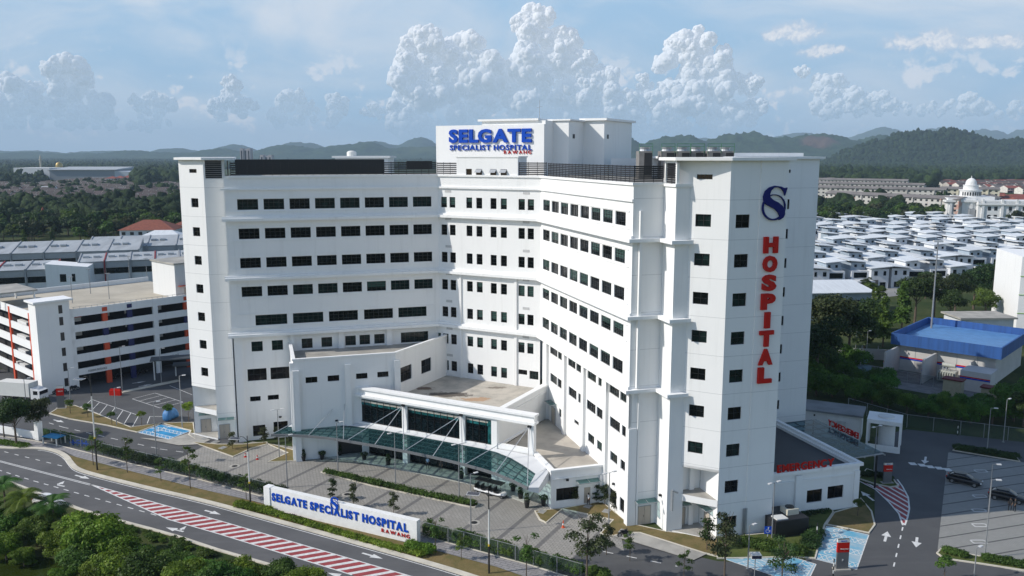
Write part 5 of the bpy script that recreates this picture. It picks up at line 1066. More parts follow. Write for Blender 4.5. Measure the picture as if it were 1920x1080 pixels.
jb = [(20, 1010, 4.2, 2), (70, 1025, 3.6, 1), (120, 1045, 3.6, 3), (172, 1052, 5.6, 0), (215, 1060, 4.2, 0), (150, 1085, 3.5, 1), (255, 1072, 3.2, 2), (290, 1090, 3.4, 3), (335, 1088, 3.4, 1), (380, 1098, 3.2, 2), (225, 1105, 4.6, 0), (275, 1120, 4.6, 1), (330, 1125, 4.4, 3), (420, 1108, 3.2, 1), (465, 1112, 3.6, 3), (520, 1112, 3.6, 1), (570, 1118, 3.6, 3), (12, 1050, 3.2, 0), (45, 1062, 2.2, 0), (5, 980, 3.5, 2), (120, 1100, 2.2, 0), (190, 1110, 3.4, 3), (380, 1128, 4.0, 1), (440, 1130, 4.2, 2), (310, 1062, 2.0, 0), (205, 1035, 2.5, 1), (95, 990, 3.0, 2), (30, 960, 2.6, 1)]
for i, (x, y, h, s) in enumerate(jb): tree('big_bush', at(x, y), h, 'dense wild bush in the thicket below the road, number %s counted from the top left' % (ORD[i] if i < 20 else 'twenty-' + ORD[i - 20]), 'wild bushes below the road', 'wild_bush', 'bush', s)
for i in range(20):
    t = i / 19; p = at(150 + 250 * t + rng.uniform(-6, 6), 965 + 72 * t + rng.uniform(2, 12)); tree('low', p, rng.uniform(.5, 1.1), 'low weed clump along the near road kerb', 'weeds along the near kerb', 'weed_clump', 'weeds', sx=1.2)
# ================================================================ street furniture, fences, signs
M_POLEW = pm('pole_white', (.65, .65, .62), .5, .05); M_POLEB = pm('pole_black', (.015, .015, .015), .5, 0); M_POLEY = pm('pole_yellow', (.65, .45, .03), .5, 0); M_POLEG = pm('pole_galvanised', (.30, .31, .32), .45, .1, metal=.3); M_PANEL = pm('solar_panel', (.02, .025, .05), .2, 0); M_LAMP = pm('lamp_head_white', (.6, .6, .6), .4, 0)
def street_lamp(P, h, label, yaw=100):
    r = thing('street_lamp', label, 'street lamp', P, zrot(yaw), 'tall solar street lamps along the road'); a = h / 3
    mb = MB(); mb.tube((0, 0, 0), (0, 0, a), .11, .105, 10, 0); mb.tube((0, 0, a), (0, 0, a + .25), .108, n=10, mi=1); mb.tube((0, 0, a + .25), (0, 0, h * .78), .10, .08, 10, 2); mb.tube((0, 0, h * .78), (0, 0, h), .075, .05, 8, 0); lpart('pole', mb, [M_POLEB, M_POLEY, M_POLEW], r)
    mb = MB(); I = Fr((0, 0), 90, -1); q = [(0, h * .93), (-.5, h * .98), (-1.0, h * .985)]; [mb.tube((q[i][0], 0, q[i][1]), (q[i + 1][0], 0, q[i + 1][1]), .035, n=6) for i in range(2)]; lpart('arm', mb, M_POLEB, r)
    mb = MB(); mb.box(I, -2.4, -1.0, -.45, .45, h * .95, h * .95 + .05, 0); mb.box(I, -2.35, -1.05, -.40, .40, h * .95 + .05, h * .95 + .06, 1); lpart('solar_panel', mb, [M_LAMP, M_PANEL], r)
for (x, y, h, l) in [(182.5, 881, 14.2, 'tallest black and white solar lamp post, at the left of the verge'), (470, 950, 9.6, 'black and white solar lamp post just left of the sign wall'), (917, 1075, 9.5, 'black and white solar lamp post right of the sign wall')]: street_lamp(at(x, y), h, l)
def lamp_post(P, h, label, heads=1, yaw=60, group='grey lamp posts of the forecourt and car parks'):
    r = thing('lamp_post', label, 'lamp post', P, zrot(yaw), group); mb = MB(); mb.tube((0, 0, 0), (0, 0, h), .085, .05, 8); mb.tube((0, 0, 0), (0, 0, .06), .2, n=10); lpart('pole', mb, M_POLEG, r); I = Fr((0, 0), 90, -1)
    for s in ((1,) if heads == 1 else (1, -1)):
        mb = MB(); mb.tube((0, 0, h), (s * .55, 0, h + .05), .03, n=6, mi=0); mb.box(I, min(s * .45, s * 1.0), max(s * .45, s * 1.0), -.14, .14, h + .0, h + .1, 1); lpart('lamp_head', mb, [M_POLEG, M_LAMP], r)
for x, y, h, n, l in [(539, 914, 7.4, 1, 'grey lamp post behind the left end of the sign wall'), (524, 858, 7.5, 2, 'double headed lamp post in front of the left wing'), (634, 887, 7.5, 1, 'lamp post at the left tip of the forecourt bed'), (742, 917, 8.0, 2, 'double headed lamp post in the middle of the forecourt bed'), (861, 942, 8.0, 2, 'double headed lamp post at the right part of the forecourt bed'), (883, 998, 7.4, 1, 'lamp post casting a long shadow over the right forecourt'), (1141, 1002, 7.8, 2, 'double headed lamp post at the annex lawn'), (1447, 1010, 7.0, 2, 'lamp post beside the black chiller box'), (1402, 996 + 70, 5.0, 1, 'short lamp post at the bottom edge beside the tower'), (1638, 891, 7.2, 2, 'lamp post on the emergency island'), (1850, 852, 7.3, 1, 'farthest lamp post of the right parking lot'), (1846, 1046, 9.3, 1, 'lamp post at the near end of the right parking lot'), (1853, 960, 6.4, 1, 'lamp post in the middle of the right parking lot'), (1826, 1085, 3.5, 1, 'short lamp post at the bottom right edge'), (1881, 829, 7.0, 1, 'lamp post behind the right hand fence'), (230, 736, 9.0, 1, 'lamp post in front of the parking building bays'), (303, 718, 7.0, 1, 'lamp post before the parking building entrance'), (219, 798, 6.5, 1, 'lamp post on the left grass strip'), (342, 803, 9.0, 1, 'tall lamp post just left of the left tower'), (294, 856, 8.5, 1, 'lamp post before the bright blue bays'), (132, 750, 6.0, 1, 'lamp post beside the left red totem'), (52, 790, 7.5, 1, 'lamp post by the white lorry'), (1622, 700, 9.0, 1, 'lamp post in the dark scrub left of the substation'), (1604, 660, 8.0, 1, 'faint lamp post among the trees left of the substation')]:
    lamp_post(at(x, y), h, l, n, {1850: 100, 1846: 100, 1853: 100}.get(x, 60))
tp = thing('lamp_mast', 'very tall thin grey lamp mast behind the blue roof', 'lamp post', at(1742, 668)); mb = MB(); mb.tube((0, 0, 0), (0, 0, 26), .25, .12, 8); lpart('pole', mb, M_POLEG, tp); mb = MB(); mb.box(WF, -1, 1, -.3, .3, 26, 26.4); lpart('lamp_head', mb, M_LAMP, tp)
M_MESH = None
def fence_mesh_mat():
    m = bpy.data.materials.new('green_chain_link'); m.use_nodes = True; nt = m.node_tree; nt.nodes.clear(); N = NT(nt); out = N.node('ShaderNodeOutputMaterial'); t = N.node('ShaderNodeBsdfTransparent'); d = N.node('ShaderNodeBsdfDiffuse'); d.inputs[0].default_value = (.08, .11, .10, 1)
    mx = N.node('ShaderNodeMixShader'); mx.inputs[0].default_value = .30; N.link(t.outputs[0], mx.inputs[1]); N.link(d.outputs[0], mx.inputs[2]); N.link(mx.outputs[0], out.inputs[0]); return m
M_MESH = fence_mesh_mat()
def fence(pts, h, step, label, mesh=True):
    P = [Vector((p[0], p[1], 0)) for p in pts]; r = thing('chain_link_fence', label, 'fence', P[0]); c = 0
    for a, b in zip(P[:-1], P[1:]):
        d = b - a; L = d.length; n = max(1, round(L / step)); A = a - P[0]; B = b - P[0]
        mb = MB(); mb.face([(A.x, A.y, .05), (B.x, B.y, .05), (B.x, B.y, h), (A.x, A.y, h)], 0); mb.tube((A.x, A.y, h), (B.x, B.y, h), .03, n=5, mi=1); lpart('mesh_panel', mb, [M_MESH, M_POLEG], r)
        for i in range(n):
            q = A.lerp(B, i / n); mb = MB(); mb.tube((q.x, q.y, 0), (q.x, q.y, h + .05), .05, n=6)
            if c == 0: pm0 = mb
            lpart('post', mb, M_POLEG, r); c += 1
fence(px((78, 822), (192, 853), (276, 873), (400, 903), (500, 930)), 1.9, 2.6, 'green chain link fence along the footpath left of the sign wall')
fence(px((783, 1004), (870, 1026), (1000, 1062), (1090, 1088)), 1.9, 2.6, 'green chain link fence right of the sign wall')
fence(px((1590, 770), (1700, 802), (1800, 815), (1935, 832)), 2.3, 3.5, 'chain link fence behind the right hand drive')
# the long sign wall
a = at(498, 953); b = at(782, 1022); yaw = math.degrees(math.atan2(b.x - a.x, b.y - a.y)); L = Vector((b.x - a.x, b.y - a.y)).length; SF = Fr((a.x, a.y), yaw, 1)
sw = thing('sign_wall', 'long low white sign wall with raised blue hospital lettering', 'sign', (a.x, a.y, 0))
mb = MB(); mb.box(SF, 0, L, -.75, 0, 0, 2.95); mb.build('wall', pm('rough_white_plaster', (.78, .78, .76), .85, .08, 1.2, .6, bscale=2.0), sw); mb = MB(); mb.box(SF, -.1, .9, -.85, .12, 0, 3.0); mb.build('end_pier', M_WALL, sw)
put_text('SELGATE SPECIALIST HOSPITAL', sw, SF(1.2, .02), 1.3, yaw, 1.1, L - 2.4, M_BLUE, .08, .045, 1.9); put_text('RAWANG', sw, SF(L - 5.0, .02), .62, yaw, .46, 4.0, M_RED, .08, .008, 3.4)
lo2 = bpy.data.objects.new('emblem', logo_mesh('emblem', 1.25, 1.6, .12, M_BLUE)); COL.objects.link(lo2); lo2.parent = sw; P = SF(L * .46, .03); lo2.location = (P.x - a.x, P.y - a.y, 2.1); lo2.rotation_euler = (0, 0, zrot(yaw))
# totem signs
def totem(P, h, w, yaw, label, words):
    r = thing('totem_sign', label, 'sign', P, zrot(yaw), 'red topped totem signs'); I = Fr((0, 0), 90, -1); mb = MB(); mb.box(I, -w / 2, w / 2, -.12, .12, .15, h, 0); lpart('panel', mb, pm('totem_grey', (.12, .125, .13), .4, 0), r); mb = MB(); mb.box(I, -w / 2 - .01, w / 2 + .01, -.13, .13, h * .58, h * .9, 0); mb.box(I, -w / 2 - .01, w / 2 + .01, -.128, .128, h * .9, h, 1); lpart('red_band', mb, [M_RED, M_POLEW], r)
    mb = MB(); mb.box(I, -w / 2 - .25, w / 2 + .25, -.4, .4, 0, .15); lpart('base', mb, M_CONC, r)
    for i, (t, zz, hh, ww, mt) in enumerate(words):
        me, wd = text_mesh(t, hh, .02, .02, 1.0, ww, mt); o = bpy.data.objects.new('lettering', me); COL.objects.link(o); o.parent = r; o.location = (-ww / 2 + (.12 if i == 0 else 0), -.135, zz * h); o.rotation_euler = (R(90), 0, 0)
totem(at(1578, 1068), 3.6, 1.35, 85, 'red and grey totem sign standing on the faded blue bays', [('Emergency', .66, .2, .9, M_WHITE), ('SELGATE', .93, .12, .7, M_BLUE), ('P', .3, .22, .15, M_WHITE)])
totem(at(1663, 906), 3.0, 1.2, 85, 'red and grey totem sign on the kerbed emergency island', [('Emergency', .66, .18, .8, M_WHITE), ('SELGATE', .93, .1, .6, M_BLUE)])
totem(at(115, 766), 4.2, 1.2, 80, 'red and black totem sign at the left car park entrance', [('SELGATE', .75, .2, .8, M_WHITE)])
ds = thing('disabled_sign', 'small blue wheelchair sign on a black and white post', 'sign', at(1438, 1026)); mb = MB(); [mb.tube((0, 0, i * .45), (0, 0, i * .45 + .45), .05, n=6, mi=i % 2) for i in range(5)]; lpart('post', mb, [M_POLEB, M_POLEW], ds); mb = MB(); mb.box(WF, -.42, .42, -.09, -.06, 1.7, 2.6, 0); mb.tube((0.05, -.1, 2.45), (0.05, -.12, 2.45), .08, n=8, mi=1); mb.box(WF, -.03, .05, -.1, -.09, 2.1, 2.4, 1); mb.box(WF, .0, .25, -.1, -.09, 2.1, 2.16, 1); mb.box(WF, .19, .25, -.1, -.09, 1.88, 2.1, 1); [mb.box(WF, -.05 + .2 * math.cos(t) - .03, -.05 + .2 * math.cos(t) + .03, -.1, -.09, 2.05 + .2 * math.sin(t) - .03, 2.05 + .2 * math.sin(t) + .03, 1) for t in np.linspace(2.0, 6.0, 9)]; lpart('panel', mb, [M_BLUE, M_POLEW], ds)
for x, y, l in [(1531, 1012, 'black and white marker post by the shrubs right of the chiller'), (1562, 1082, 'black and white marker post near the bottom totem'), (1795, 817, 'black and white marker post by the far fence')]:
    mb = MB(); [mb.tube((0, 0, i * .42), (0, 0, i * .42 + .42), .07, n=6, mi=i % 2) for i in range(5)]; r = thing('marker_post', l, 'post', at(x, y), 0, 'black and white marker posts'); lpart('post', mb, [M_POLEB, M_POLEW], r)
sp_ = thing('solar_light', 'small solar panel on a pole in front of the tower', 'solar lamp', at(1414, 1092)); mb = MB(); mb.tube((0, 0, 0), (0, 0, 3.2), .05, n=6); lpart('pole', mb, M_POLEG, sp_); mb = MB(); mb.box(WF, -.55, .55, -.5, .4, 2.9, 3.3, 0); mb.face([(-.5, -.52, 2.95), (.5, -.52, 2.95), (.5, -.52, 3.28), (-.5, -.52, 3.28)], 1); lpart('panel', mb, [M_POLEW, M_PANEL], sp_)
def cone(P, h, label, mat):
    mb = MB(); mb.lathe((0, 0, 0), [(.24, 0), (.24, .04), (.15, .04), (.12, .35 * h), (.03, h)], 12, 0); mb.lathe((0, 0, 0), [(.125, .36 * h), (.085, .6 * h)], 12, 1); r = thing('traffic_cone', label, 'traffic cone', P, 0, 'traffic cones in the forecourt'); lpart('cone', mb, [mat, M_POLEW], r)
M_ORANGE = pm('cone_orange', (.65, .10, .03), .5, 0)
cone(at(460, 857), .75, 'red and white cone near the left lawn, the farther of two', M_RED); cone(at(482.5, 861.5), .75, 'red and white cone near the left lawn, the nearer of two', M_RED); cone(at(1056, 989), .95, 'orange cone beside the annex bed', M_ORANGE)
def planter(P, label, kind, h=1.0, w=.35):
    r = thing('potted_plant', label, 'potted plant', P, 0, 'potted plants at the entrance'); mb = MB(); mb.lathe((0, 0, 0), [(w * .65, 0), (w, h * .6), (w * .95, h * .62), (w * .85, h * .58)], 12); lpart('pot', mb, M_POLEB, r)
    o = bpy.data.objects.new('foliage', leaves('foliage', [(0, 0, h * .75, w * 1.1, w * 1.1, h * .3), (0, 0, h * 1.1, w * .8, w * .8, h * .35)] if kind else [(0, 0, h * .75, w * 1.6, w * 1.5, h * .28)], 350, .16, L_DARK, kind)); COL.objects.link(o); o.parent = r
for x, y, l, k in [(569, 864, 'narrow potted cypress at the podium corner', 1), (604, 861, 'wide potted bush beside the podium wall', 0), (637, 855, 'potted plant before the dark side door', 1), (683, 863, 'potted plant with pale top under the canopy', 0), (728, 873, 'potted cypress under the middle of the canopy', 1), (865, 899, 'potted plant right of the main doors', 1), (962, 922, 'dark pot behind the golf carts', 0), (976, 936, 'leafy potted plant at the right end of the canopy', 1), (988, 952, 'large potted plant nearest the annex corner', 1), (1019, 948, 'small pot against the annex corner', 0)]:
    planter(at(x, y), l, k, 1.3 if x < 980 else 1.5, .38)
# ================================================================ surrounding buildings
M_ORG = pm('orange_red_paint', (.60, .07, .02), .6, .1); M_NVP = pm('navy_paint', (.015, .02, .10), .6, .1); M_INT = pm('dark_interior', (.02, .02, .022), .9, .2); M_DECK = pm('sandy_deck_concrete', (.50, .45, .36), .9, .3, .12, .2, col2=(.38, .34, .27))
M_OFFW = wall_mat('off_white_building', (.66, .66, .65), dirt=1.6)
# ---- parking building
kp = at(84, 741); KF = Fr((kp.x, kp.y), 42, -1); pk = thing('parking_building', 'white six-level parking building with orange and navy columns and a bare roof deck', 'car park', (kp.x, kp.y, 0))
def kbox(name, mat, *bx):
    mb = MB(); [mb.box(KF, *b) for b in bx]; return mb.build(name, mat, pk)
FL = [(2.6, 3.85), (5.25, 6.75), (8.2, 9.75), (11.2, 12.6), (14.2, 15.75)]
for z0, z1 in FL: kbox('parapet_band', M_WALL, (5.6, 36, 0, .25, z0, z1)); kbox('parapet_band', M_WALL, (-.2, .05, 3.4, 36, z0, z1))
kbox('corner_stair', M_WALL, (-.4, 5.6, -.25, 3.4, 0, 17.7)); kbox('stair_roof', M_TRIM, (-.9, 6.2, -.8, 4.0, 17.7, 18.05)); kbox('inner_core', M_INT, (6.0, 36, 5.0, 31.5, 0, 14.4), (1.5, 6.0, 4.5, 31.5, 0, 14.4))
for i, (z0, z1) in enumerate(FL): kbox('floor_slab', M_CONC, (.3, 35.8, .3, 31.8, z0 - .05 if i < 4 else 14.35, z0 + .2 if i < 4 else 14.6))
kbox('roof_deck', M_DECK, (.1, 36, .3, 32, 14.62, 14.75)); kbox('rear_parapet', M_WALL, (0, 36, 32, 32.3, 0, 15.8)); kbox('stair_windows', M_DARK, *[(3.6, 4.3, -.27, -.251, z, z + 1.6) for z in (1.0, 4.0, 7.0, 10.0, 13.0, 15.3)])
for i, a in enumerate([11.7, 16.6, 21.9, 28.6]):
    for j, (z0, z1) in enumerate([(0, 2.6), (3.85, 5.25), (6.75, 8.2), (9.75, 11.2), (12.6, 14.2), (14.6, 15.4)]):
        if a == 21.9: m = M_WALL
        elif j in (3,) and a == 11.7: m = M_NVP
        else: m = M_NVP if (a == 16.6 or (a == 28.6 and j == 3)) else M_ORG
        kbox('column', m, (a, a + 1.0, -.06, .5, z0, z1))
for b in (3.6, 14.6, 25): kbox('column', M_ORG if b != 25 else M_NVP, (-.27, .1, b, b + .8, 0, 15.4))
for j, z in enumerate([14.3, 11.3, 8.3, 5.3]): kbox('car_ramp', M_OFFW, (.5, 3, 8 + j, 13 + j, z - 2.2, z - 1.4))
for a, b in [(5.2, 6.4), (35.2, 36)]: kbox('wall_end', M_WALL, (a, b, 0.0, .5, 0, 15.75))
kbox('lift_tower', M_OFFW, (28.5, 38.5, 3.0, 13.5, 14.6, 22.0)); kbox('lift_tower_roof', M_CONC, (28.2, 38.8, 2.7, 13.8, 22.0, 22.3)); mb = MB(); mb.box(KF, 29.0, 32, 2.0, 2.99, 17.3, 17.4, 0); mb.box(KF, 30.4, 31.4, 2.93, 2.99, 14.7, 16.8, 1); mb.build('lift_door', [M_ORG, M_BEIGE], pk)
mb = MB(); mb.box(KF, -1.5, 6, 17, 29, 17.6, 17.9, 0); [mb.box(KF, a, a + .3, b, b + .3, 14.7, 17.6, 1) for a in (-1.2, 5.3) for b in (17.3, 28.3)]; mb.build('stair_shelter', [M_CONC, M_WALL], pk)
mb = MB(); 
for a in np.arange(6.5, 36, 1.1): mb.box(KF, a, a + .06, .1, .16, 15.75, 16.1)
mb.box(KF, 6.2, 36, .1, .15, 16.07, 16.12); mb.build('roof_rail', M_GREY, pk)
for i, (a, b, c) in enumerate([(7.5, 2.6, 0), (18, 4, 1), (24, 3, 0), (13.6, 4, 1)]):
    for z in (12.6, 9.75, 6.75): kbox('lift_sign_box', M_OFFW, (a, a + 1.3, b + .5, b + .8, z + .1, z + 1.1)); 
kbox('level_signs', M_ORG, (7.6, 8.9, 3.05, 3.09, 13.5, 14.1), (18.2, 19.4, 4.45, 4.49, 13.5, 14.1), (24.1, 25.3, 3.45, 3.49, 13.5, 14.1), (7.6, 8.9, 3.05, 3.09, 10.7, 11.2))
put_text('PARKING ENTRANCE', pk, KF(8.2, -.03), 2.95, 42, .42, 3.6, M_GREY, .05, .02, 1.05); put_text('PARKING ENTRANCE', pk, KF(23.2, -.03), 2.95, 42, .42, 3.6, M_GREY, .05, .02, 1.05)
for i, (x, y) in enumerate([(136, 574), (170, 556), (205, 566), (243, 527), (276, 532)]):
    mb = MB(); p = at(x, y - 5, 14.7); r = thing('deck_lamp', 'thin lamp post on the parking roof deck, %s from the left' % ORD[i], 'lamp post', p, 0, 'lamp posts on the parking roof deck'); mb.tube((0, 0, 0), (0, 0, 5.5), .09, .05, 6); lpart('pole', mb, M_POLEG, r); mb = MB(); mb.box(WF, -.5, .5, -.15, .15, 5.5, 5.62); lpart('lamp_head', mb, M_POLEG, r)
def shelter(P, w, d, h, yaw, label):
    r = thing('entrance_shelter', label, 'shelter', P, zrot(yaw)); I = Fr((0, 0), 90, -1); mb = MB(); mb.box(I, -w / 2, w / 2, -d / 2, d / 2, h, h + .2); lpart('roof', mb, pm('dark_grey_sheet', (.07, .08, .09), .5, .1), r)
    for a in (-w / 2 + .4, w / 2 - .4): mb = MB(); mb.box(I, a - .12, a + .12, d / 2 - .5, d / 2 - .26, 0, h); lpart('post', mb, M_OFFW, r)
shelter(at(330, 713), 9, 3.6, 4.6, 72, 'dark flat covered walkway before the parking entrance'); shelter(at(350, 706), 5, 3, 2.6, 72, 'small dark canopy against the left tower')
# ---- shophouse rows behind the parking building
M_MROOF = pm('pale_metal_roof', (.42, .44, .45), .55, .25, .3, stretch=(1, .2, 1)); M_REDC = pm('brick_red_column', (.28, .03, .03), .7, .2)
def shop_row(P, yaw, n, w, d, h, label, cols=True, rh=1.6, facade_in=0.0):
    r = thing('shophouse_row', label, 'shophouses', P, 0, 'low shophouse rows behind the parking building'); F = Fr((0, 0), yaw, -1)
    def bp(name, mats, fn): mb = MB(); fn(mb); return lpart(name, mb, mats, r)
    bp('wall', M_OFFW, lambda mb: (mb.box(F, 0, n * w, .6, d, 0, h)))
    bp('roof', M_MROOF, lambda mb: [mb.prism(F, [(i * w + .25, .0), ((i + 1) * w - .25, .0), ((i + 1) * w - .25, d), (i * w + .25, d)], h + .05, [h + .3, h + .3, h + rh, h + rh]) for i in range(n)])
    for i in range(n + 1): bp('party_wall', M_REDC if (cols and i % 2) else M_GREY, lambda mb: (mb.box(F, i * w - .2, i * w + .2, -.3, .55, 0, h + .6), mb.prism(F, [(i * w - .2, .6), (i * w + .2, .6), (i * w + .2, d), (i * w - .2, d)], h, [h + .6, h + .6, h + rh + .3, h + rh + .3])))
    for i in range(n):
        bp('shopfront', M_HGL, lambda mb: mb.box(F, i * w + .4, (i + 1) * w - .4, .5, .59, h - 4.2, h - 2.2)); bp('signboard', pm('grey_board', (.36, .37, .38), .6, .1), lambda mb: mb.box(F, i * w + .35, (i + 1) * w - .35, .2, .58, h - 2.1, h - .1))
        bp('skylight', M_STEEL, lambda mb: [mb.box(F, i * w + a, i * w + a + 2.0, d * .45, d * .6, h + rh * .55, h + rh * .55 + .7) for a in (1.0, 4.4)])
shop_row(at(-60, 552, 0), 70, 3, 8.5, 15, 7.0, 'shophouse row with red columns at the left edge'); shop_row(at(150, 536, 0), 68, 6, 8.2, 14, 8.0, 'shophouse row with red columns behind the roof deck')
shop_row(at(-40, 522, 0), 72, 5, 11, 18, 8.5, 'long pale roofed row at the left, second from the back', False, 3.0); shop_row(at(165, 506, 0), 72, 5, 11, 18, 8.5, 'long pale roofed row behind the roof deck, at the back', False, 3.0)
p = at(88, 545); we = thing('white_gable_building', 'plain white gable end with two dark windows between the shophouses', 'building', p); mb = MB(); F = Fr((0, 0), 75, -1); mb.prism(F, [(0, 0), (13, 0), (13, 10), (0, 10)], 0, [9, 7.6, 7.6, 9]); lpart('wall', mb, M_WALL, we)
for a in (4.3, 8.0): mb = MB(); mb.box(F, a, a + (1.9 if a < 5 else 1.0), -.06, -.01, 2.8, 5.4); lpart('window', mb, M_HGL, we)
# ---- houses
M_TILE = [pm('roof_tiles_brown', (.085, .062, .055), .85, .3, .8, objrand=.25), pm('roof_tiles_grey', (.14, .125, .12), .85, .3, .8, objrand=.25), pm('roof_tiles_red', (.26, .07, .05), .85, .3, .8)]; M_HW = pm('house_wall', (.66, .63, .57), .85, .3, .5, objrand=.2); M_BR = pm('red_brick_house', (.30, .10, .07), .85, .3, .5)
def terrace_mesh(w, d, h, rh, roof, wall, two=True):
    mb = MB(); I = Fr((0, 0), 90, -1); mb.box(I, 0, w, 0, d, 0, h, 0)
    mb.face([(-.0, -.7, h - .2), (w, -.7, h - .2), (w, d / 2, h + rh), (0, d / 2, h + rh)], 1); mb.face([(0, d + .7, h - .2), (w, d + .7, h - .2), (w, d / 2, h + rh), (0, d / 2, h + rh)], 1); mb.face([(0, 0, h), (0, d, h), (0, d / 2, h + rh)], 0); mb.face([(w, 0, h), (w, d, h), (w, d / 2, h + rh)], 0)
    mb.box(I, w - .12, w + .03, -.4, d + .4, 0, h + .2, 1); mb.box(I, .6, w * .45, -.06, 0, h - 1.9, h - .7, 2); mb.box(I, w * .55, w - .7, -.06, 0, h - 1.9, h - .7, 2); mb.box(I, .4, w - .6, -3.2, -.05, 2.3, 2.6, 1); mb.box(I, .8, w - 1.0, -.07, 0, .2, 2.1, 2)
    return mb.mesh('terraced_house', [wall, roof, M_DARK])
TM = [terrace_mesh(7, 15, 5.6, 2.6, M_TILE[0], M_HW), terrace_mesh(7, 13, 5.2, 2.4, M_TILE[1], M_HW), terrace_mesh(7, 17, 5.6, 2.9, M_TILE[0], M_HW), terrace_mesh(7, 15, 5.6, 2.6, M_TILE[2], M_HW), terrace_mesh(7, 14, 6.5, 2.6, M_TILE[2], M_BR)]
def in_poly(p, poly):
    c = False; j = len(poly) - 1
    for i in range(len(poly)):
        if (poly[i][1] > p[1]) != (poly[j][1] > p[1]) and p[0] < (poly[j][0] - poly[i][0]) * (p[1] - poly[i][1]) / (poly[j][1] - poly[i][1] + 1e-9) + poly[i][0]: c = not c
        j = i
    return c
def to_px(x, y, z):
    c, s = math.cos(PITCH), math.sin(PITCH); d = y * c - (z - CAM_H) * s; up = y * s + (z - CAM_H) * c; return 960 + F_PX * x / d, 540 - F_PX * up / d
def rows(poly_px, yaw, w, pitch, pick):
    """positions of house rows inside a ground region"""
    W = [tuple(at(*p))[:2] for p in poly_px]; F = Fr((sum(p[0] for p in W) / len(W), sum(p[1] for p in W) / len(W)), yaw, -1); q = [F.inv(p) for p in W]; a0, a1 = min(x[0] for x in q), max(x[0] for x in q); b0, b1 = min(x[1] for x in q), max(x[1] for x in q); out = []
    b = b0; k = 0
    while b < b1:
        a = a0; off = rng.uniform(0, 3)
        while a < a1:
            P = F(a, b)
            if in_poly(P, W): out.append((P, k))
            a += w
        b += pitch if k % 2 else pitch * .8; k += 1
    return out
R1 = [(-30, 392), (45, 396), (210, 384), (345, 384), (345, 338), (225, 340), (150, 342), (60, 352), (-30, 350)]
hs = rows(R1, 76, 7.4, 34, None); hs.sort(key=lambda t: t[0].y)
def plant_houses(hs, yaw, picks, label, grp, cap, name='terraced_house'):
    rest = []
    for i, (P, k) in enumerate(hs):
        if rng.random() < .05: continue
        m = TM[picks[(k * 7 + (rng.random() < .2) + 0) % len(picks)]]
        m = TM[3] if rng.random() < .008 else m
        if i < cap: o = bpy.data.objects.new(name, m); COL.objects.link(o); o.location = (P.x, P.y, rng.uniform(0, .6)); o.rotation_euler = (0, 0, zrot(yaw)); tag(o, label, 'house', grp)
        else: rest.append((P, m))
    return rest
rest = plant_houses(hs, 76, [0, 1, 0, 2, 1, 0, 0, 1], 'brown tiled terraced house in the wide estate at the far left', 'brown roofed terraced houses at the left', 240)
def merge(rest, yaw, name, label):
    if not rest: return
    V = []; Fc = []; Mi = []; mats = []; n0 = 0; cz = math.cos(zrot(yaw)); sz = math.sin(zrot(yaw)); mb = MB()
    for P, m in rest:
        ms = [mats.index(x) if x in mats else (mats.append(x) or len(mats) - 1) for x in m.materials]; k = len(mb.v)
        mb.v += [(P.x + v.co.x * cz - v.co.y * sz, P.y + v.co.x * sz + v.co.y * cz, v.co.z) for v in m.vertices]
        for f in m.polygons: mb.f.append(tuple(k + i for i in f.vertices)); mb.m.append(ms[f.material_index])
    tag(mb.build(name, mats), label, kind='stuff')
merge(rest, 76, 'distant_housing', 'farther rows of the brown roofed estate at the left')
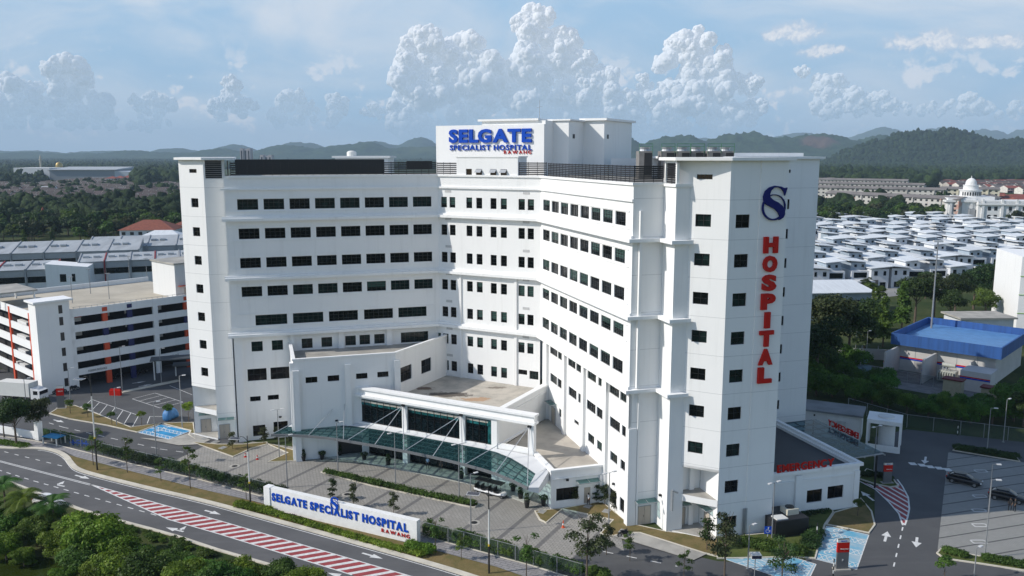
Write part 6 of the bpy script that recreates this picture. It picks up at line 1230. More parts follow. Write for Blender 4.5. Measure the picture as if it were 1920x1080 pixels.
# ---- white villas on the right
M_WROOF = pm('white_metal_roof', (.68, .70, .71), .45, .14, .4, stretch=(4, .3, 1), objrand=.09); M_GWALL = pm('grey_blue_wall', (.30, .36, .42), .8, .12, .4); M_VW = pm('villa_white_wall', (.62, .64, .66), .8, .12, .4); M_STONE = pm('dark_stone_cladding', (.13, .12, .11), .9, .5, 4)
def villa(var):
    r = bpy.data.objects.new('villa', None); COL.objects.link(r); I = Fr((0, 0), 90, -1); s = -1 if var % 2 else 1
    def P(name, mats, *bx):
        mb = MB()
        for b in bx:
            a0, a1 = (b[0], b[1]) if s == 1 else (13 - b[1], 13 - b[0]); mb.box(I, a0, a1, *b[2:])
        return lpart(name, mb, mats, r)
    def slope(name, a0, a1, b0, b1, z0, z1, t=.22):
        if s == -1: a0, a1 = 13 - a1, 13 - a0; z0, z1 = z1, z0
        mb = MB(); mb.prism(I, [(a0, b0), (a1, b0), (a1, b1), (a0, b1)], [z0, z1, z1, z0], [z0 + t, z1 + t, z1 + t, z0 + t]); lpart(name, mb, M_WROOF, r)
    P('wall', M_VW, (0, 6.2, 0, 12, 0, 6.8), (6.2, 12.4, 1.5, 13, 0, 6.0)); P('upper_wall', M_GWALL if var < 2 else M_VW, (6.6, 11.8, 3.5, 11, 6.0, 8.6)); P('porch', M_VW, (6.4, 12.6, -3.5, 1.4, 2.7, 3.1), (12.0, 12.5, -3.4, -2.9, 0, 2.7))
    slope('roof', -.9, 6.8, -1.0, 13, 7.6, 6.9); slope('roof', 5.8, 13.1, 2.3, 12.5, 8.7, 9.3); slope('roof', 6.0, 13.3, .3, 13.8, 6.1, 6.5, .15) if False else None
    P('stone_panel', M_STONE, (3.6, 6.1, -.08, -.01, 0, 3.0)) if var == 1 else None
    for b in [(1.0, 1.9, -.06, -.01, 4.5, 6.0), (4.0, 5.2, -.06, -.01, 4.5, 6.0), (1.0, 3.0, -.06, -.01, .3, 2.2), (7.2, 8.0, 3.4, 3.49, 7.0, 7.9), (9.8, 10.6, 3.4, 3.49, 7.0, 7.9), (7.0, 11.6, 1.4, 1.49, 3.6, 5.4), (7.0, 11.8, 1.4, 1.49, .2, 2.4)]: P('window', M_HGL, b)
    if var == 3: 
        mb = MB(); [mb.face([(0.2 + i * 1.3, 2, 7.95 - .1 * i), (1.3 + i * 1.3, 2, 7.85 - .1 * i), (1.3 + i * 1.3, 6, 7.85 - .1 * i), (.2 + i * 1.3, 6, 7.95 - .1 * i)]) for i in range(4)]; lpart('solar_panels', mb, M_PANEL, r)
    return r
VP = [villa(i) for i in range(4)]
RV = [(1500, 566), (1640, 560), (1760, 545), (1930, 515), (1930, 438), (1805, 433), (1765, 425), (1500, 425)]
vs = rows(RV, 82, 14.6, 27, None); vs.sort(key=lambda t: t[0].y); used = [False] * 4
sheet('estate_road', px(*RV), .03, pm('estate_paving', (.28, .28, .27), .9, .35, .08), 'pale paving and lanes of the white villa estate')
for i, (P, k) in enumerate(vs):
    c = to_px(P.x + 6, P.y, 3)
    if not (1490 < c[0] < 1960): continue
    v = rng.choice([0, 1, 0, 2, 1, 3]) if i > 3 else i; lab = 'white villa with stepped mono-pitch metal roofs in the estate at the right'; loc = (P.x, P.y, 0)
    if i < 9: lab = 'white villa in the row nearest the trees, %s from the left of that estate' % ORD[i]
    if not used[v]: used[v] = True; r = VP[v]; r.location = loc; r.rotation_euler = (0, 0, zrot(86)); tag(r, lab, 'villa', 'white villas at the right')
    else: dup(VP[v], loc, zrot(86), lab, 'white villas at the right')
for v in range(4):
    if not used[v]: [bpy.data.objects.remove(c) for c in list(VP[v].children)]; bpy.data.objects.remove(VP[v])
vb = thing('corner_villa', 'larger pale blue villa with white balconies nearest the trees beside the tower', 'villa', at(1528, 600)); F = Fr((0, 0), 84, -1); mb = MB(); mb.box(F, -2, 16, 0, 12, 0, 7.5); lpart('wall', mb, M_GWALL, vb); mb = MB(); mb.prism(F, [(-3, -1), (17, -1), (17, 13), (-3, 13)], 7.5, [7.7, 7.7, 9.2, 9.2]); lpart('roof', mb, M_WROOF, vb)
for a in (1, 6, 11): mb = MB(); mb.box(F, a, a + 1.8, -.06, -.01, 3.6, 5.4); lpart('window', mb, M_HGL, vb)
# ---- apartment blocks
M_APT = [pm('apartment_white', (.46, .45, .42), .85, .25, .12), pm('apartment_pink', (.42, .25, .20), .85, .25, .12, col2=(.46, .45, .42), thr=(.36, .40)), pm('apartment_cream', (.62, .58, .45), .85, .1, .12)]; M_AROOF = pm('apartment_roof', (.20, .18, .17), .9, .3, .1)
def block(x0, x1, ybase, floors, mat, label, yaw=None, depth=12, grp='long apartment blocks at the right', step=4.2, name='apartment_block'):
    a, b = at(x0, ybase[0]), at(x1, ybase[1]); r = thing(name, label, 'apartment block', a, 0, grp); yw = math.degrees(math.atan2(b.x - a.x, b.y - a.y)); F = Fr((0, 0), yw, -1); L = (b - a).length; H = floors * 3.0
    mb = MB(); mb.box(F, 0, L, 0, depth, 0, H); lpart('wall', mb, mat, r); mb = MB(); n = int(L / step)
    mb.face([(*F(-.5, -1), H), (*F(L + .5, -1), H), (*F(L + .5, depth / 2), H + 2), (*F(-.5, depth / 2), H + 2)]); mb.face([(*F(-.5, depth + 1), H), (*F(L + .5, depth + 1), H), (*F(L + .5, depth / 2), H + 2), (*F(-.5, depth / 2), H + 2)]); lpart('roof', mb, M_AROOF, r)
    for f in range(floors):
        mb = MB(); [mb.box(F, (i + .22) * L / n, (i + .62) * L / n, -.08, -.01, f * 3 + .9, f * 3 + 2.2) for i in range(n)]; lpart('window_row', mb, M_DARK, r)
    for k in range(3, n, 5): mb = MB(); mb.box(F, k * L / n - .3, k * L / n + .3, -1.0, -.01, 0, H); lpart('stair_bay', mb, mat, r)
block(1545, 1795, (398, 416), 5, M_APT[1], 'long pinkish and white apartment block nearest the trees'); block(1795, 1872, (414, 410), 5, M_APT[0], 'pale apartment block behind the domed building')
block(1530, 1770, (382, 390), 5, M_APT[0], 'grey roofed apartment block, second row from the front'); block(1530, 1730, (370, 376), 5, M_APT[0], 'grey roofed apartment block, third row from the front'); block(1530, 1700, (360, 364), 5, M_APT[0], 'grey roofed apartment block, rearmost row')
block(1762, 1872, (386, 388), 5, M_APT[2], 'bright cream apartment block left of the brick houses'); block(1500, 1600, (352, 353), 4, M_APT[0], 'farthest faint apartment block by the wood', grp=None)
hs2 = rows([(1745, 352), (1930, 366), (1930, 336), (1740, 334)], 86, 7, 27, None) ; hs2.sort(key=lambda t: t[0].y)
merge(plant_houses(hs2, 86, [0, 1, 0, 1, 3], 'small tiled house on the slope below the wooded hill', 'tiled houses below the wooded hill', 55), 86, 'distant_housing', 'farther tiled houses below the wooded hill')
hs3 = rows([(1872, 392), (1930, 396), (1930, 384), (1872, 380)], 86, 7, 30, None); plant_houses(hs3, 86, [4], 'brick red townhouse right of the cream block', 'brick townhouses at the right edge', 30, 'townhouse')
# ---- domed white palace-like building
dm = thing('domed_building', 'grand white building with a tiered drum and dome', 'building', at(1778, 416)); F = Fr((0, 0), 100, -1); 
def dpart(name, mat, fn): mb = MB(); fn(mb); lpart(name, mb, mat, dm)
M_DW = pm('bright_white_stone', (.74, .74, .73), .7, .1, .3)
dpart('wall', M_DW, lambda mb: (mb.box(F, 0, 18, 4, 40, 0, 16), mb.box(F, 18, 75, 0, 40, 0, 13.5), mb.box(F, 9, 30, 6, 30, 13.5, 16.8)))
dpart('cornice', M_DW, lambda mb: (mb.box(F, -1.5, 19, 2.5, 41, 13.2, 14.6), mb.box(F, 17.5, 76, -1.2, 40, 11.6, 12.8), mb.box(F, 17.5, 76, -.4, .2, 13.5, 14.6)))
dpart('pilasters', M_DW, lambda mb: [mb.box(F, a, a + 1.6, -.8, 0, 0, 15.5) for a in (20, 32, 41, 50, 60, 70)]); dpart('pilasters', M_DW, lambda mb: [mb.box(F, a, a + 1.5, 3, 4, 0, 13) for a in (1, 5, 9, 14)])
for a in (24, 28, 37, 45.5, 54.5, 65): 
    for z in (2.5, 8.0): dpart('window', M_DARK, lambda mb: mb.box(F, a, a + 2.0, -.1, -.01, z, z + 2.6))
dpart('portal', M_GREY, lambda mb: mb.box(F, 13.5, 17, 2.4, 3.9, 0, 9)); cx, cy = F(17, 14)
dpart('drum', M_DW, lambda mb: mb.lathe((cx, cy, 0), [(6.6, 16), (6.6, 20.6), (7.1, 20.7), (7.1, 21.3), (4.7, 21.4), (4.7, 24.0), (5.0, 24.1), (5.0, 24.5), (3.6, 24.6), (3.6, 25.2)], 28)); dpart('dome', M_DW, lambda mb: mb.lathe((cx, cy, 25.2), [(3.5, 0), (3.4, 1.1), (2.9, 2.3), (2.0, 3.3), (.8, 3.9), (.25, 4.0), (.25, 4.8), (.05, 5.6)], 24))
for k in range(10): a = R(-160 + 14 * k); x, y = cx + 6.65 * math.cos(a), cy + 6.65 * math.sin(a); dpart('drum_window', M_DARK, lambda mb: mb.box(Fr((x, y), 90 - math.degrees(a), -1), -.05, .1, -.45, .45, 17.4, 19.8))
# ---- far left landmarks
hp = at(46, 352, 0); ih = thing('industrial_hall', 'long white and grey industrial hall in the far left', 'factory', (-865, 1480, 0)); F = Fr((0, 0), 90, -1); mb = MB(); mb.box(F, 0, 62, 0, 60, 0, 22); lpart('wall', mb, M_OFFW, ih); mb = MB(); mb.box(F, 62, 175, 0, 70, 0, 18); lpart('wall', mb, pm('grey_cladding', (.22, .24, .26), .6, .1), ih); mb = MB(); mb.prism(F, [(175, 0), (270, 0), (270, 70), (175, 70)], 0, [17, 10, 10, 17]); lpart('wall', mb, pm('pale_blue_cladding', (.42, .46, .50), .6, .1), ih); mb = MB(); mb.box(F, 3, 58, -.5, -.1, 3, 9); lpart('window', mb, M_DARK, ih)
mb = MB(); mb.prism(F, [(60, -3), (178, -3), (178, 72), (60, 72)], 18, [19, 19, 23, 23]); lpart('roof', mb, M_MROOF, ih)
ms = thing('minaret', 'thin pale minaret beyond the industrial hall', 'tower', (-905, 1640, 0)); mb = MB(); mb.lathe((0, 0, 0), [(2, 0), (2, 34), (3, 34), (3, 36), (1.6, 36), (1.6, 40), (.2, 44)], 10); lpart('shaft', mb, pm('cream_stone', (.5, .47, .38), .7, .1), ms); ms = thing('gold_dome', 'small golden dome beyond the industrial hall', 'dome', (-870, 1640, 0)); mb = MB(); mb.lathe((0, 0, 0), [(6.5, 0), (6.5, 23), (6, 26), (4, 29), (.5, 31)], 14); lpart('dome', mb, pm('gold_paint', (.45, .32, .10), .3, .1, metal=.5), ms)
for x, w_, h, l in [(450, 20, 24.5, 'taller of two grey tower blocks on the horizon'), (487, 23, 12, 'shorter of two grey tower blocks on the horizon')]:
    P = Vector(((x - 960) / 1604 * 1900, 1900, 0)); r = thing('tower_block', l, 'tower block', P, 0, 'twin tower blocks on the horizon'); W = w_ / 1604 * 1900; H = 45 + (289 - (278 if x == 450 else 290)) / 1604 * 1900; mb = MB(); [mb.box(WF, W * i / 3, W * i / 3 + W * .28, 0 + (i % 2) * 2, 20, 0, H - (i % 2) * 2) for i in range(3)]; mb.box(WF, 0, W * .95, 3, 20, 0, H - 3); lpart('wall', mb, pm('tower_block_grey', (.50, .46, .46), .8, .2), r); mb = MB(); [mb.box(WF, W * i / 3 + W * .08, W * i / 3 + W * .2, -.1 + (i % 2) * 2, (i % 2) * 2 - .01, 3, H - 5) for i in range(3)]; lpart('window_strip', mb, M_DARK, r)
def hip_house(x, y, w, d, h, yaw, roof, label, name='house', z=0, wall=None):
    r = thing(name, label, 'house', at(x, y, z)); F = Fr((0, 0), yaw, -1); mb = MB(); mb.box(F, 0, w, 0, d, 0, h); lpart('wall', mb, wall or M_VW, r); mb = MB(); rd = min(w, d) / 2; c = [(-.8, -.8), (w + .8, -.8), (w + .8, d + .8), (-.8, d + .8)]
    A, B, C, D = [(*F(*q), h) for q in c]; E_, G_ = ((*F(rd, d / 2), h + rd * .5), (*F(w - rd, d / 2), h + rd * .5)); mb.face([A, B, G_, E_]); mb.face([B, C, G_]); mb.face([C, D, E_, G_]); mb.face([D, A, E_]); mb.face([A, B, C, D]); lpart('roof', mb, roof, r)
    for k in range(int(w / 4)): mb = MB(); mb.box(F, 1 + 4 * k, 2.8 + 4 * k, -.06, -.01, h - 2.4, h - .9); lpart('window', mb, M_DARK, r)
M_RT = pm('terracotta_roof', (.25, .075, .045), .85, .3, 1); hip_house(226, 462, 26, 18, 8, 84, M_RT, 'large house with a terracotta hipped roof behind the pale shop roofs'); hip_house(328, 455, 14, 14, 9, 84, M_RT, 'half hidden terracotta roofed house against the left tower'); hip_house(255, 472, 22, 14, 6, 84, M_WROOF, 'low white roofed house right of the large terracotta roof')
for i in range(4): hip_house(199 + 15 * i, 346 - i, 15, 14, 9, 88, M_TILE[2], 'red roofed house in the short row above the brown estate, %s from the left' % ORD[i])
hip_house(180, 396, 22, 10, 6, 86, M_GREY, 'long white house with flat roof among the left trees'); hip_house(60, 365, 30, 16, 5, 86, M_WROOF, 'pale metal roofed hall in the brown estate')
tp = thing('temple_spire', 'small tiered terracotta temple spire among the left trees', 'temple', at(83, 425)); mb = MB(); mb.lathe((0, 0, 0), [(2.8, 0), (2.8, 5), (2.2, 5), (2.2, 7.5), (1.6, 7.6), (1.6, 9.6), (1.0, 9.8), (.9, 11), (.2, 12.4)], 8); lpart('spire', mb, M_RT, tp)
# ---- substation with the blue roof
M_BR_ = pm('blue_metal_cladding', (.022, .095, .31), .6, .3, .3, stretch=(6, 6, .2)); M_BR2 = pm('blue_deck_roof', (.10, .25, .50), .5, .2, .6); M_SUB = pm('substation_grey', (.52, .51, .49), .8, .15, .3)
s0 = at(1737, 640, 0); c4 = [at(1671, 629, 7.4), at(1879, 658, 7.4), at(1935, 622, 7.4), at(1737, 601, 7.4)]; sub = thing('substation_building', 'grey substation with a deep blue metal parapet roof', 'substation', (c4[0].x, c4[0].y, 0))
e1 = c4[1] - c4[0]; SB = Fr((c4[0].x, c4[0].y), math.degrees(math.atan2(e1.x, e1.y)), -1); Lx = e1.length; Ly = 24
def sbox(name, mat, *bx): mb = MB(); [mb.box(SB, *b) for b in bx]; return mb.build(name, mat, sub)
sbox('blue_parapet', M_BR_, (0, Lx, 0, .3, 5.6, 8.0), (0, .3, .3, Ly, 5.6, 8.0), (Lx - .3, Lx, .3, Ly, 5.6, 8.0), (.3, Lx - .3, Ly - .3, Ly, 5.6, 8.0)); sbox('roof', M_BR2, (.3, Lx - .3, .3, Ly - .3, 6.2, 6.5)); sbox('wall', M_SUB, (1.2, Lx - 1.2, 1.4, Ly - 1, 0, 6.0)); sbox('bay_wall', M_SUB, (1.2, 1.6, -7, 1.39, 0, 5.2), (8.6, 9.0, -7, 1.39, 0, 4.9), (15.5, 20.8, -6.5, -1, 0, 3.9), (15.5, 15.9, -1, 1.39, 0, 4.4))
sbox('panel_joints', M_GREY, *[(a, a + .1, 1.36, 1.395, 0, 5.6) for a in (4.6, 8.6, 12.6, 16.4)]); sbox('stripe', M_RED, (1.65, Lx - 1.3, 1.33, 1.39, 2.75, 3.0), (1.14, 1.19, -7, 1.3, 3.0, 3.25), (8.54, 8.59, -7, 1.3, 2.8, 3.05), (15.5, 20.8, -6.56, -6.51, 2.6, 2.8)); sbox('stripe', M_BLUE, (1.65, Lx - 1.3, 1.33, 1.39, 2.45, 2.72), (1.14, 1.19, -7, 1.3, 2.7, 2.97), (8.54, 8.59, -7, 1.3, 2.5, 2.77), (15.5, 20.8, -6.56, -6.51, 2.3, 2.57))
sheet('substation_yard', [Vector((*SB(*p), 0)) for p in [(-12, -14), (34, -14), (34, 1), (-12, 1)]], .02, pm('gravel_yard', (.20, .20, .20), .95, .4, .6), 'grey gravel yard of the substation')
M_TRF = pm('transformer_grey', (.42, .43, .38), .6, .15)
def transformer(P, yaw, label, mat):
    r = thing('transformer', label, 'transformer', P, zrot(yaw), 'transformers in the substation yard'); I = Fr((0, 0), 90, -1); mb = MB(); mb.box(I, -1.6, 1.6, -1, 1, .3, 2.4); lpart('tank', mb, mat, r)
    for s in (-1, 1):
        mb = MB(); [mb.box(I, -1.5 + .45 * k, -1.3 + .45 * k, s * 1.05 if s > 0 else -1.9, 1.9 if s > 0 else -1.05, .5, 2.2) for k in range(7)]; lpart('radiator', mb, mat, r)
    mb = MB(); mb.tube((-1.2, .2, 3.4), (1.2, .2, 3.4), .42, n=10); mb.tube((0, .2, 2.4), (0, .2, 3.1), .12, n=6); lpart('conservator', mb, mat, r)
    for k in range(3): mb = MB(); mb.lathe((-.9 + .6 * k, -.4, 2.4), [(.1, 0), (.16, .1), (.08, .2), (.16, .3), (.08, .4), (.14, .5), (.05, .7)], 8); lpart('bushing', mb, M_GREY, r)
transformer((*SB(12.2, -2.2), 0), SB.yaw, 'pale grey transformer in the right hand bay of the substation', M_TRF); transformer((*SB(-2.5, -9.5), 0), SB.yaw + 20, 'blue grey transformer outside the fence, left of the substation', pm('transformer_blue', (.16, .24, .28), .6, .15))
fence([Vector((*SB(*p), 0)) for p in [(-1, -8.5), (9, -8.5), (16, -8.5)]], 2.2, 2.5, 'wire fence closing the front of the substation bays')
for a, b, w_, h, l in [(14.2, -12.5, 3.2, 3.0, 'beige box hut with a maroon roof before the substation, the larger of two'), (20.4, -11.0, 2.6, 2.2, 'beige box hut with a maroon roof, the smaller of two')]:
    P = SB(a, b); r = thing('utility_hut', l, 'hut', (P.x, P.y, 0), 0, 'beige utility huts'); F = Fr((0, 0), SB.yaw, -1); mb = MB(); mb.box(F, 0, w_, 0, 2, 0, h); lpart('wall', mb, pm('hut_beige', (.42, .38, .26), .8, .15), r); mb = MB(); mb.box(F, -.2, w_ + .2, -.2, 2.2, h, h + .25); lpart('roof', mb, pm('maroon_roof', (.13, .02, .02), .7, .1), r)
rw = [at(1700, 690), at(1560, 730)]; P0 = SB(-2, 9); P1 = SB(-30, -8); cw = thing('boundary_wall', 'grey panel boundary wall with leaning posts behind the scrub', 'wall', (P0.x, P0.y, 0)); mb = MB(); F = Fr((0, 0), math.degrees(math.atan2(P1.x - P0.x, P1.y - P0.y)), -1); mb.box(F, 0, 34, -.1, .1, 0, 2.4); lpart('wall', mb, M_SUB, cw); mb = MB(); [mb.beam((*F(3.4 * i, -.15), 0), (*F(3.4 * i, -.15), 3.1), .15, .15) for i in range(11)]; lpart('wall_posts', mb, M_GREY, cw)
gb = thing('guard_house', 'small flat roofed white hut behind the blue roof', 'hut', at(1800, 640)); F = Fr((0, 0), 88, -1); mb = MB(); mb.box(F, 0, 13, 0, 8, 0, 5.5); lpart('wall', mb, M_VW, gb); mb = MB(); mb.box(F, -.6, 13.6, -.6, 8.6, 5.5, 5.9); lpart('roof', mb, M_CONC, gb)
wb = thing('office_block', 'white office block cut by the right picture edge', 'building', at(1904, 622)); F = Fr((0, 0), 103, -1); mb = MB(); mb.box(F, 0, 30, 0, 20, 0, 19.5); lpart('wall', mb, M_WALL, wb); mb = MB(); [mb.box(F, -.1, 30, -.12, -.01, z, z + .15) for z in (4.8, 9.6, 14.4)]; lpart('green_trim', mb, pm('lime_trim', (.25, .45, .08), .6, 0), wb)
for z in (1.6, 6.4, 11.2, 15.9):
    for a in (2.0, 5.4): mb = MB(); mb.box(F, a, a + 1.8, -.1, -.01, z, z + 1.7); lpart('window', mb, M_HGL, wb)
# ---- service building and tank shed right of the emergency block
sv0 = at(1514, 767, 4.4); sv1 = at(1615, 780, 4.4); sv0.z = sv1.z = 0; SVf = Fr((sv0.x, sv0.y), math.degrees(math.atan2(sv1.x - sv0.x, sv1.y - sv0.y)), -1); sv = thing('service_building', 'low white service building with a grey slab roof behind the emergency canopy', 'building', (sv0.x, sv0.y, 0)); Ls = (sv1 - sv0).length
mb = MB(); mb.box(SVf, -4, Ls, 0, 5, 0, 4.2); mb.build('wall', M_OFFW, sv); mb = MB(); mb.box(SVf, -4.5, Ls + .3, -.5, 5.5, 4.2, 4.5); mb.build('roof', pm('grey_felt_roof', (.20, .21, .22), .9, .3, .3), sv)
for i in range(2): mb = MB(); mb.box(SVf, Ls * .45 + 1.3 * i, Ls * .45 + 1.3 * i + .95, -.45, -.05, 2.4, 3.1); mb.build('air_conditioner', pm('ac_unit', (.5, .5, .48), .5, .1), sv)
mb = MB(); [mb.box(SVf, a, a + .25, -.04, -.01, 3.4, 3.7) for a in (1.0, 9.0)]; mb.build('vent', M_DARK, sv)
tkp = at(1622, 842); ts = thing('tank_shed', 'open white frame shed holding a round water tank', 'shed', (tkp.x, tkp.y, 0)); TF = Fr((tkp.x, tkp.y), SVf.yaw, -1)
mb = MB(); mb.box(TF, 0, 4.9, 0, 4.6, 4.3, 4.9); mb.build('roof_frame', M_WALL, ts); mb = MB(); [mb.box(TF, a, a + .3, b, b + .3, 0, 4.3) for a in (0, 4.6) for b in (0, 4.3)]; mb.build('posts', M_WALL, ts); mb = MB(); mb.lathe((*TF(2.8, 2.5), .2), [(1.2, 0), (1.2, 3.5), (.9, 3.8)], 18); mb.build('tank', M_OFFW, ts); mb = MB(); mb.box(TF, 0.3, 4.6, -.05, .05, 0, 1.0); mb.build('low_wall', M_WALL, ts); mb = MB(); mb.lathe((*TF(2.6, 2.3), 4.9), [(1.2, 0), (1.2, .2), (.5, .35)], 16); mb.build('tank_lid', M_OFFW, ts)
# chiller box beside the tower
cb = at(1437, 1000); CBf = Fr((cb.x, cb.y), 73, -1); ch = thing('chiller_enclosure', 'black louvred box with a white fan unit on top beside the tower', 'machinery', (cb.x, cb.y, 0))
mb = MB(); mb.box(CBf, 0, 4.6, -1.8, 2.2, 0, 2.2); mb.build('enclosure', M_LOUVRE, ch); mb = MB(); mb.box(CBf, 2.4, 4.0, -.6, .9, 2.2, 2.9); mb.build('fan_unit', pm('cream_machine', (.6, .57, .47), .5, .1), ch); mb = MB(); mb.lathe((*CBf(3.2, .15), 2.9), [(.55, 0), (.55, .12), (.2, .12)], 14); mb.build('fan', M_DARK, ch); mb = MB(); mb.box(CBf, .4, 1.9, -1.5, -.2, 2.2, 2.32); mb.build('hatch', M_POLEW, ch)
gw = thing('gate_wall', 'low white entrance wall at the left edge', 'wall', at(0, 812)); mb = MB(); F = Fr((0, 0), 112, -1); mb.box(F, -6, 9, 0, .3, 0, 1.2); mb.box(F, 8.4, 9.2, -.3, .6, 0, 3.0); lpart('wall', mb, M_WALL, gw)
bs = thing('blue_shelter', 'small blue roofed meter shelter beside the footpath', 'shelter', at(80, 833)); F = Fr((0, 0), 110, -1); mb = MB(); mb.box(F, 0, 3.0, 0, 1.8, 1.2, 1.32); lpart('roof', mb, M_BAY, bs); mb = MB(); [mb.box(F, a, a + .15, b, b + .15, 0, 1.2) for a in (0, 2.8) for b in (0, 1.6)]; lpart('legs', mb, M_POLEW, bs)
bp_ = thing('blue_valves', 'cluster of bright blue water pipes and valves', 'pipework', at(132, 835)); mb = MB(); mb.tube((0, 0, .5), (3.2, -.8, .5), .16, n=8); [mb.tube((.5 + .8 * i, -.1 - .2 * i, .1), (.5 + .8 * i, -.1 - .2 * i, .95), .13, n=8) for i in range(4)]; mb.lathe((1.5, -.4, .9), [(.3, 0), (.3, .08)], 12); lpart('pipes', mb, M_BLUE, bp_)
# ================================================================ woods and hills
def wood(poly, dens, h, n_ind, label, kinds=('far', 'far', 'tall'), grp=None, stuff=True, seed=0, mat=None, lab2=None, z=0.0):
    """trees of a belt: the nearest stand as things, the rest is one woodland"""
    W = [tuple(at(*p))[:2] for p in poly]; g = np.random.default_rng(seed); x0, x1 = min(p[0] for p in W), max(p[0] for p in W); y0, y1 = min(p[1] for p in W), max(p[1] for p in W)
    n = int((x1 - x0) * (y1 - y0) * dens); P = [(a, b) for a, b in zip(g.uniform(x0, x1, n), g.uniform(y0, y1, n)) if in_poly((a, b), W)]; P.sort(key=lambda p: p[1])
    for i, p in enumerate(P[:n_ind]): tree(rng.choice(kinds), (*p, 0), h * rng.uniform(.7, 1.2), label, grp or label, 'woodland_tree')
    Q = np.array(P[n_ind:])
    if len(Q) and stuff:
        rr = g.uniform(.34, .62, len(Q)) * h; C = []; Rr = []
        for (a, b), r in zip(Q, rr):
            zz = h * g.uniform(.4, .75)
            for k in range(3): C.append((a + g.normal(0, r * .5), b + g.normal(0, r * .5), zz + g.normal(0, r * .3))); Rr.append(r * g.uniform(.5, .9))
        me = spheres_mesh('woodland', np.array(C), np.array(Rr), seed, .8, np.array([1, 1, 1.15])); me.materials.append(mat or M_CANOPY); o = bpy.data.objects.new('woodland', me); COL.objects.link(o); tag(o, lab2 or ('farther ' + label), kind='stuff')
def canopy_mat(name='tree_canopy', c1=(.016, .034, .012), c2=(.05, .085, .025), sc_=.12):
    m = bpy.data.materials.new(name); m.use_nodes = True; N = NT(m.node_tree); b = m.node_tree.nodes['Principled BSDF']; b.inputs['Roughness'].default_value = .8; b.inputs['Specular IOR Level'].default_value = .15; g = N.node('ShaderNodeNewGeometry'); p = g.outputs['Position']
    k = N.mix(g.outputs['Random Per Island'], (*c1, 1), (*c2, 1)); k = N.mix(N.sstep(N.noise(p, sc_ * 6, 5, .7), .35, .65), k, (*[x * .5 for x in c1], 1)); N.link(k, b.inputs['Base Color'])
    bp = N.node('ShaderNodeBump'); bp.inputs['Strength'].default_value = 1; bp.inputs['Distance'].default_value = 1.5; N.put(bp.inputs['Height'], N.noise(p, sc_ * 5, 5, .7)); N.link(bp.outputs[0], b.inputs['Normal']); return m
M_CANOPY = canopy_mat(); M_CANOPY2 = canopy_mat('hill_tree_canopy', (.010, .024, .010), (.036, .066, .022), .08)
wood([(-40, 470), (100, 462), (215, 455), (345, 450), (345, 398), (215, 390), (120, 398), (-40, 404)], .012, 11, 150, 'tree in the dense green belt behind the parking building', seed=1)
wood([(-40, 350), (60, 350), (100, 338), (345, 336), (345, 318), (-40, 318)], .0035, 12, 0, 'trees round the far industrial hall', seed=2)
wood([(255, 352), (345, 350), (345, 322), (270, 330)], .008, 15, 0, 'tall wood left of the left tower', seed=12)
wood([(95, 405), (130, 380), (345, 405), (345, 372), (300, 388), (180, 392)], .004, 10, 30, 'tree scattered along the near edge of the brown roofed estate', seed=3)
wood([(-60, 318), (1960, 318), (1960, 300), (-60, 300)], .0014, 13, 0, 'flat wooded plain in the far distance', seed=4, lab2='flat wooded plain in the far distance')
wood([(1490, 432), (1700, 432), (1775, 420), (1775, 392), (1700, 396), (1490, 396)], .010, 11, 90, 'tree in the wood between villas and apartment blocks', seed=5)
wood([(1490, 352), (1760, 356), (1700, 334), (1490, 330)], .008, 15, 0, 'dark wood behind the apartment blocks', seed=6); wood([(1080, 330), (1500, 345), (1500, 312), (1080, 312)], .003, 14, 0, 'dark wood behind the hospital roof', seed=7)
wood([(1870, 424), (1940, 426), (1940, 400), (1860, 412)], .006, 8, 14, 'tree round the domed building', seed=8)
for i, (x, y, h, k) in enumerate([(1545, 690, 16, 'far'), (1590, 680, 14, 'far'), (1620, 660, 13, 'tall'), (1560, 655, 13, 'far'), (1655, 650, 13, 'tall'), (1690, 622, 14, 'tall'), (1715, 606, 13, 'far'), (1750, 600, 13, 'far'), (1790, 590, 12, 'far'), (1825, 580, 13, 'far'), (1860, 566, 12, 'far'), (1890, 560, 12, 'far'), (1640, 620, 12, 'tall'), (1735, 560, 9, 'broad'), (1640, 580, 8, 'broad'), (1780, 612, 10, 'far'), (1845, 605, 9, 'far'), (1880, 590, 10, 'far'), (1530, 720, 13, 'far')]):
    tree('broad' if k == 'far' else k, at(x, y), h, 'tree behind the blue roof, %s of its belt counted from the tower' % ORD[min(i, 19)], 'trees between the blue roof and the villas', 'belt_tree')
for i, (x, y, h) in enumerate([(1530, 742, 6), (1560, 745, 5), (1600, 752, 5), (1635, 758, 4.5), (1665, 765, 4.5), (1700, 775, 4), (1570, 720, 6), (1620, 735, 5), (1740, 785, 4), (1785, 790, 4.5), (1820, 795, 5), (1860, 795, 5), (1900, 790, 6), (1840, 775, 4), (1890, 765, 5), (1760, 770, 3.5), (1540, 700, 7), (1600, 700, 6), (1655, 740, 5), (1925, 775, 6)]):
    tree('big_bush', at(x, y), h, 'dark scrub bush behind the right fence, %s counted from the tower' % ORD[i], 'scrub behind the right fence', 'scrub_bush', 'bush', 2)
tree('broad', at(1918, 800), 6, 'bright round tree at the right edge behind the fence', None)
wood([(1500, 560), (1900, 520), (1930, 440), (1500, 428)], .0016, 4.5, 60, 'garden tree between the white villas', kinds=('broad',), seed=21, stuff=False)
wood([(-40, 385), (345, 380), (345, 345), (-40, 350)], .0011, 9, 0, 'trees scattered through the brown roofed estate', seed=22)
wood([(1490, 352), (1960, 345), (1960, 318), (1490, 315)], .0035, 12, 0, 'woods at the foot of the right hill', seed=23, lab2='woods at the foot of the right hill')
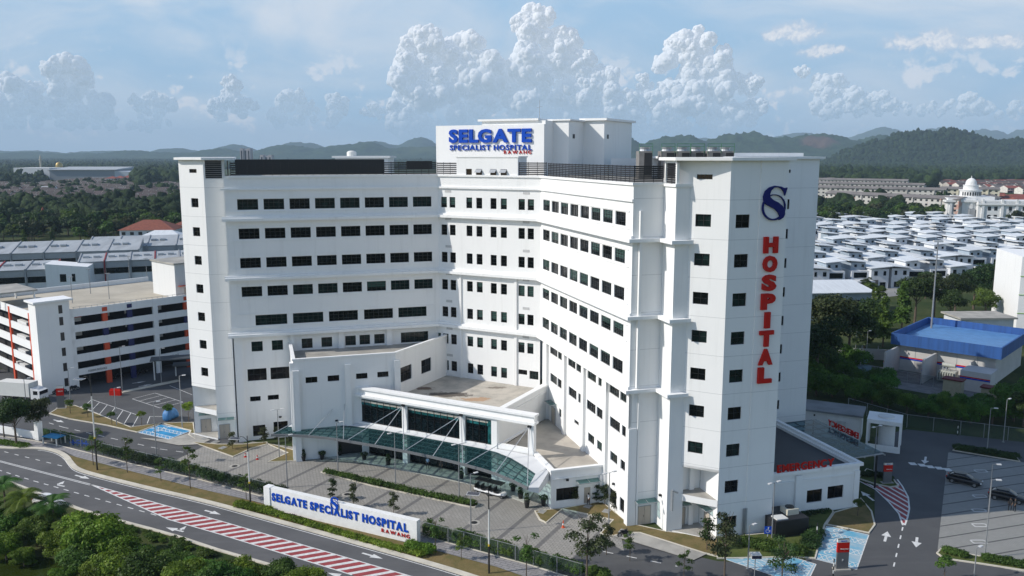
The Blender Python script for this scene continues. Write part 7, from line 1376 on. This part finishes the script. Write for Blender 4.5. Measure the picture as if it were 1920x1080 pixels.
# hills
def hill(name, label, cx, cy, wx, wy, peaks, c1, c2, step, lump, seed=0, patch=None, trees=0):
    """height field: peaks are (x offset, height, half width)"""
    nx, ny = int(wx / step), int(wy / step); xs = np.linspace(-wx / 2, wx / 2, nx); ys = np.linspace(-wy / 2, wy / 2, ny); X, Y = np.meshgrid(xs, ys); Z = np.zeros_like(X)
    for (px_, h, hw) in peaks: Z = np.maximum(Z, h * np.exp(-((X - px_) / hw) ** 2) * np.exp(-(Y / (wy * .27)) ** 2)) * .35 + .65 * (Z ** 2 + (h * np.exp(-((X - px_) / hw) ** 2) * np.exp(-(Y / (wy * .27)) ** 2)) ** 2) ** .5
    Z *= max(p_[1] for p_ in peaks) / Z.max(); g = np.random.default_rng(seed)
    for k in range(10):
        f = (1.7 ** k) * 2 * math.pi / (wx * .4); a, b = g.uniform(0, 6.28, 2); th = g.uniform(0, 3.14); Z += (Z * .10) / (1.25 ** k) * np.sin(f * (X * math.cos(th) + Y * math.sin(th)) + a) * np.cos(f * .7 * (X * math.sin(th) - Y * math.cos(th)) + b)
    Z = Z + g.uniform(0, 1, Z.shape) ** 1.5 * lump * np.clip(Z / 12, 0, 1); Z[Z < 1.0] = -3
    V = np.stack([X + cx + g.normal(0, step * .2, X.shape), Y + cy, Z], -1).reshape(-1, 3); I = np.arange(nx * ny).reshape(ny, nx); Fq = np.stack([I[:-1, :-1], I[:-1, 1:], I[1:, 1:], I[1:, :-1]], -1).reshape(-1, 4)
    m = bpy.data.materials.new(name + '_canopy'); m.use_nodes = True; N = NT(m.node_tree); b = m.node_tree.nodes['Principled BSDF']; b.inputs['Roughness'].default_value = .9; b.inputs['Specular IOR Level'].default_value = .1; gg = N.node('ShaderNodeNewGeometry'); p = gg.outputs['Position']
    k = N.mix(N.sstep(N.noise(p, .5 / step, 4, .7), .35, .65), (*c1, 1), (*c2, 1)); k = N.mix(N.sstep(N.noise(p, 6.0 / wx, 4, .6), .55, .7), k, (c2[0] * 1.5, c2[1] * 1.2, c2[2] * 1.2, 1))
    if patch:
        n_ = N.node('ShaderNodeVectorMath', operation='DISTANCE'); N.link(p, n_.inputs[0]); n_.inputs[1].default_value = patch[0]; k = N.mix(N.sstep(N.m('ADD', n_.outputs['Value'], N.m('MULTIPLY', N.noise(p, .01, 4, .6), patch[1])), patch[1] * 1.5, patch[1] * 1.1), k, (*patch[2], 1))
    if trees:
        ii = g.choice(len(V), trees); Q = V[ii]; Q = Q[(Q[:, 2] > 6) & (Q[:, 1] < cy + wy * .06)]; me = spheres_mesh('woodland', Q + np.array([0, 0, 1.0]), g.uniform(4.5, 10, len(Q)), seed, .5, np.array([1, 1, 1.25]), 1); me.materials.append(M_CANOPY2); t = bpy.data.objects.new('woodland', me); COL.objects.link(t); tag(t, 'tree canopy covering the ' + label, kind='stuff')
    N.link(k, b.inputs['Base Color']); o = bpy.data.objects.new(name, np_mesh(name, V, Fq, m, False)); COL.objects.link(o); tag(o, label, kind='structure')
def hx_(px_, D): return (px_ - 960) / 1604 * D
def hz(py, D): return CAM_H + (289 - py) / 1604 * D
HC1, HC2 = (.012, .028, .012), (.036, .062, .024)
D = 3000; hill('hills', 'dark wooded hill at the right', hx_(1790, D), D, 1450, 900, [(-25, hz(253, D), 190), (hx_(1700, D) - hx_(1790, D), hz(259, D), 140), (hx_(1900, D) - hx_(1790, D), hz(263, D), 180), (hx_(2000, D) - hx_(1790, D), hz(280, D), 190), (hx_(1630, D) - hx_(1790, D), hz(276, D), 110)], HC1, HC2, 9, 6, 1, None, 15000)
D = 5000; hill('hills', 'middle ridge with a bare reddish top behind the roof machinery', hx_(1400, D), D, 3500, 1300, [((p - 1400) / 1604 * D, hz(y, D), w) for p, y, w in [(1120, 256, 171), (1165, 254, 140), (1240, 262, 187), (1290, 258, 140), (1360, 250, 156), (1410, 256, 140), (1460, 262, 202), (1520, 254, 187), (1570, 262, 156), (1640, 262, 187), (1080, 262, 234)]], HC1, HC2, 18, 13, 2, ((hx_(1510, D), D - 200, 120), 120.0, (.085, .055, .04)))
D = 6500; hill('hills', 'low wooded hills along the left horizon', hx_(400, D), D, 5600, 1500, [((p - 400) / 1604 * D, hz(y, D), w) for p, y, w in [(-60, 288, 465), (50, 286, 310), (150, 289, 310), (250, 285, 310), (330, 288, 310), (420, 280, 248), (520, 276, 201), (560, 280, 201), (640, 277, 248), (690, 272, 201), (760, 280, 217), (810, 276, 217), (880, 280, 310)]], HC1, HC2, 24, 14, 3)
D = 9000; hill('hills', 'farther blue hills on the left horizon', hx_(500, D), D, 9400, 2000, [((p - 500) / 1604 * D, hz(y, D), w) for p, y, w in [(-100, 280, 725), (60, 284, 435), (190, 283, 435), (330, 279, 362), (440, 272, 261), (560, 270, 377), (700, 270, 377), (790, 264, 246), (900, 272, 435), (1100, 270, 580)]], HC1, HC2, 40, 14, 4)
D = 11000; hill('hills', 'pale far mountains at the right horizon', hx_(1700, D), D, 9000, 2500, [((p - 1700) / 1604 * D, hz(y, D), w) for p, y, w in [(1500, 256, 900), (1650, 250, 600), (1760, 238, 450), (1850, 242, 400), (1950, 238, 600), (1300, 262, 700)]], HC1, HC2, 55, 14, 5)
# air
hzm = bpy.data.materials.new('haze'); hzm.use_nodes = True; nt = hzm.node_tree; nt.nodes.clear(); N = NT(nt); out = N.node('ShaderNodeOutputMaterial'); pv = N.node('ShaderNodeVolumePrincipled'); pv.inputs['Color'].default_value = (.60, .80, 1.0, 1); pv.inputs['Density'].default_value = HAZE_D; pv.inputs['Anisotropy'].default_value = 0.0; N.link(pv.outputs[0], out.inputs['Volume'])
hb = MB(); hb.box(WF, -13500, 13500, -550, 15500, -4, 480); o = hb.build('haze', hzm); tag(o, 'pale blue air haze over the whole scene', kind='stuff')
# ================================================================ vehicles and people
M_CARB = pm('black_car_paint', (.006, .007, .010), .3, 0, spec=.4); M_CARW = pm('white_car_paint', (.70, .70, .70), .25, 0, coat=.6); M_CGLS = pm('car_glass', (.01, .012, .015), .04, 0); M_TYRE = pm('tyre', (.012, .012, .012), .8, 0); M_RIM = pm('rim', (.35, .36, .37), .3, 0, metal=.8)
def smooth_obj(o, lv=2):
    for p in o.data.polygons: p.use_smooth = True
    md = o.modifiers.new('sub', 'SUBSURF'); md.levels = lv; md.render_levels = lv
def loft(sections, mat_idx=None):
    """body from cross sections: (x, half width, z bottom, z top, top half width)"""
    mb = MB(); n = 8
    for (x, w, z0, z1, tw) in sections: mb.v += [(x, -w * .9, z0), (x, -w, z0 + (z1 - z0) * .35), (x, -w * .98, z0 + (z1 - z0) * .8), (x, -tw, z1), (x, tw, z1), (x, w * .98, z0 + (z1 - z0) * .8), (x, w, z0 + (z1 - z0) * .35), (x, w * .9, z0)]
    for i in range(len(sections) - 1):
        for j in range(n): k = (j + 1) % n; mb.f.append((i * n + j, i * n + k, (i + 1) * n + k, (i + 1) * n + j)); mb.m.append(0)
    mb.f.append(tuple(range(n))[::-1]); mb.m.append(0); mb.f.append(tuple((len(sections) - 1) * n + j for j in range(n))); mb.m.append(0); return mb
def wheel(r, x, y, R_=.32, w=.22):
    mb = MB(); mb.tube((x, y - w / 2, R_), (x, y + w / 2, R_), R_, n=18); o = lpart('wheel', mb, M_TYRE, r); mb = MB(); mb.tube((x, y - w / 2 - .01, R_), (x, y + w / 2 + .01, R_), R_ * .62, n=14); lpart('rim', mb, M_RIM, o)
def car(P, yaw, label, paint, L=4.5, group=None):
    r = thing('parked_car', label, 'car', P, zrot(yaw), group); h = L / 2
    o = lpart('body', loft([(-h, .72, .35, .78, .6), (-h + .25, .86, .22, .95, .72), (-h * .6, .9, .2, .98, .76), (0, .91, .2, .96, .78), (h * .45, .9, .2, .92, .76), (h * .8, .86, .22, .80, .7), (h, .68, .32, .62, .55)]), paint, r); smooth_obj(o, 2)
    o = lpart('cabin', loft([(-h * .92, .62, .85, .96, .6), (-h * .66, .74, .85, 1.38, .58), (-h * .2, .76, .85, 1.46, .6), (h * .15, .76, .85, 1.42, .58), (h * .52, .70, .85, .94, .66)]), M_CGLS, r); smooth_obj(o, 2)
    o = lpart('roof', loft([(-h * .66, .60, 1.36, 1.40, .55), (-h * .2, .62, 1.43, 1.49, .56), (h * .12, .60, 1.40, 1.45, .54)]), paint, r); smooth_obj(o, 1)
    for sx in (-h * .62, h * .62):
        for sy in (-.8, .8): wheel(r, sx, sy)
    for sy in (-.62, .62): mb = MB(); mb.ball((h - .12, sy, .62), .12, .2, .09); lpart('headlight', mb, M_POLEW, r); mb = MB(); mb.ball((-h + .08, sy, .78), .08, .2, .1); lpart('tail_light', mb, M_RED, r)
car(e(1168, 528), 128, 'black car parked alone in the shaded left part of the lot', M_CARB, group='black cars in the right parking lot'); car(e(1425, 628), 126, 'black car with two people beside it at the right edge', M_CARB, group='black cars in the right parking lot'); car(at(92, 948), 112, 'white car half hidden by palms on the near lane', M_CARW)
bc = thing('covered_car', 'small vehicle under a bright blue cover', 'car', at(321, 786), zrot(20)); o = lpart('cover', loft([(-1.5, .65, 0, 1.1, .5), (-1.2, .7, 0, 1.9, .55), (-.2, .72, 0, 2.1, .6), (.8, .7, 0, 2.0, .55), (1.0, .68, 0, 1.2, .55), (1.4, .6, 0, 1.0, .5)]), pm('blue_tarpaulin', (.05, .20, .45), .6, .3, 2), bc); smooth_obj(o, 1)
lr = thing('delivery_lorry', 'white box lorry parked at the far left', 'lorry', at(46, 750), zrot(102)); mb = MB(); mb.box(WF, -4.6, 2.2, -1.2, 1.2, 1.0, 3.6); lpart('box', mb, M_POLEW, lr); mb = MB(); mb.prism(WF, [(2.4, -1.1), (4.3, -1.1), (4.3, 1.1), (2.4, 1.1)], .6, [2.7, 2.2, 2.2, 2.7]); c = lpart('cab', mb, M_CARW, lr); mb = MB(); mb.box(WF, 4.0, 4.34, -1.0, 1.0, 1.5, 2.15); mb.box(WF, 3.0, 3.9, -1.13, -1.1, 1.5, 2.2); lpart('cab_window', mb, M_CGLS, c)
for sx in (-3.4, -2.5, 3.3):
    for sy in (-1.0, 1.0): wheel(lr, sx, sy, .45, .3)
def golf_cart(P, yaw, label):
    r = thing('golf_cart', label, 'golf cart', P, zrot(yaw), 'golf carts under the canopy'); o = lpart('body', loft([(-1.5, .55, .3, .7, .5), (-1.1, .6, .25, .8, .55), (-.2, .6, .25, .5, .55), (.6, .6, .25, .5, .55), (1.0, .58, .25, .85, .5), (1.5, .45, .3, .6, .35)]), M_CARW, r); smooth_obj(o, 1)
    mb = MB(); mb.box(WF, -1.2, 1.0, -.6, .6, 1.85, 1.93); lpart('roof', mb, M_POLEB, r)
    for sx in (-1.1, .95):
        for sy in (-.55, .55): mb = MB(); mb.tube((sx, sy, .6), (sx * .92, sy, 1.85), .025, n=5); lpart('roof_post', mb, M_POLEB, r)
    for sx in (-.9, 0): mb = MB(); mb.box(WF, sx - .25, sx + .3, -.5, .5, .6, .75); mb.box(WF, sx - .35, sx - .25, -.5, .5, .7, 1.2); lpart('seat', mb, M_POLEB, r)
    for sx in (-.95, 1.0):
        for sy in (-.5, .5): wheel(r, sx, sy, .22, .16)
golf_cart(at(908, 924), 120, 'white golf cart with black roof, the left of two'); golf_cart(at(932, 930), 120, 'white golf cart with black roof, the right of two')
def motorbike(P, yaw, label, g=None):
    r = thing('motorcycle', label, 'motorcycle', P, zrot(yaw), g); mb = MB(); mb.ball((0, 0, .62), .55, .16, .18, n=10); mb.ball((.15, 0, .8), .25, .15, .13, n=8); mb.box(WF, -.25, .25, -.12, .12, .3, .6); mb.tube((.5, 0, .4), (.35, 0, 1.0), .03, n=5); mb.tube((.35, -.3, 1.02), (.35, .3, 1.02), .02, n=5); lpart('frame', mb, M_CARB, r); mb = MB(); mb.box(WF, -.5, .1, -.12, .12, .76, .84); lpart('seat', mb, M_TYRE, r)
    for x in (-.6, .6): wheel(r, x, 0, .3, .1)
motorbike(at(1170, 1006), 70, 'dark motorcycle parked on the path by the tower')
for i, (x, y) in enumerate([(108, 738), (116, 736), (124, 733), (132, 732), (140, 731)]): motorbike(at(x, y), 70, 'motorcycle by the parking building corner, %s from the left' % ORD[i], 'motorcycles by the parking building')
for i, (a, b) in enumerate([(13.5, 2.2), (14.6, 2.4), (15.6, 2.2), (18.2, 2.2), (19.3, 2.4), (20.4, 2.1)]): P = KF(a, b); motorbike((P.x, P.y, 0), 0, 'motorcycle inside the ground floor parking bay, %s from the left' % ORD[i], 'motorcycles in the parking bays')
br = thing('barrier', 'red plastic barrier at the end of the kerb island', 'barrier', at(217, 741)); mb = MB(); F = Fr((0, 0), 95, -1); mb.prism(F, [(-1.1, -.3), (1.1, -.3), (1.1, .3), (-1.1, .3)], 0, 1.0); mb.box(F, -1.0, 1.0, -.15, .15, 1.0, 1.25); lpart('panel', mb, M_RED, br)
def person(P, yaw, label, shirt, trousers, h=1.7, skin=(.20, .12, .08), arms=.16, stride=.08):
    r = thing('person', label, 'person', P, zrot(yaw) , None); k = h / 1.7
    J = [(0, 0, .93), (0, 0, 1.12), (0, 0, 1.34), (0, 0, 1.46), (0, .01, 1.55), (0, .01, 1.66), (.1, 0, .88), (.11, -.02 + stride, .50), (.11, stride, .08), (.11, stride - .14, .03), (-.1, 0, .88), (-.11, -.02 - stride, .50), (-.11, -stride, .08), (-.11, -stride - .14, .03), (.19, 0, 1.38), (.19 + arms * .5, .02, 1.10), (.17 + arms * .4, -.1, .86), (.16 + arms * .4, -.12, .78), (-.19, 0, 1.38), (-.19 - arms * .5, .02, 1.10), (-.17 - arms * .4, -.1, .86), (-.16 - arms * .4, -.12, .78)]
    E_ = [(0, 1), (1, 2), (2, 3), (3, 4), (4, 5), (0, 6), (6, 7), (7, 8), (8, 9), (0, 10), (10, 11), (11, 12), (12, 13), (2, 14), (14, 15), (15, 16), (16, 17), (2, 18), (18, 19), (19, 20), (20, 21)]
    Rd = [.15, .14, .155, .07, .08, .095, .10, .065, .045, .04, .10, .065, .045, .04, .065, .045, .035, .04, .065, .045, .035, .04]
    me = bpy.data.meshes.new('body'); me.from_pydata([(a * k, b * k, c * k) for a, b, c in J], E_, []); o = bpy.data.objects.new('body', me); COL.objects.link(o); o.parent = r; sk = o.modifiers.new('skin', 'SKIN'); 
    for i, v in enumerate(me.skin_vertices[0].data): v.radius = (Rd[i] * k, Rd[i] * k * (.72 if i < 3 else 1)); v.use_root = (i == 0)
    o.modifiers.new('s', 'SUBSURF').levels = 2; o.modifiers['s'].render_levels = 2
    dg = bpy.context.evaluated_depsgraph_get(); m2 = bpy.data.meshes.new_from_object(o.evaluated_get(dg)); o.modifiers.clear(); o.data = m2; m2.materials.clear()
    for c in (skin, shirt, trousers, (.02, .02, .02)): m2.materials.append(pm('cloth_%d_%d_%d' % tuple(int(x * 250) for x in c), c, .8, .1, 5))
    for p in m2.polygons:
        p.use_smooth = True; z = p.center.z / k; x = abs(p.center.x) / k; p.material_index = 0 if (z > 1.47 or (x > .2 and z < 1.13) or (z < .9 and x > .21)) else (1 if z > .95 else (3 if z < .10 else 2))
    mb = MB(); mb.ball((0, .015 * k, 1.63 * k), .1 * k, .11 * k, .11 * k); lpart('hair', mb, M_TYRE, r)
person((*PQ(-2.1, 7.15), .05), 163, 'person in white shirt and black trousers standing at the annex door', (.75, .75, .75), (.01, .01, .012)); person(at(802, 878, .14), 118, 'person in a pale blue shirt under the glass canopy', (.35, .50, .70), (.02, .02, .03)); person(at(827, 884, .14), 118, 'person in dark clothes under the glass canopy', (.05, .04, .04), (.02, .02, .02))
person(e(1440, 690), 150, 'person in black clothes beside the right black car, left of two', (.012, .012, .014), (.012, .012, .014), 1.75); person(e(1468, 695), 200, 'person in black clothes with light shoes, right of two by the car', (.02, .02, .022), (.015, .015, .018), 1.75)
for vp in TP.values(): pass
